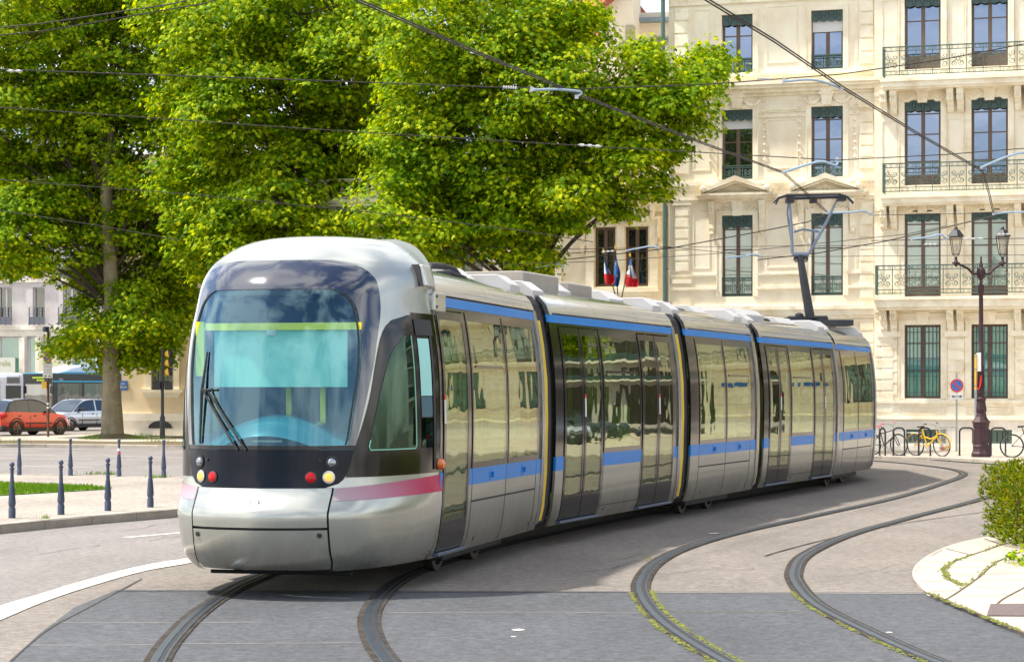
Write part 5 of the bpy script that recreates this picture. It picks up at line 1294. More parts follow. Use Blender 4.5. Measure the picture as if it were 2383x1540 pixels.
# ---------------------------------------------------------------- plane trees
def leafset(name, C, Nrm, Tip, size, m, parent):
    """C centres, Nrm normals, Tip directions (n,3), size (n,)"""
    prof = [(0.0, 0.0), (.10, .20), (.02, .50), (.34, .30), (.40, .62), (.62, .22), (1.0, 0.0)]
    ring = [(-.12, 0)] + [(x - .05, y) for x, y in prof[1:-1]] + [(1.0, 0)] + [(x - .05, -y) for x, y in prof[1:-1][::-1]]
    ring = np.array(ring); K = len(ring); n = len(C)
    Tip = Tip - Nrm * (Tip * Nrm).sum(1, keepdims=True); Tip /= np.linalg.norm(Tip, axis=1, keepdims=True) + 1e-9
    S = np.cross(Nrm, Tip); V = np.empty((n, K + 1, 3))
    V[:, 0] = C + Tip * (size * .35)[:, None]
    for k, (x, y) in enumerate(ring):
        V[:, k + 1] = C + (Tip * x + S * y - Nrm * (abs(y) * .35 + x * x * .15)) * size[:, None]
    tri = np.array([[0, 1 + k, 1 + (k + 1) % K] for k in range(K)]); F = (np.arange(n)[:, None, None] * (K + 1) + tri[None]).reshape(-1)
    me = bpy.data.meshes.new(name); nf = n * K
    me.vertices.add(n * (K + 1)); me.vertices.foreach_set('co', V.astype(np.float32).ravel())
    me.loops.add(nf * 3); me.loops.foreach_set('vertex_index', F.astype(np.int32)); me.polygons.add(nf); me.polygons.foreach_set('loop_start', np.arange(0, nf * 3, 3, dtype=np.int32))
    me.materials.append(m); me.update(calc_edges=True)
    o = bpy.data.objects.new(name, me); COL.objects.link(o); o.parent = parent; return o
def unit(v): return v / (np.linalg.norm(v, axis=-1, keepdims=True) + 1e-9)
def plane_tree(label, base, top, blobs, r0, nspray=1.0, forks=None, leaf=.172, seed=1, per=140, tubes=True):
    """base: world point; blobs: (px,py,Y,rx,ry,rz) crown lobes; each lobe carries sprays of leaves"""
    g = np.random.default_rng(seed); root = empty('plane_tree', base, 0, label, 'tree', 'plane trees along the square'); B = np.array(base)
    tk = MB()
    tb = Vector((0, 0, 0)); tp = Vector(top) - Vector(base); n = 12
    pts = [tb.lerp(tp, i / n) + Vector((.12 * math.sin(i * .9 + seed), .08 * math.sin(i * .7), 0)) * (i / n) for i in range(n + 1)]
    rad = [r0 * (1.55 if i == 0 else 1.12 if i == 1 else 1.0 - .45 * i / n) for i in range(n + 1)]
    pts[0].z = -.05
    tk.tube([pts[0], pts[0].lerp(pts[1], .25)] + pts[1:], [rad[0], r0 * 1.22] + rad[1:], 14)
    lim = []
    C_, N_, T_, S_ = [], [], [], []
    brn = MB()
    for bi, (px, py, Y, rx, ry, rz) in enumerate(blobs):
        c = Vector(wp(px, py, Y)) - Vector(base)
        # limb from the trunk to the lobe
        h = min(max(c.z * .62, tp.z * .42), tp.z * .98); t = h / tp.z; st = tb.lerp(tp, t)
        m1 = st.lerp(c, .45) + Vector((0, 0, (c.z - st.z) * .12)); lp = smoothline([st, m1, c], 5)
        rr_ = max(.035, r0 * .34 * (1 - .3 * t)) * (.6 if rx < 1 else 1); brn.tube(lp, [rr_ * (1 - .75 * i / (len(lp) - 1)) for i in range(len(lp))], 7)
        area = (rx * ry + ry * rz + rx * rz); ns = int(area * 3.2 * nspray) + 7
        d = unit(g.normal(size=(ns, 3))); rr = g.uniform(.45, 1.0, ns) ** .6
        sc_ = d * rr[:, None] * np.array([rx, ry, rz]) + np.array(c)
        for s, dd, q in zip(sc_, d, rr):
            k = int(per * .72 * g.uniform(.5, 1.4)); R1 = g.uniform(.6, 1.05)
            a = unit(g.normal(size=(k, 3))) * (g.uniform(0, 1, k) ** .45)[:, None]
            loc = a * np.array([R1, R1, R1 * .42]); rad2 = np.hypot(loc[:, 0], loc[:, 1]); loc[:, 2] -= rad2 ** 2 * .30
            p = s + loc; out = np.array([dd[0], dd[1], 0])
            nn = unit(np.array([0, 0, .75]) + out * .55 + a * np.array([.5, .5, .2]) + g.normal(0, .42, (k, 3)))
            tt = unit(np.array([0, 0, -.55]) + out * .5 + a * .6 + g.normal(0, .35, (k, 3)))
            C_.append(p); N_.append(nn); T_.append(tt); S_.append(leaf * g.uniform(.55, 1.2, k))
        if tubes:
            for s in sc_[::4]:
                sv = Vector(s); q = lp[int(g.integers(4, len(lp)))]; md = q.lerp(sv, .5) + Vector((0, 0, .15)); brn.tube([q, md, sv], [.026, .016, .006], 4)
    tk.v_off = 0
    o = tk.build('trunk', M['bark'], root, smooth=True, angle=60)
    brn.build('branches', M['twig'], root, smooth=True, angle=60)
    leafset('crown', np.concatenate(C_), unit(np.concatenate(N_)), np.concatenate(T_), np.concatenate(S_), M['leaf'], root)
    return root
def lobes(l, Y, dy=1.2, k=1.0, seed=0):
    g = random.Random(seed); s = Y / FPX; out = []
    for x, y, rx, rz in l: out.append((x, y, Y + g.uniform(-dy, dy), rx * s, max(rx, rz) * s * .9 * k, rz * s))
    return out
# the big one at left, trunk bare in front of the cars
b1 = gp(262, 1019, .12)
L1_ = [(60, 100, 140, 90), (200, 40, 150, 80), (360, 90, 130, 90), (40, 250, 130, 80), (180, 220, 130, 80), (330, 240, 130, 80), (60, 400, 120, 75), (210, 380, 120, 70), (350, 400, 120, 80), (40, 540, 110, 65), (170, 500, 100, 60), (300, 520, 100, 60), (410, 540, 80, 70),
       (80, 600, 70, 35), (-80, 300, 130, 200), (-90, 60, 120, 150), (440, 200, 100, 120), (260, 640, 70, 55), (370, 640, 80, 60), (330, 740, 75, 55), (210, 770, 60, 40), (390, 720, 45, 50), (300, 800, 60, 35), (165, 805, 40, 22), (340, 830, 40, 22), (225, 690, 45, 40), (100, -60, 200, 80), (320, -60, 200, 80), (8, 610, 45, 35), (120, 320, 120, 80), (250, 300, 120, 80), (120, 170, 120, 80), (270, 130, 120, 80), (280, 450, 110, 70), (130, 460, 110, 60), (10, 480, 80, 60), (430, 440, 80, 70), (420, 630, 40, 50), (250, 580, 80, 40), (400, 770, 45, 45), (360, 800, 55, 40), (420, 700, 40, 50), (310, 690, 70, 50), (390, 600, 70, 60), (180, 640, 40, 25), (440, 480, 60, 80), (150, 790, 40, 18), (260, 820, 45, 30), (450, 90, 90, 80), (460, 20, 90, 70), (455, 330, 80, 80), (470, 420, 70, 60), (150, 20, 120, 70), (40, 20, 100, 70), (270, 30, 110, 70), (370, 20, 110, 70), (60, 470, 90, 50), (200, 560, 80, 50), (20, 380, 80, 70)]
t1 = plane_tree('big plane tree with pale bare trunk standing beside the parked silver car', b1, wp(250, 300, b1[1]), lobes(L1_, 84.5, 2.2, seed=1), .36, 1.0, seed=3)
# second, behind the tram's nose
b2 = (-5.6, 76.5, 0.0)
L2_ = [(560, 90, 130, 100), (700, 60, 130, 90), (860, 90, 130, 100), (540, 270, 110, 90), (680, 230, 120, 90), (820, 260, 120, 90), (560, 420, 100, 70), (690, 400, 110, 70), (830, 420, 110, 70), (950, 380, 90, 90), (580, 500, 85, 50), (700, 520, 110, 50), (850, 520, 100, 50), (560, 580, 70, 45), (760, -50, 260, 90), (480, 600, 40, 50), (960, 200, 90, 120), (620, 340, 120, 80), (780, 340, 120, 80), (620, 180, 120, 80), (780, 160, 120, 80), (640, 460, 90, 60), (900, 540, 60, 30), (530, 540, 50, 50), (720, 30, 200, 80), (470, 560, 50, 60), (500, 480, 60, 60), (600, 560, 80, 40), (760, 560, 90, 40), (900, 300, 100, 90), (920, 120, 90, 90), (520, 180, 80, 90), (640, 120, 100, 90), (800, 80, 100, 80), (500, 350, 70, 80), (480, 60, 80, 80), (740, 480, 100, 50), (425, 110, 70, 90), (440, 260, 70, 90), (425, 400, 60, 80), (400, 20, 80, 70), (455, 500, 60, 60), (880, 400, 90, 80), (800, 330, 90, 80)]
t2 = plane_tree('plane tree rising behind the front of the tram', b2, (-5.3, 76.5, 11), lobes(L2_, 75, 2.0, seed=2), .36, 1.05, seed=5)
# third, reaching to the cream mansion
b3 = (.4, 66.5, 0.0)
L3_ = [(980, 60, 110, 100), (1110, 90, 120, 100), (1240, 60, 110, 90), (1000, 220, 110, 90), (1130, 250, 110, 90), (1260, 220, 110, 80), (1340, 150, 60, 60), (1370, 240, 80, 70), (1450, 260, 90, 75), (1530, 250, 80, 65), (1580, 190, 60, 50), (1630, 155, 48, 30), (1655, 125, 34, 22), (1590, 290, 45, 32), (1545, 340, 55, 35), (1490, 150, 50, 40), (1510, 110, 26, 20),
       (1000, 380, 110, 80), (1130, 400, 110, 75), (1270, 370, 110, 75), (1390, 360, 90, 60), (1470, 370, 60, 50), (1000, 480, 90, 60), (1100, 510, 100, 55), (1220, 490, 90, 60), (1330, 450, 70, 50), (1400, 430, 45, 45), (1515, 420, 22, 42), (1440, 470, 16, 30), (1060, 560, 50, 30), (1150, 560, 60, 28), (1230, 560, 34, 34), (1320, 515, 26, 28), (1030, 585, 22, 24), (1245, 595, 14, 22), (1120, -60, 260, 80), (1370, 60, 30, 60), (1345, 20, 40, 40), (960, 540, 45, 30), (900, 470, 80, 60), (1060, 460, 90, 60), (1180, 440, 90, 60), (1380, 300, 90, 60), (1000, 530, 60, 40), (1100, 300, 160, 90), (1250, 120, 120, 90), (1130, 150, 120, 90), (930, 300, 70, 90), (950, 430, 70, 60), (1010, 120, 110, 90), (1200, 330, 120, 80), (1180, 20, 120, 60), (1300, 60, 50, 60), (1430, 330, 80, 60), (1480, 210, 60, 40), (1610, 230, 45, 40), (1150, 480, 90, 50)]
t3 = plane_tree('plane tree whose long boughs reach across to the cream mansion', b3, (.8, 66.5, 10), lobes(L3_, 64.5, 1.6, seed=3), .34, 1.15, seed=8, leaf=.152)
# ---------------------------------------------------------------- clipped conifer hedge at the right
def hedge():
    root = empty('hedge', gp(2560, 1302, .03), 0, 'clipped yellow-green conifer hedge at the right edge', 'hedge')
    b = Vector(root.location); g = np.random.default_rng(4)
    def topz(x): return 1.02 + .16 * math.sin(x * 1.1) + .12 * min(1, max(0, x / 1.2))
    n = 90000; x = g.uniform(-.95, 7.5, n); y = g.uniform(-.9, 3.6, n); z = g.uniform(.04, 1.2, n)
    cx, cy = np.clip(x, .2, 6.6), np.clip(y, 0.1, 2.8); tz = .88 + .07 * np.sin(x * 2.2) + .05 * np.sin(y * 3 + x)
    bul = np.where(z > .55, 1 - .30 * np.abs((z - .6) / .6) ** 3, 1 - .12 * (.55 - z))
    rr = np.hypot(x - cx, y - cy) / (.85 * np.clip(bul, .1, 1)); rr += .08 * np.sin(x * 9 + z * 7) * np.sin(y * 8 + z * 5)
    keep = (rr < 1) & (z < tz * (1 - .06 * rr ** 4) + .12) & ((rr > .62) | (z > tz - .22)); x, y, z, rr = x[keep], y[keep], z[keep], rr[keep]
    P0 = np.stack([x, y, z], 1); out = unit(np.stack([x - cx[keep], y - cy[keep], (z > tz[keep] - .25) * .9 + .15], 1))
    # each tuft: fine needles
    reps = 6; P = np.repeat(P0, reps, 0); O = np.repeat(out, reps, 0); m = len(P)
    tip = unit(O + g.normal(0, .6, (m, 3)) + np.array([0, 0, .15])); s = g.uniform(.035, .085, m); sd = unit(np.cross(tip, g.normal(size=(m, 3)))) * .008
    V = np.stack([P - sd, P + sd, P + tip * s[:, None] + sd * .2], 1).reshape(-1, 3)
    me = bpy.data.meshes.new('foliage'); me.vertices.add(3 * m); me.vertices.foreach_set('co', V.astype(np.float32).ravel()); me.loops.add(3 * m); me.loops.foreach_set('vertex_index', np.arange(3 * m, dtype=np.int32)); me.polygons.add(m); me.polygons.foreach_set('loop_start', np.arange(0, 3 * m, 3, dtype=np.int32)); me.materials.append(M['hedge']); me.update(calc_edges=True)
    o = bpy.data.objects.new('foliage', me); COL.objects.link(o); o.parent = root
    k = MB()
    k.box(.0, 6.8, .0, 2.9, .25, .85)
    for i in range(60):
        px_, py_ = g.uniform(-.75, 2), g.uniform(-.6, 1.5); k.tube([(px_ * .8 + .3, py_ * .8 + .2, -.02), (px_, py_, .3), (px_ + g.normal(0, .15), py_ + g.normal(0, .15), .8)], [.02, .012, .005], 4)
    k.build('branches', mat('dry_brown_wood', (.10, .05, .02), .95, var=.3), root)
    # ivy and bindweed at its foot
    n = 1500; C = np.stack([g.uniform(-1.15, 3, n), g.uniform(-1.15, -.3, n), g.uniform(.0, .42, n)], 1); C[:, 2] *= np.clip((C[:, 0] + 1.5) / 1.2, .15, 1)
    leafset('ground_ivy', C, unit(g.normal(0, .6, (n, 3)) + np.array([0, -.4, .8])), unit(g.normal(size=(n, 3))), g.uniform(.03, .07, n), M['leaf'], root)
    k = MB()
    for i in range(9):
        a0 = Vector((g.uniform(-.3, .8), g.uniform(-.8, -.5), .05)); k.tube([a0, a0 + Vector((g.uniform(-.3, .3), -.05, .25)), a0 + Vector((g.uniform(-.5, .5), -.1, .6))], [.006, .005, .003], 4)
    k.build('creeper', M['railg'], root)
hedge()
copy_tree(t2, loc=(29, 59, 0), label='plane tree beyond the right edge of the photo, mirrored in the tram windows')
# weeds round the foot of the big tree
for px_, py_, s_, n_ in ((330, 1021, .5, 120), (215, 1022, .4, 80), (370, 1028, .6, 80), (30, 1030, .8, 60)):
    tuft(px_, py_, .13, s_, n_, .3, 'weeds in the verge soil near the big plane tree, px %d' % px_ if False else 'dry weeds growing in the verge soil under the big tree')
k = MB(); k.lathe([(1.35, .0), (1.0, .08), (.6, .15), (.3, .18)], 18, None, (b1[0], b1[1], .12)); tag(k.build('soil_mound', M['soil']), kind='structure')
# ---------------------------------------------------------------- street furniture
def bollard(loc, label):
    r = empty('bollard', loc, 0, label, 'bollard', 'blue-grey bollards on the left island')
    k = MB(); H_ = .60
    k.lathe([(.050, 0), (.050, .13), (.040, .15), (.040, .16), (.049, .175), (.051, .20), (.040, .30), (.031, .42), (.024, .62), (.026, .66), (.034, .67), (.034, .69), (.020, .70)], 14)
    for i in range(10):
        a = i * math.pi / 5; k.tube([((.048) * math.cos(a), .048 * math.sin(a), .20), (.029 * math.cos(a), .029 * math.sin(a), .44)], .005, 4)
    k.build('post', M['bollard'], r, smooth=True, angle=35)
    k = MB(); k.lathe([(.010, -.038), (.028, -.027), (.038, 0), (.028, .027), (.010, .038)], 14, None, (0, 0, .738)); k.build('ball_finial', M['bollard'], r, smooth=True, angle=80)
    return r
near = [(28, 1205, 'nearest row bollard closest to the left edge, weed at its foot'), (142, 1197, 'second bollard of the near row in front of the lawn'), (251, 1188, 'third bollard of the near row at the tip of the lawn'), (350, 1180, 'near row bollard standing closest to the tram')]
farb = [(45, 1105, 'leftmost bollard of the far row by the back road'), (164, 1106, 'second bollard of the far row behind the lawn'), (277, 1108, 'far row bollard with white and pink stickers'), (381, 1111, 'far row bollard closest to the tram with weeds at its foot')]
b0 = None
for x, y, lb in near + farb:
    loc = gp(x, y, ZI)
    if b0 is None: b0 = bollard(loc, lb); o = b0
    else: o = copy_tree(b0, loc=loc, label=lb)
    if 'sticker' in lb:
        k = MB(); k.lathe([(.034, .52), (.032, .58)], 12, caps=False); k.build('sticker', M['white'], o); k = MB(); k.lathe([(.037, .46), (.035, .50)], 12, caps=False); k.build('sticker', M['bikep'], o)
def road_sign(loc, name, label, hpole, disc_z, r, xcol, m_pole, plate=None, face=0, ring=.78, double=False, pr=.03):
    o = empty(name, loc, face, label, 'road sign')
    k = MB(); k.tube([(0, 0, -.02), (0, 0, hpole)], pr, 10); k.build('pole', M[m_pole], o, smooth=True)
    Mx = Matrix.Translation((0, -pr - .01, disc_z)) @ Matrix.Rotation(R(90), 4, 'X'); k = MB()
    k.mat(0); k.lathe([(r * 1.04, -.012), (r * 1.04, .0)], 32, Mx); k.mat(1); k.lathe([(r, .0), (r, .003)], 32, Mx); k.mat(2); k.lathe([(r * ring, .003), (r * ring, .005)], 32, Mx); k.mat(1)
    for sg in ((1, -1) if double else (1,)):
        B_ = Mx @ Matrix.Rotation(R(-45 * sg), 4, 'Z'); k.box(-r * .85, r * .85, -r * .11, r * .11, .005 + .001 * (sg < 0), .007 + .001 * (sg < 0), B_)
    fix(k.build('sign_disc', [M['white'], M['red'], M['sblue']], o))
    return o
o = road_sign(gp(2226, 1050, .08), 'no_parking_sign', 'round red and blue no parking sign with arrow plate on grey pole', 2.35, 1.98, .2, 0, 'galv')
k = MB(); k.box(-.19, .19, -.05, -.035, 1.56, 1.74); pl_ = k.build('arrow_plate', M['white'], o, bevel=.01)
k = MB()
for sg in (-1, 1):
    k.poly([(sg * .16, -.053, 1.65), (sg * .10, -.053, 1.695), (sg * .10, -.053, 1.605)]); k.box(min(sg * .03, sg * .11), max(sg * .03, sg * .11), -.0535, -.052, 1.635, 1.665)
k.box(-.006, .006, -.0535, -.052, 1.6, 1.7); k.build('arrow', M['sblack'], pl_)
o = road_sign(gp(112, 1016, .12), 'no_stopping_sign', 'brown post with no stopping disc and small panel beside the orange car', 4.3, 3.10, .185, 0, 'brown_pole', double=True, pr=.05)
k = MB(); k.box(-.19, .19, -.075, -.06, 2.30, 2.86); pl_ = k.build('text_panel', M['white'], o, bevel=.015)
k = MB()
for i in range(6):
    z = 2.80 - i * .065; n = 5
    for j in range(n):
        a = -.14 + j * .058; k.box(a, a + .03 + .015 * ((i * j) % 2), -.078, -.0765, z - .012, z + .008)
k.prism([(-.15, -.078, 2.37), (-.08, -.078, 2.41), (-.08, -.078, 2.33)], (0, .001, 0)); k.box(-.08, -.04, -.078, -.0765, 2.35, 2.39); k.box(.03, .13, -.078, -.0765, 2.345, 2.385)
k.build('panel_print', M['sblack'], pl_)
k = MB(); k.cbox((-.13, -.05, 2.02), (.2, .16, .28)); k.build('push_button_box', M['syel'], o, bevel=.02)
k = MB(); k.lathe([(.02, .06), (.10, .04), (.13, -.02), (.12, -.12), (.05, -.16)], 12, None, (-.08, -.1, 4.25)); k.tube([(0, 0, 4.4), (.18, -.02, 4.35), (.2, -.05, 4.1), (.0, 0, 4.05)], .02, 6); k.build('camera_dome', M['bollard'], o, smooth=True)
k = MB(); k.box(-.35, .35, -.3, .3, 3.60, 3.63); k.build('panel_edge', M['galv'], o)
k = MB(); 
for z in (1.1, 1.25): k.lathe([(.053, z), (.053, z + .08)], 12, caps=False)
k.build('sticker', M['white'], o)
o = empty('sign_pole', gp(2271, 1063, .08), 0, 'yellow and grey pole carrying signs seen edge-on beside the lamp post', 'pole')
k = MB(); k.mat(0); k.tube([(0, 0, -.02), (0, 0, 1.85)], .042, 10); k.mat(1); k.tube([(0, 0, 1.85), (0, 0, 2.82)], .038, 10); k.mat(0)
for z in (1.95, 2.4, 2.75): k.lathe([(.045, z), (.045, z + .03)], 10)
k.build('pole', [M['galv'], M['syel']], o, smooth=True)
k = MB(); k.box(.06, .08, -.3, .2, 2.35, 2.86); k.build('panel', M['white'], o); k = MB(); k.lathe([(.22, -.01), (.22, .0), (.16, .01)], 20, Matrix.Translation((.1, -.02, 2.05)) @ Matrix.Rotation(R(97), 4, 'Y') @ Matrix.Rotation(R(0), 4, 'X')); k.build('sign_disc', M['red'], o)
# litter bag stand
o = empty('litter_bag', gp(2200, 1050, .08), 0, 'clear hanging litter bag with red and yellow rubbish beside the no parking sign', 'litter bin')
k = MB(); n = 16; rows = []
for i, (r_, z) in enumerate([(.13, .02), (.17, .06), (.18, .3), (.19, .6), (.20, .72)]):
    rows.append([(r_ * (1 + .1 * math.sin(5 * a)) * math.cos(a), r_ * math.sin(a), z) for a in np.linspace(0, 2 * math.pi, n)])
k.grid(rows); k.build('bag', M['plastic'], o, smooth=True)
k = MB(); k.tube([(.21 * math.cos(a), .21 * math.sin(a), .73) for a in np.linspace(0, 6.1, 16)], .014, 6, True); k.tube([(.2, 0, .73), (.36, .02, .73)], .015, 6); k.build('ring', M['galv'], o)
k = MB(); k.lathe([(.02, .03), (.09, .05), (.08, .15), (.02, .19)], 7, None, (.06, -.03, 0)); k.build('rubbish', M['bikey'], o); k = MB(); k.lathe([(.02, .03), (.08, .05), (.07, .13), (.02, .15)], 7, None, (-.08, -.03, 0)); k.build('rubbish', M['red'], o)
# lamp post
o = empty('street_lamp', gp(2283, 1063, .08), 0, 'ornate dark red iron lamp post with two lanterns in front of the mansion', 'street lamp')
k = MB(); S8 = [(.27, 0), (.27, .10), (.24, .14), (.22, .22), (.225, .30), (.205, .34), (.205, .80), (.225, .84), (.23, .92), (.26, .96), (.22, 1.0), (.16, 1.10), (.13, 1.22), (.15, 1.25), (.155, 1.32), (.12, 1.52)]
k.lathe(S8, 8, Matrix.Rotation(R(22.5), 4, 'Z'))
for a in range(4): k.cbox((.195 * math.cos(a * math.pi / 2 + math.pi), .195 * math.sin(a * math.pi / 2 + math.pi), .57), (.03, .14, .34), a * math.pi / 2)
k.build('pedestal', M['lamp_iron'], o, bevel=.01)
k = MB(); k.lathe([(.12, 1.52), (.14, 1.56), (.14, 1.60), (.09, 1.64), (.09, 1.72), (.11, 1.76), (.085, 1.84), (.075, 2.4), (.085, 2.42), (.085, 2.5), (.068, 2.55), (.058, 4.45), (.075, 4.5), (.085, 4.62), (.09, 4.70), (.05, 4.74), (.04, 4.85), (.11, 4.95), (.13, 5.05), (.11, 5.15), (.05, 5.20), (.06, 5.26), (.035, 5.34), (.02, 5.42), (.03, 5.46), (.005, 5.52)], 14)
for i in range(8): a = i * math.pi / 4; k.tube([(.088 * math.cos(a), .088 * math.sin(a), 1.9), (.078 * math.cos(a), .078 * math.sin(a), 2.35)], .012, 4)
k.build('shaft', M['lamp_iron'], o, smooth=True, angle=45)
for sg, x0_ in ((-1, -.69), (1, .59)):
    k = MB(); k.tube(smoothline([(0, 0, 5.05), (sg * .2, 0, 5.02), (sg * .38, 0, 5.18), (x0_, 0, 5.32)], 4), [.035] * 13, 7)
    k.lathe([(.02, -.10), (.035, -.08), (.07, 0), (.05, .06), (.03, .10), (.05, .13), (.02, .16)], 10, None, (x0_, 0, 5.32)); k.lathe([(.05, -.015), (.05, .015)], 10, Matrix.Translation((sg * .22, 0, 5.03)) @ Matrix.Rotation(R(70), 4, 'Y')); k.tube([(x0_ - sg * .11, 0, 5.32), (x0_ + sg * .11, 0, 5.32)], .02, 6)
    for q in (-1, 1): k.tube([(x0_, 0, 5.44), (x0_ + q * .03, 0, 5.5), (x0_ + q * .09, 0, 5.56)], .012, 5)
    k.build('arm', M['lamp_iron'], o, smooth=True)
    k = MB(); b_, t_ = .085, .145; zb, zt = 5.57, 6.02
    for a in range(4):
        for (q0, q1) in (((b_, b_, zb), (t_, t_, zt)),):
            an = a * math.pi / 2; c_, s_ = math.cos(an), math.sin(an); k.tube([(x0_ + q0[0] * c_ - q0[1] * s_, q0[0] * s_ + q0[1] * c_, q0[2]), (x0_ + q1[0] * c_ - q1[1] * s_, q1[0] * s_ + q1[1] * c_, q1[2])], .010, 5)
    k.box(x0_ - b_, x0_ + b_, -b_, b_, zb - .015, zb); k.box(x0_ - t_ - .015, x0_ + t_ + .015, -t_ - .015, t_ + .015, zt, zt + .03)
    k.lathe([(.24, zt + .03), (.11, zt + .2), (.05, zt + .23), (.05, zt + .27), (.02, zt + .31)], 4, Matrix.Rotation(R(45), 4, 'Z') if False else None, (x0_, 0, 0)); ln = k.build('lantern', M['dark_iron'], o)
    k = MB(); k.add([(x0_ + sx * b_ * .96, sy * b_ * .96, zb) for sx, sy in ((-1, -1), (1, -1), (1, 1), (-1, 1))] + [(x0_ + sx * t_ * .96, sy * t_ * .96, zt) for sx, sy in ((-1, -1), (1, -1), (1, 1), (-1, 1))], [(0, 1, 5, 4), (1, 2, 6, 5), (2, 3, 7, 6), (3, 0, 4, 7)]); k.build('lantern_glass', M['lantern'], ln)
    k = MB(); k.lathe([(.02, 0), (.05, .08), (.05, .18), (.02, .24)], 10, None, (x0_, 0, zb + .05)); k.build('bulb', M['white'], ln, smooth=True)
# traffic signal at left
o = empty('traffic_light', gp(378, 1021, .12), 0, 'dark pole with yellow-backed traffic signals seen from the side', 'traffic light')
k = MB(); k.tube([(0, 0, -.02), (0, 0, 3.4)], .06, 10); k.lathe([(.1, 0), (.1, .8), (.075, .85), (.06, .9)], 10, caps=False); k.build('pole', M['dark_iron'], o, smooth=True)
for z in (3.18, 2.84, 2.50):
    k = MB(); Mx = Matrix.Translation((.24, 0, z)) @ Matrix.Rotation(R(80), 4, 'Y'); k.mat(0); k.lathe([(.03, -.16), (.10, -.12), (.14, -.04), (.15, .0)], 14, Mx); k.mat(1); k.lathe([(.15, .0), (.15, .10), (.12, .11), (.11, .05)], 14, Mx)
    k.prism([(.24 + .08, -.13, z + .13), (.24 + .28, -.12, z + .05), (.24 + .28, .12, z + .05), (.24 + .08, .13, z + .13)], (0, 0, .02)); k.box(.03, .12, -.04, .04, z - .03, z + .03); fix(k.build('signal_head', [M['syel'], M['black']], o, smooth=True, angle=40))
for x0_, x1_ in ((-.37, -.06), (.10, .36)):
    k = MB(); k.prism([(x0_, -.12, 1.83), (x1_, -.12, 1.83), (x1_, -.12, 2.12), (x0_ , -.12, 2.14)], (0, .22, 0)); k.box(min(x0_ + .1, 0), max(x1_ - .1, 0), -.02, .02, 2.13, 2.16); fix(k.build('pedestrian_signal', M['black'], o, bevel=.02))
# bicycle racks
def rack(x0_, x1_, label, y=1060):
    a = Vector(gp(x0_, y, .08)); b = Vector(gp(x1_, y + .2, .08)); d = (b - a); o = empty('bike_rack', a, math.atan2(d.y, d.x), label, 'bike rack', 'hoop racks in front of the mansion'); L = d.length; r_ = .12; h = .78
    pts = [(0, 0, -.02), (0, 0, h - r_)] + [(r_ - r_ * math.cos(t), 0, h - r_ + r_ * math.sin(t)) for t in np.linspace(.3, 1.57, 5)] + [(L - r_ + r_ * math.sin(t), 0, h - r_ + r_ * math.cos(t)) for t in np.linspace(0, 1.3, 5)] + [(L, 0, h - r_), (L, 0, -.02)]
    k = MB(); k.tube(pts, .026, 8); k.build('hoop', M['dark_iron'], o, smooth=True)
    k = MB(); k.lathe([(.06, 0), (.06, .012)], 10); k.lathe([(.06, 0), (.06, .012)], 10, None, (L, 0, 0)); k.build('foot_plate', M['dark_iron'], o)
for a, b, lb in ((2047, 2060, 'hoop rack with the black bicycle against it'), (2079, 2105, 'empty hoop rack between the black and the yellow bicycle'), (2138, 2165, 'hoop rack with the yellow bicycle leaning on it'), (2233, 2266, 'hoop rack just left of the yellow and grey pole'), (2272, 2303, 'hoop rack behind the lamp post pedestal'), (2306, 2340, 'rightmost hoop rack, right of the lamp post')): rack(a, b, lb)
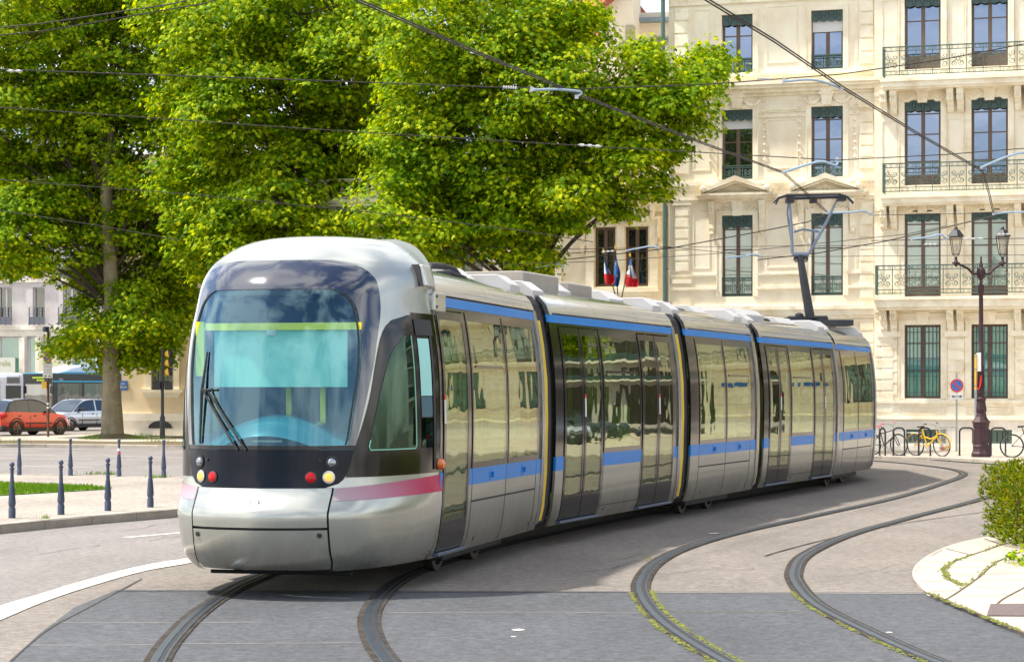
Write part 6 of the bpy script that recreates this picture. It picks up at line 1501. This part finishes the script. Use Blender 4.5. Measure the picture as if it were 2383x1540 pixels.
def bicycle(loc, rz, label, m, tape, basket=False, lean=4, s=1.0):
    o = empty('bicycle', loc, rz, label, 'bicycle', 'parked bicycles'); o.rotation_euler = (R(lean), 0, rz); o.scale = (s, s, s); r = .33
    for x in (-.52, .52):
        k = MB(); ring = [(x + r * math.cos(t), 0, r + r * math.sin(t)) for t in np.linspace(0, 2 * math.pi, 28)[:-1]]; k.mat(0); k.tube(ring, .018, 6, True); k.mat(1); k.tube([(x + (r - .025) * math.cos(t), 0, r + (r - .025) * math.sin(t)) for t in np.linspace(0, 2 * math.pi, 28)[:-1]], .009, 5, True)
        for t in np.linspace(0, 2 * math.pi, 17)[:-1]: k.tube([(x, 0, r), (x + .3 * math.cos(t), 0, r + .3 * math.sin(t))], .002, 3)
        k.tube([(x, -.05, r), (x, .05, r)], .02, 6); k.build('wheel', [M['tyre'], M['galv']], o, smooth=True)
    k = MB(); bb = (-.06, 0, .29); st = (-.22, 0, .82); hd = (.34, 0, .78); hb = (.37, 0, .62)
    fr_r = .022 if basket else .016
    k.tube([bb, st], fr_r, 7); k.tube([bb, hb], fr_r * 1.2, 7); k.tube([(-.17, 0, .66), hd] if not basket else [(-.15, 0, .58), (.1, 0, .52), hb], fr_r, 7); k.tube([hb, hd], fr_r * 1.1, 7)
    for y in (-.05, .05): k.tube([(-.52, y, r), bb], .01, 5); k.tube([(-.52, y, r), (-.19, 0, .70)], .009, 5); k.tube([(.37, y * .6, .62), (.43, y, .5), (.52, y, r)], .013, 5)
    k.build('frame', M[m], o, smooth=True)
    k = MB(); k.tube([hd, (.32, 0, .92)], .012, 6); k.tube([(.16, -.27, .99), (.30, -.2, .98), (.33, 0, .92), (.30, .2, .98), (.16, .27, .99)], .011, 6); k.build('handlebar', M['galv'], o, smooth=True)
    for y in (-1, 1): k = MB(); k.tube([(.10, y * .29, .99), (.2, y * .26, .99)], .018, 6); k.build('grip', M[tape], o)
    k = MB(); k.prism([(-.36, -.08, .86), (-.36, .08, .86), (-.14, .02, .875), (-.14, -.02, .875)], (0, 0, .04)); k.tube([(-.22, 0, .82), (-.24, 0, .87)], .012, 6); k.build('saddle', M[tape] if tape == 'bikep' else M['black'], o, bevel=.012)
    k = MB(); k.tube([(-.06 + .09 * math.cos(t), .03, .29 + .09 * math.sin(t)) for t in np.linspace(0, 6.28, 14)[:-1]], .008, 4, True); k.tube([(-.06, .05, .29), (.06, .06, .18), (.06, .12, .18)], .01, 5); k.tube([(-.06, -.05, .29), (-.18, -.06, .4), (-.18, -.12, .4)], .01, 5); k.build('crank', M['galv'], o)
    if basket:
        k = MB(); k.tube([(-.42 - .0 + .0, 0, .70), (-.78, 0, .70)], .008, 4)
        for y in (-.07, .07): k.tube([(-.3, y, .70), (-.78, y, .70)], .008, 4); k.tube([(-.6, y, .70), (-.52, y, .35)], .006, 4)
        k.build('luggage_rack', M['galv'], o)
        k = MB(); k.tube([(.52 + .35 * math.cos(t), 0, r + .35 * math.sin(t)) for t in np.linspace(-.2, 2.2, 9)], .022, 5); k.tube([(-.52 + .35 * math.cos(t), 0, r + .35 * math.sin(t)) for t in np.linspace(.6, 3.4, 9)], .02, 5); k.build('mudguard', M[m], o)
    return o
bicycle(gp(2162, 1060.5, .08), R(-52), 'yellow bicycle with white handlebars leaning on a hoop rack', 'bikey', 'black', True, s=.92)
bicycle(gp(2062, 1059, .08), R(-50), 'black bicycle with pink handlebar tape behind the tail of the tram', 'black', 'bikep', s=.92)
bicycle(gp(2398, 1064, .08), R(-15), 'dark bicycle cut off by the right edge of the photo', 'black', 'black', s=.95)
k = MB(); c = gp(2374, 1050, .08); k.cbox((c[0], c[1] - .1, .62), (.05, .03, .10)); 
# flags on the sandstone house
def flag(px0, py0, px1, py1, Y, poly, cols, label, stars=0):
    a = Vector(wp(px0, py0, Y)); b = Vector(wp(px1, py1, Y - 1.0)); o = empty('flag', a, 0, label, 'flag', 'flags on the sandstone house')
    k = MB(); k.tube([(0, 0, 0), b - a], .018, 7); k.build('flag_pole', M['dark_iron'], o); k = MB(); k.lathe([(.02, 0), (.035, .05), (.005, .18)], 6, Matrix.Translation(b - a)); k.build('finial', M['syel'], o)
    # cloth as rows from the hoist down; poly rows of (xl, xr, y) in pixels
    k = MB(); rows = []; n = 8
    P_ = [(interp([(q[2], q[0]) for q in poly]), interp([(q[2], q[1]) for q in poly]))][0]
    y0, y1 = poly[0][2], poly[-1][2]
    for i in range(15):
        y = y0 + (y1 - y0) * i / 14; xl, xr = P_[0](y), P_[1](y); row = []
        for j in range(n + 1):
            t = j / n; w_ = wp(xl + (xr - xl) * t, y + cols[3](t) * (i / 14), Y - .75 + .10 * math.sin(t * 7 + i * .3) * min(1, i / 4)); row.append(Vector(w_) - a)
        rows.append(row)
    nv = len(rows[0])
    vs = [p for r_ in rows for p in r_]
    for i in range(14):
        for j in range(n):
            t = (j + .5) / n; q = (i + .5) / 14; k.mat(cols[4](t, q)); k.add([rows[i][j], rows[i][j + 1], rows[i + 1][j + 1], rows[i + 1][j]], [(0, 1, 2, 3)])
    k.build('flag_cloth', [M[c_] for c_ in cols[:3]], o, smooth=True)
fl0 = lambda t: 0
flag(1433, 690, 1404, 590, 70.8, [(1403, 1405, 592), (1406, 1412, 615), (1406, 1422, 635), (1407, 1431, 652), (1411, 1425, 662)], ['sblue', 'white', 'red', fl0, lambda t, q: 2 if q > .66 - .0 else (0 if (.15 + q * .3) < t < .75 or q < .3 else 1)], 'left french tricolour hanging from the sandstone house')
flag(1438, 690, 1432, 582, 70.8, [(1431, 1434, 588), (1430, 1437, 610), (1429, 1444, 638), (1429, 1442, 655), (1433, 1439, 667)], ['sblue', 'syel', 'red', fl0, lambda t, q: 1 if (abs(t - .45) < .13 and abs(q - .68) < .05) or (abs(t - .3) < .1 and abs(q - .33) < .04) else 0], 'blue european flag with yellow stars between the two tricolours')
flag(1447, 692, 1466, 598, 70.8, [(1465, 1468, 598), (1461, 1472, 620), (1457, 1480, 643), (1453, 1486, 655), (1460, 1484, 668)], ['sblue', 'white', 'red', fl0, lambda t, q: 2 if q > .56 + t * .18 else (0 if (.45 - q * .2) < t < .45 + q * .35 or q < .3 else 1)], 'right french tricolour hanging from the sandstone house')
# ---------------------------------------------------------------- overhead line
def wire(pts, r, label, dbl=0, name='overhead_wire', z=None, group='overhead tram wires'):
    P_ = []
    for p in pts:
        x, y = p[0], p[1]; Y = p[2] if len(p) > 2 else FPX * ((z or 6.0) - CAMH) / (HYP - y); P_.append(Vector(wp(x, y, Y)))
    k = MB(); k.tube(P_, r, 5)
    if dbl: k.tube([p + Vector((dbl, 0, dbl * .6)) for p in P_], r, 5)
    o = k.build(name, M['wire'], None, smooth=True); return tag(o, label, 'wire', group)
CW = .010
wire([(720, -80), (825, 0), (1090, 117), (1355, 226), (1600, 322), (1822, 403), (1877, 452), (1925, 496), (1880, 517), (1760, 541), (1560, 578), (1250, 612)], CW, 'doubled contact wire running down to the pantograph of the tram', .026)
wire([(1500, -90), (1640, 0), (1800, 97), (1960, 206), (2130, 310), (2285, 399), (2300, 450), (2312, 503), (2200, 530), (2060, 562), (1900, 590), (1700, 612), (1400, 640)], CW, 'doubled contact wire crossing in front of the cream mansion', .026)
wire([(-60, 160, 30), (600, 183, 30), (1170, 204, 30), (1355, 207, 30), (1660, 196, 30), (1960, 173, 30), (2200, 138, 30), (2440, 92, 30)], .008, 'span wire across the upper trees to the top balcony')
wire([(-60, 246, 40), (700, 299, 40), (1380, 341, 40), (1650, 356, 40), (1945, 373, 40), (2200, 360, 40), (2440, 341, 40)], .009, 'span wire crossing at the third-storey balcony')
wire([(-60, 413, 46), (450, 453, 46), (900, 498, 46), (1200, 535, 46), (1380, 563, 46)], .009, 'span wire dropping across the middle of the trees')
wire([(-60, 480, 42), (260, 530, 42), (420, 560, 42)], .009, 'dark span wire entering the big plane tree at left')
wire([(1100, 618, 62), (1400, 608, 62), (1700, 588, 60), (2110, 545, 56), (2200, 526, 54)], .009, 'span wire above the roof of the tram')
wire([(1050, 572, 64), (1350, 580, 64), (1600, 575, 64), (1900, 572, 64), (2440, 570, 64)], .008, 'level span wire behind the pantograph')
wire([(1560, 575, 58), (1770, 597, 58), (1900, 597, 58), (2440, 593, 58)], .008, 'lower level span wire behind the pantograph')
wire([(2028, 501, 52), (2220, 498, 52), (2440, 490, 52)], .008, 'span wire passing just above the lanterns')
wire([(2028, 560, 54), (2210, 557, 54), (2440, 554, 54)], .010, 'thin wire just below the lantern tops')
wire([(-60, 70, 27), (100, 55, 27), (400, 10, 27), (520, -20, 27)], .008, 'thin wire crossing the top left corner'); wire([(-60, 88, 27), (100, 73, 27), (480, 8, 27), (560, -20, 27)], .008, 'second thin wire crossing the top left corner')
wire([(1070, 606, 66), (1560, 574, 62)], .011, 'faint wire crossing above the flags')
def armr(pts, Y, label, r=.022, ins=None):
    o = empty('pull_off_arm', wp(pts[0][0], pts[0][1], Y), 0, label, 'wire bracket', 'curved pull-off arms of the overhead line'); a = Vector(o.location)
    k = MB(); k.tube(smoothline([Vector(wp(x, y, Y)) - a for x, y in pts], 4), r, 7); k.build('arm_tube', M['arm'], o, smooth=True)
    k = MB(); k.cbox(Vector(wp(pts[0][0], pts[0][1], Y)) - a, (.05, .03, .05)); k.build('wire_clip', M['insul'], o); k = MB(); e = Vector(wp(pts[-1][0], pts[-1][1], Y)) - a; k.prism([e + Vector((-.05, 0, -.03)), e + Vector((.08, 0, 0)), e + Vector((-.03, 0, .06))], (0, .02, 0)); k.build('clamp', M['insul'], o)
armr([(1342, 226), (1352, 214), (1290, 208), (1240, 210)], 29.8, 'pull-off arm in front of the trees near the top', .016)
armr([(1958, 208), (1940, 199), (1890, 186), (1828, 190)], 29.8, 'pull-off arm above the third storey of the mansion', .016)
armr([(1822, 402), (1870, 386), (1912, 376), (1945, 385), (1950, 372)], 41, 'pull-off arm left of the top pantograph horn')
armr([(2284, 390), (2330, 370), (2375, 356), (2400, 360)], 40, 'pull-off arm at the third-storey balcony by the right edge')
armr([(1924, 496), (1980, 494), (2010, 491), (2028, 500)], 50, 'pull-off arm right of the pantograph')
armr([(2312, 498), (2350, 494), (2400, 494)], 49, 'pull-off arm above the right lantern')
armr([(1838, 542), (1880, 534), (1900, 540), (1918, 536)], 54, 'pull-off arm seen through the pantograph')
armr([(2122, 557), (2160, 552), (2190, 546), (2200, 556)], 52, 'pull-off arm left of the left lantern', .022)
armr([(1690, 599), (1730, 596), (1755, 592), (1772, 597)], 58, 'pull-off arm below the middle windows of the mansion')
armr([(1458, 583), (1490, 577), (1515, 573), (1530, 577)], 60, 'pull-off arm over the flags')
armr([(1250, 622), (1290, 616), (1305, 615), (1312, 622)], 64, 'pull-off arm over the second carriage roof')
def insul(x0, y0, x1, y1, Y, n, label, r=.03):
    a = Vector(wp(x0, y0, Y)); b = Vector(wp(x1, y1, Y)); k = MB(); d = b - a
    k.tube([a, b], r * .4, 6)
    for i in range(n): q = a.lerp(b, (i + .5) / n); k.tube([q - d * .25 / n, q + d * .25 / n], r, 8)
    tag(k.build('insulator', M['insul'], None, smooth=True), label, 'insulator', 'insulators on the span wires')
insul(1170, 203, 1203, 205, 29.9, 6, 'ribbed insulator on the top span wire over the trees', .022); insul(1762, 183, 1795, 184, 29.9, 6, 'ribbed insulator on the top span wire by the mansion', .022)
insul(16, 165, 52, 166, 29.9, 2, 'pale insulator on the span wire at the top left', .02); insul(1345, 337, 1400, 341, 39.9, 3, 'pale insulator on the middle span wire', .024)
insul(2150, 569, 2180, 569, 63.9, 3, 'small insulator left of the lamp post'); insul(2240, 556, 2290, 555, 53, 3, 'insulator just right of the left lantern', .022); insul(2320, 545, 2350, 545, 53, 3, 'insulator on the right lantern top', .022)
insul(1400, 586, 1430, 584, 60, 3, 'small insulator just above the left flag', .022)
# ---------------------------------------------------------------- vehicles
def car(name, label, loc, rz, paint, L, W, H, prof, cab, wheels=(.78, .0), wr=.31, two=None, hatch=True, roofrack=False, orange_side=False, group=None):
    """prof: belt/hood height along x (rear 0 .. front L); cab: roof height along x over the cabin"""
    o = empty(name, loc, rz, label, 'car', group); bz = interp(prof); cz = interp(cab); x0c, x1c = cab[0][0], cab[-1][0]
    def hw(x): 
        t = abs(x / L - .5) * 2; return W / 2 * (1 - .22 * max(0, t - .72) ** 1.6 / .28 ** 1.6 * 1.0)
    xs = sorted(set([L * i / 26 for i in range(27)])); wx = (L * .185, L * .815)
    k = MB(); rows = []
    for x in xs:
        h = hw(x); b = bz(x); low = .24
        rows.append([(x - L / 2, s * y, z) for s, y, z in [(-1, h * .88, low), (-1, h * .97, low + .14), (-1, h, b * .62), (-1, h * .975, b - .10), (-1, h * .92, b), (0, 0, b + .03), (1, h * .92, b), (1, h * .975, b - .10), (1, h, b * .62), (1, h * .97, low + .14), (1, h * .88, low)]])
    k.grid(rows); k.poly(rows[0][::-1]); k.poly(rows[-1]); 
    bd = fix(k.build('body', M[paint], o, smooth=True, angle=45))
    # cabin
    g = MB(); rf = MB(); n = 14; R_ = []
    for i in range(n + 1):
        x = x0c + (x1c - x0c) * i / n; c = max(cz(x), bz(x) + .001); f = (c - bz(x)) / (H - .9); hb = hw(x) * .92; ht = hb * (1 - .19 * min(1, f)); R_.append([(x - L / 2, -hb, bz(x)), (x - L / 2, -ht, c - .04), (x - L / 2, -ht * .88, c), (x - L / 2, 0, c + .03), (x - L / 2, ht * .88, c), (x - L / 2, ht, c - .04), (x - L / 2, hb, bz(x))])
    for i in range(n):
        for j in range(6):
            q = [R_[i][j], R_[i][j + 1], R_[i + 1][j + 1], R_[i + 1][j]]
            steep = abs(cz(x0c + (x1c - x0c) * (i + 1) / n) - cz(x0c + (x1c - x0c) * i / n)) > .07
            (g if (j in (0, 5) or steep) else rf).poly(q)
    rf.build('roof', M[two or paint], o, smooth=True); fix(g.build('window', M['car_glass'], o, smooth=True, angle=20))
    # pillars
    k = MB()
    def pil(x, w_, m_=None):
        c = cz(x); hb = hw(x) * .925; f = (c - bz(x)) / (H - .9); ht = hb * (1 - .19 * min(1, f))
        for s in (-1, 1): k.add([(x - w_ - L / 2, s * hb, bz(x)), (x + w_ - L / 2, s * hb, bz(x)), (x + w_ - L / 2, s * ht, c - .03), (x - w_ - L / 2, s * ht, c - .03)], [(0, 1, 2, 3)])
    mid = (x0c + x1c) / 2; pil(mid - .1, .05); pil(x0c + (x1c - x0c) * .2, .07)
    k.build('pillar', M[two or paint], o)
    for s in (-1, 1):
        pa = []
        for t in np.linspace(0, 1, 16):
            x = x0c + (x1c - x0c) * t; c = max(cz(x), bz(x)); f = (c - bz(x)) / (H - .9); pa.append((x - L / 2, s * hw(x) * .92 * (1 - .19 * min(1, f)), c - .02))
        k = MB(); k.tube(pa, .032, 5); k.build('roof_rail', M[two or paint], o)
    # wheels, arches
    for x in wx:
        for s in (-1, 1):
            Mx = Matrix.Translation((x - L / 2, s * (W / 2 - .10), wr)) @ Matrix.Rotation(R(90 * s), 4, 'X')
            q = MB(); q.mat(1); q.lathe([(wr, .10), (wr, -.09), (wr * .9, -.115), (wr * .66, -.11)], 24, Mx, caps=False); q.mat(0); q.lathe([(wr * .66, -.10), (wr * .60, -.07), (.0, -.06)], 20, Mx, caps=False)
            for t in range(5):
                a = t * 2 * math.pi / 5; q.box(-.03, .03, .03, wr * .62, -.105, -.08, Mx @ Matrix.Rotation(a, 4, 'Z'))
            fix(q.build('wheel', [M['wheel'], M['tyre']], o, smooth=True, angle=30))
            q = MB(); q.tube([(x - L / 2 + (wr + .06) * math.cos(t), s * (W / 2 - .01), wr + (wr + .06) * math.sin(t)) for t in np.linspace(-.1, math.pi + .1, 12)], .03, 5); q.lathe([(wr + .05, -.0), (wr + .05, .03)], 20, Matrix.Translation((x - L / 2, s * (W / 2 - .045), wr)) @ Matrix.Rotation(R(90 * s), 4, 'X')); q.build('wheel_arch', M['rubber'], o)
    k = MB(); k.box(-L / 2 + .15, L / 2 - .15, -W / 2 + .02, W / 2 - .02, .16, .34); k.box(-L / 2 - .02, -L / 2 + .3, -W / 2 + .1, W / 2 - .1, .22, .42); k.box(L / 2 - .3, L / 2 + .0, -W / 2 + .12, W / 2 - .12, .2, .36); k.build('sill', M['rubber'], o, bevel=.03)
    for s in (-1, 1):
        k = MB(); k.cbox((L / 2 - .16, s * (W / 2 - .27), bz(L - .2) - .16), (.3, .26, .15)); k.build('headlight', M['clear_lens'], o, bevel=.03)
        k = MB(); k.cbox((-L / 2 + .12, s * (W / 2 - .20), bz(.1) - .10), (.26, .34, .14)); k.build('tail_light', M['red_lens'], o, bevel=.03)
        k = MB(); k.cbox((x1c - .55 - L / 2, s * (W / 2 + .08), bz(x1c) + .10), (.1, .2, .13)); k.build('wing_mirror', M[two or 'black'], o, bevel=.02)
        k = MB(); k.cbox((mid + .15 - L / 2, s * (W / 2 - .0), bz(mid) * .86), (.14, .03, .03)); k.cbox((mid - .75 - L / 2, s * (W / 2 - .0), bz(mid) * .86), (.14, .03, .03)); k.build('door_handle', M['black'], o)
        k = MB()
        for x in (mid - .12, x1c - .62): k.cbox((x - L / 2, s * (W / 2 - .012), bz(mid) * .6), (.012, .02, .55))
        k.cbox((0, s * (W / 2 + .002), .52), (1.5, .02, .05)); k.build('door_seam', M['rubber'], o)
    k = MB(); k.cbox((-L / 2 - .0, 0, .62), (.03, .5, .11)); k.build('number_plate', M['white'], o)
    k = MB(); k.cbox((L / 2 + .0, 0, .46), (.03, .5, .11)); k.build('number_plate', M['white'], o)
    k = MB(); k.cbox((L / 2 - .03, 0, .62), (.06, .7, .10)); k.build('grille', M['black'], o)
    if roofrack:
        k = MB()
        for x in (mid - .5, mid + .35): k.tube([(x - L / 2, -.62, H - .02), (x - L / 2, -.6, H + .08), (x - L / 2, .6, H + .08), (x - L / 2, .62, H - .02)], .02, 6)
        k.build('roof_bar', M['black'], o)
    return o
PF = [(0, .80), (.1, .98), (.6, 1.02), (1.6, .99), (2.9, .95), (3.5, .88), (3.95, .72), (4.12, .55)]
CB = [(.22, 1.0), (.45, 1.38), (.8, 1.52), (1.6, 1.57), (2.2, 1.52), (2.5, 1.42), (3.15, .95)]
c = gp(57, 1011.5); red = car('parked_car', 'orange-red hatchback with dark roof parked beside the brown sign post', c, R(57), 'carred', 4.12, 1.78, 1.57, PF, CB, wr=.34, two='cardark')
PF2 = [(0, .80), (.1, .95), (.6, .98), (1.6, .96), (2.8, .95), (3.4, .90), (3.85, .74), (4.02, .56)]
CB2 = [(.1, .95), (.35, 1.40), (.8, 1.50), (1.6, 1.53), (2.15, 1.49), (2.5, 1.36), (3.1, .95)]
c = gp(178, 1001.5); car('parked_car', 'silver hatchback with black roof bars parked behind the big plane tree', c, R(180 + 58), 'carsil', 4.02, 1.71, 1.53, PF2, CB2, wr=.30, roofrack=True)
# cars across the crossing, mirrored in the tram windows
for i, (x, y, rz, p_) in enumerate(((20.5, 51.5, 150, 'carsil'), (24.5, 50.5, 128, 'cardark'), (27.5, 55, 125, 'cardark'), (23.5, 57, 132, 'cardark'))):
    car('parked_car', ('silver car', 'first dark car', 'second dark car', 'last dark car')[i] + ' parked beyond the mansion, mirrored in the tram windows', (x, y, 0), R(rz), p_, 4.12, 1.75, 1.55, PF2, CB2, wr=.31)
def person(loc, rz, label, shirt, sit=True, s=1.0):
    """one continuous skinned body"""
    me = bpy.data.meshes.new('person'); J = {}
    if sit:
        J = dict(pel=(0, 0, .50), wst=(0, .0, .66), chs=(0, .02, .92), nck=(0, .02, 1.07), hd=(0, .0, 1.20), top=(0, 0, 1.30), sl=(-.18, .02, 1.0), el=(-.24, -.10, .76), wl=(-.14, -.32, .72), sr=(.18, .02, 1.0), er=(.24, -.10, .76), wr_=(.14, -.32, .72), hl=(-.1, 0, .48), kl=(-.12, -.42, .50), al=(-.12, -.44, .08), fl=(-.12, -.58, .04), hr=(.1, 0, .48), kr=(.12, -.42, .50), ar=(.12, -.44, .08), fr=(.12, -.58, .04))
    else:
        J = dict(pel=(0, 0, .92), wst=(0, 0, 1.08), chs=(0, .02, 1.34), nck=(0, .02, 1.49), hd=(0, 0, 1.62), top=(0, 0, 1.72), sl=(-.19, .02, 1.42), el=(-.25, 0, 1.14), wl=(-.18, -.22, 1.02), sr=(.19, .02, 1.42), er=(.25, 0, 1.14), wr_=(.18, -.22, 1.02), hl=(-.1, 0, .90), kl=(-.11, -.02, .48), al=(-.11, .02, .08), fl=(-.11, -.14, .04), hr=(.1, 0, .90), kr=(.11, -.02, .48), ar=(.11, .02, .08), fr=(.11, -.14, .04))
    rd = dict(pel=.14, wst=.125, chs=.15, nck=.06, hd=.10, top=.07, sl=.065, sr=.065, el=.048, er=.048, wl=.035, wr_=.035, hl=.09, hr=.09, kl=.065, kr=.065, al=.045, ar=.045, fl=.035, fr=.035)
    names = list(J); E = [('pel', 'wst'), ('wst', 'chs'), ('chs', 'nck'), ('nck', 'hd'), ('hd', 'top'), ('chs', 'sl'), ('sl', 'el'), ('el', 'wl'), ('chs', 'sr'), ('sr', 'er'), ('er', 'wr_'), ('pel', 'hl'), ('hl', 'kl'), ('kl', 'al'), ('al', 'fl'), ('pel', 'hr'), ('hr', 'kr'), ('kr', 'ar'), ('ar', 'fr')]
    me.from_pydata([J[n] for n in names], [(names.index(a), names.index(b)) for a, b in E], [])
    o = bpy.data.objects.new('person', me); COL.objects.link(o); md = o.modifiers.new('skin', 'SKIN'); me.skin_vertices.new() if not me.skin_vertices else None
    sk = me.skin_vertices[0].data
    for i, n in enumerate(names): sk[i].radius = (rd[n], rd[n] * (.8 if n in ('wst', 'chs', 'pel') else 1)); sk[i].use_root = (n == 'pel')
    sb = o.modifiers.new('sub', 'SUBSURF'); sb.levels = 1; sb.render_levels = 1
    ev = o.evaluated_get(bpy.context.evaluated_depsgraph_get()); m2 = bpy.data.meshes.new_from_object(ev); o.modifiers.clear(); o.data = m2
    for m_ in (M[shirt], M['skin'], M['shirt_trouser']): m2.materials.append(m_)
    nz, pz_ = J['nck'][2], J['pel'][2]
    for p in m2.polygons:
        c = p.center; p.use_smooth = True
        p.material_index = 1 if (c.z > nz or (abs(c.x) > .1 and c.y < -.18 and c.z > pz_ + .06)) else (2 if c.z < pz_ + .06 else 0)
    o.location = loc; o.rotation_euler = (0, 0, rz); o.scale = (s, s, s); tag(o, label, 'person')
    hz = J['hd'][2]; k = MB(); k.lathe([(.02, .13), (.09, .10), (.118, .03), (.112, -.04), (.09, -.09)], 12, Matrix.Translation((0, .02, hz + .03)) @ Matrix.Rotation(R(-18), 4, 'X')); k.build('hair', M['hair'], o, smooth=True)
    k = MB(); k.lathe([(.018, -.03), (.012, .03)], 6, None, (0, -.108, hz - .01))
    k.build('nose', M['skin'], o)
    return o
M['shirt_trouser'] = mat('dark_trousers', (.03, .035, .05), .9, var=.1)
def bus(loc, rz, label, name='city_bus', L=12.0):
    o = empty(name, loc, rz, label, 'bus'); W = 2.5; H = 2.95; hwid = W / 2
    k = MB()      # local x back, front face at x=0, camera flank at -y
    # flanks
    def yz(y): return y
    ws = [(.35 + i * 1.9, .35 + i * 1.9 + 1.75, 1.12, 2.35) for i in range(6)]
    Ms = Matrix.Identity(4)
    k.mat(0); wall(k, 0, L, .30, 2.62, ws, -hwid, .04)
    k2 = MB(); wall(k2, 0, L, .30, 2.62, ws, hwid, -.04); k.v_ = 0
    for v_, f_ in ((k2.v, k2.f),): k.add(v_, f_)
    k.mat(0)
    # front with opening
    fr_ = MB(); wall(fr_, -hwid + .0, hwid, .30, 2.88, [(-hwid + .12, hwid - .12, .95, 2.30)], 0, .05)
    k.add([(y, x, z) for x, y, z in fr_.v], fr_.f)
    k.quad((L, -hwid, .3), (L, hwid, .3), (L, hwid, 2.9), (L, -hwid, 2.9)); k.box(.0, L, -hwid, hwid, 2.62, 2.88); k.box(0.1, L, -hwid + .05, hwid - .05, .28, .34)
    fix(k.build('body', M['busdark'], o))
    k = MB(); k.box(-.03, L, -hwid - .012, -hwid, 2.42, 2.50); k.box(-.02, L, -hwid - .01, hwid + .01, 2.882, 2.93); k.box(.05, .45, -hwid - .012, -hwid, .5, 1.0); k.build('cyan_trim', M['buscyan'], o)
    k = MB(); k.prism([(.7, -.95, 2.93), (1.6, -.95, 3.22), (2.6, -.95, 3.38), (L - .3, -.95, 3.38), (L - .2, -.95, 2.93)], (0, 1.9, 0)); fix(k.build('roof_pod', M['buswhite'], o, bevel=.08))
    k = MB()
    for a, b, c_, d in ws: k.quad((a, -hwid + .02, c_), (b, -hwid + .02, c_), (b, -hwid + .02, d), (a, -hwid + .02, d)); 
    k.build('side_window', M['bus_glass'], o)
    k = MB()
    for a, b, c_, d in ws: k.quad((a, hwid - .02, c_), (b, hwid - .02, c_), (b, hwid - .02, d), (a, hwid - .02, d))
    k.build('side_window', M['bus_glass'], o)
    k = MB(); k.quad((.02, -hwid + .12, .95), (.02, hwid - .12, .95), (.02, hwid - .12, 2.3), (.02, -hwid + .12, 2.3)); k.build('windscreen', M['bus_glass'], o)
    k = MB(); k.box(-.012, -.004, -hwid + .1, hwid - .1, 2.36, 2.80); k.build('destination_blind', M['black_gloss'], o)
    k = MB()
    for j in range(2):
        for i in range(7 - j * 2): k.box(-.022, -.014, -.45 + i * .13 - .1 * j, -.36 + i * .13 - .1 * j, 2.62 - j * .14, 2.71 - j * .14)
    k.build('destination_text', mat('led_green', (.30, .42, .02), .5, var=0, em=.4), o)
    text('361', 'fleet_number', .24, M['white'], o, (-.03, -.75, .72), (R(90), 0, R(-90)), .003); text('1361', 'fleet_number', .18, M['white'], o, (.55, -hwid - .02, 2.56), (R(90), 0, 0), .003)
    for s in (-1, 1):
        k = MB(); k.tube([(.1, s * hwid, 2.4), (-.25, s * (hwid + .15), 2.38), (-.25, s * (hwid + .2), 2.2)], .025, 6); k.cbox((-.25, s * (hwid + .22), 2.0), (.1, .24, .42)); k.build('mirror', M['black'], o, bevel=.02)
        k = MB(); k.lathe([(.10, 0), (.10, .02), (.05, .04)], 14, Matrix.Translation((-.005, s * .95, .62)) @ Matrix.Rotation(R(-90), 4, 'Y')); k.build('headlight', M['clear_lens'], o)
        for x in (2.6, 8.8):
            k = MB(); Mx = Matrix.Translation((x, s * (hwid - .14), .48)) @ Matrix.Rotation(R(90 * s), 4, 'X'); k.mat(0); k.lathe([(.48, .14), (.48, -.13), (.3, -.15), (.28, -.08), (.0, -.1)], 22, Mx, caps=False); k.build('wheel', [M['tyre']], o, smooth=True, angle=30)
    k = MB()
    for i in range(7): k.tube([(1.2 + i * 1.4, -.5, .4), (1.2 + i * 1.4, -.5, 2.6)], .02, 6)
    k.build('grab_pole', M['lime'], o)
    k = MB()
    for i in range(6):
        for y in (-.85, .85): k.box(2.2 + i * 1.3, 2.3 + i * 1.3, y - .35, y + .35, .8, 1.5); k.box(1.8 + i * 1.3, 2.3 + i * 1.3, y - .35, y + .35, .78, .86)
    k.build('seat', M['buscyan'], o, bevel=.03)
    return o
bl = wp(88, 913, 120.5); bus_rz = R(90 - 38)
bs = bus((bl[0], bl[1], 0), bus_rz, 'dark city bus with cyan trim and white roof pod behind the parked cars')
def buspt(x, y, z): return Matrix.Translation((bl[0], bl[1], 0)) @ Matrix.Rotation(bus_rz, 4, 'Z') @ Vector((x, y, z))
person(buspt(.95, .35, .72), bus_rz - R(90) + R(30), 'person in a patterned shirt sitting behind the bus windscreen', 'shirt_w')
person(buspt(1.1, -.75, .80), bus_rz - R(90), 'person in a bright blue shirt at the wheel of the bus', 'shirt_b')
# rear corner of another coach at the very left
o = empty('coach', (wp(2, 913, 112)[0], 112, 0), R(20), 'pale grey coach cut off by the left edge beside the bus', 'coach')
k = MB(); k.box(-8, 1.0, -1.2, 1.2, .4, 2.85); k.build('body', M['buswhite'], o, bevel=.25)
k = MB(); k.box(.1, .85, -1.24, -1.21, 1.0, 2.2); k.box(-3.5, -.2, -1.24, -1.21, 1.5, 2.4); k.build('window', M['car_glass'], o)
k = MB()
for i in range(7): k.box(.15, .8, -1.235, -1.21, 2.32 + i * .05, 2.345 + i * .05)
k.build('grille', M['black'], o)
for x in (-6.5, -1.2):
    k = MB(); k.lathe([(.48, .12), (.48, -.12), (.3, -.14)], 20, Matrix.Translation((x, -1.08, .48)) @ Matrix.Rotation(R(90), 4, 'X')); k.build('wheel', M['tyre'], o, smooth=True)
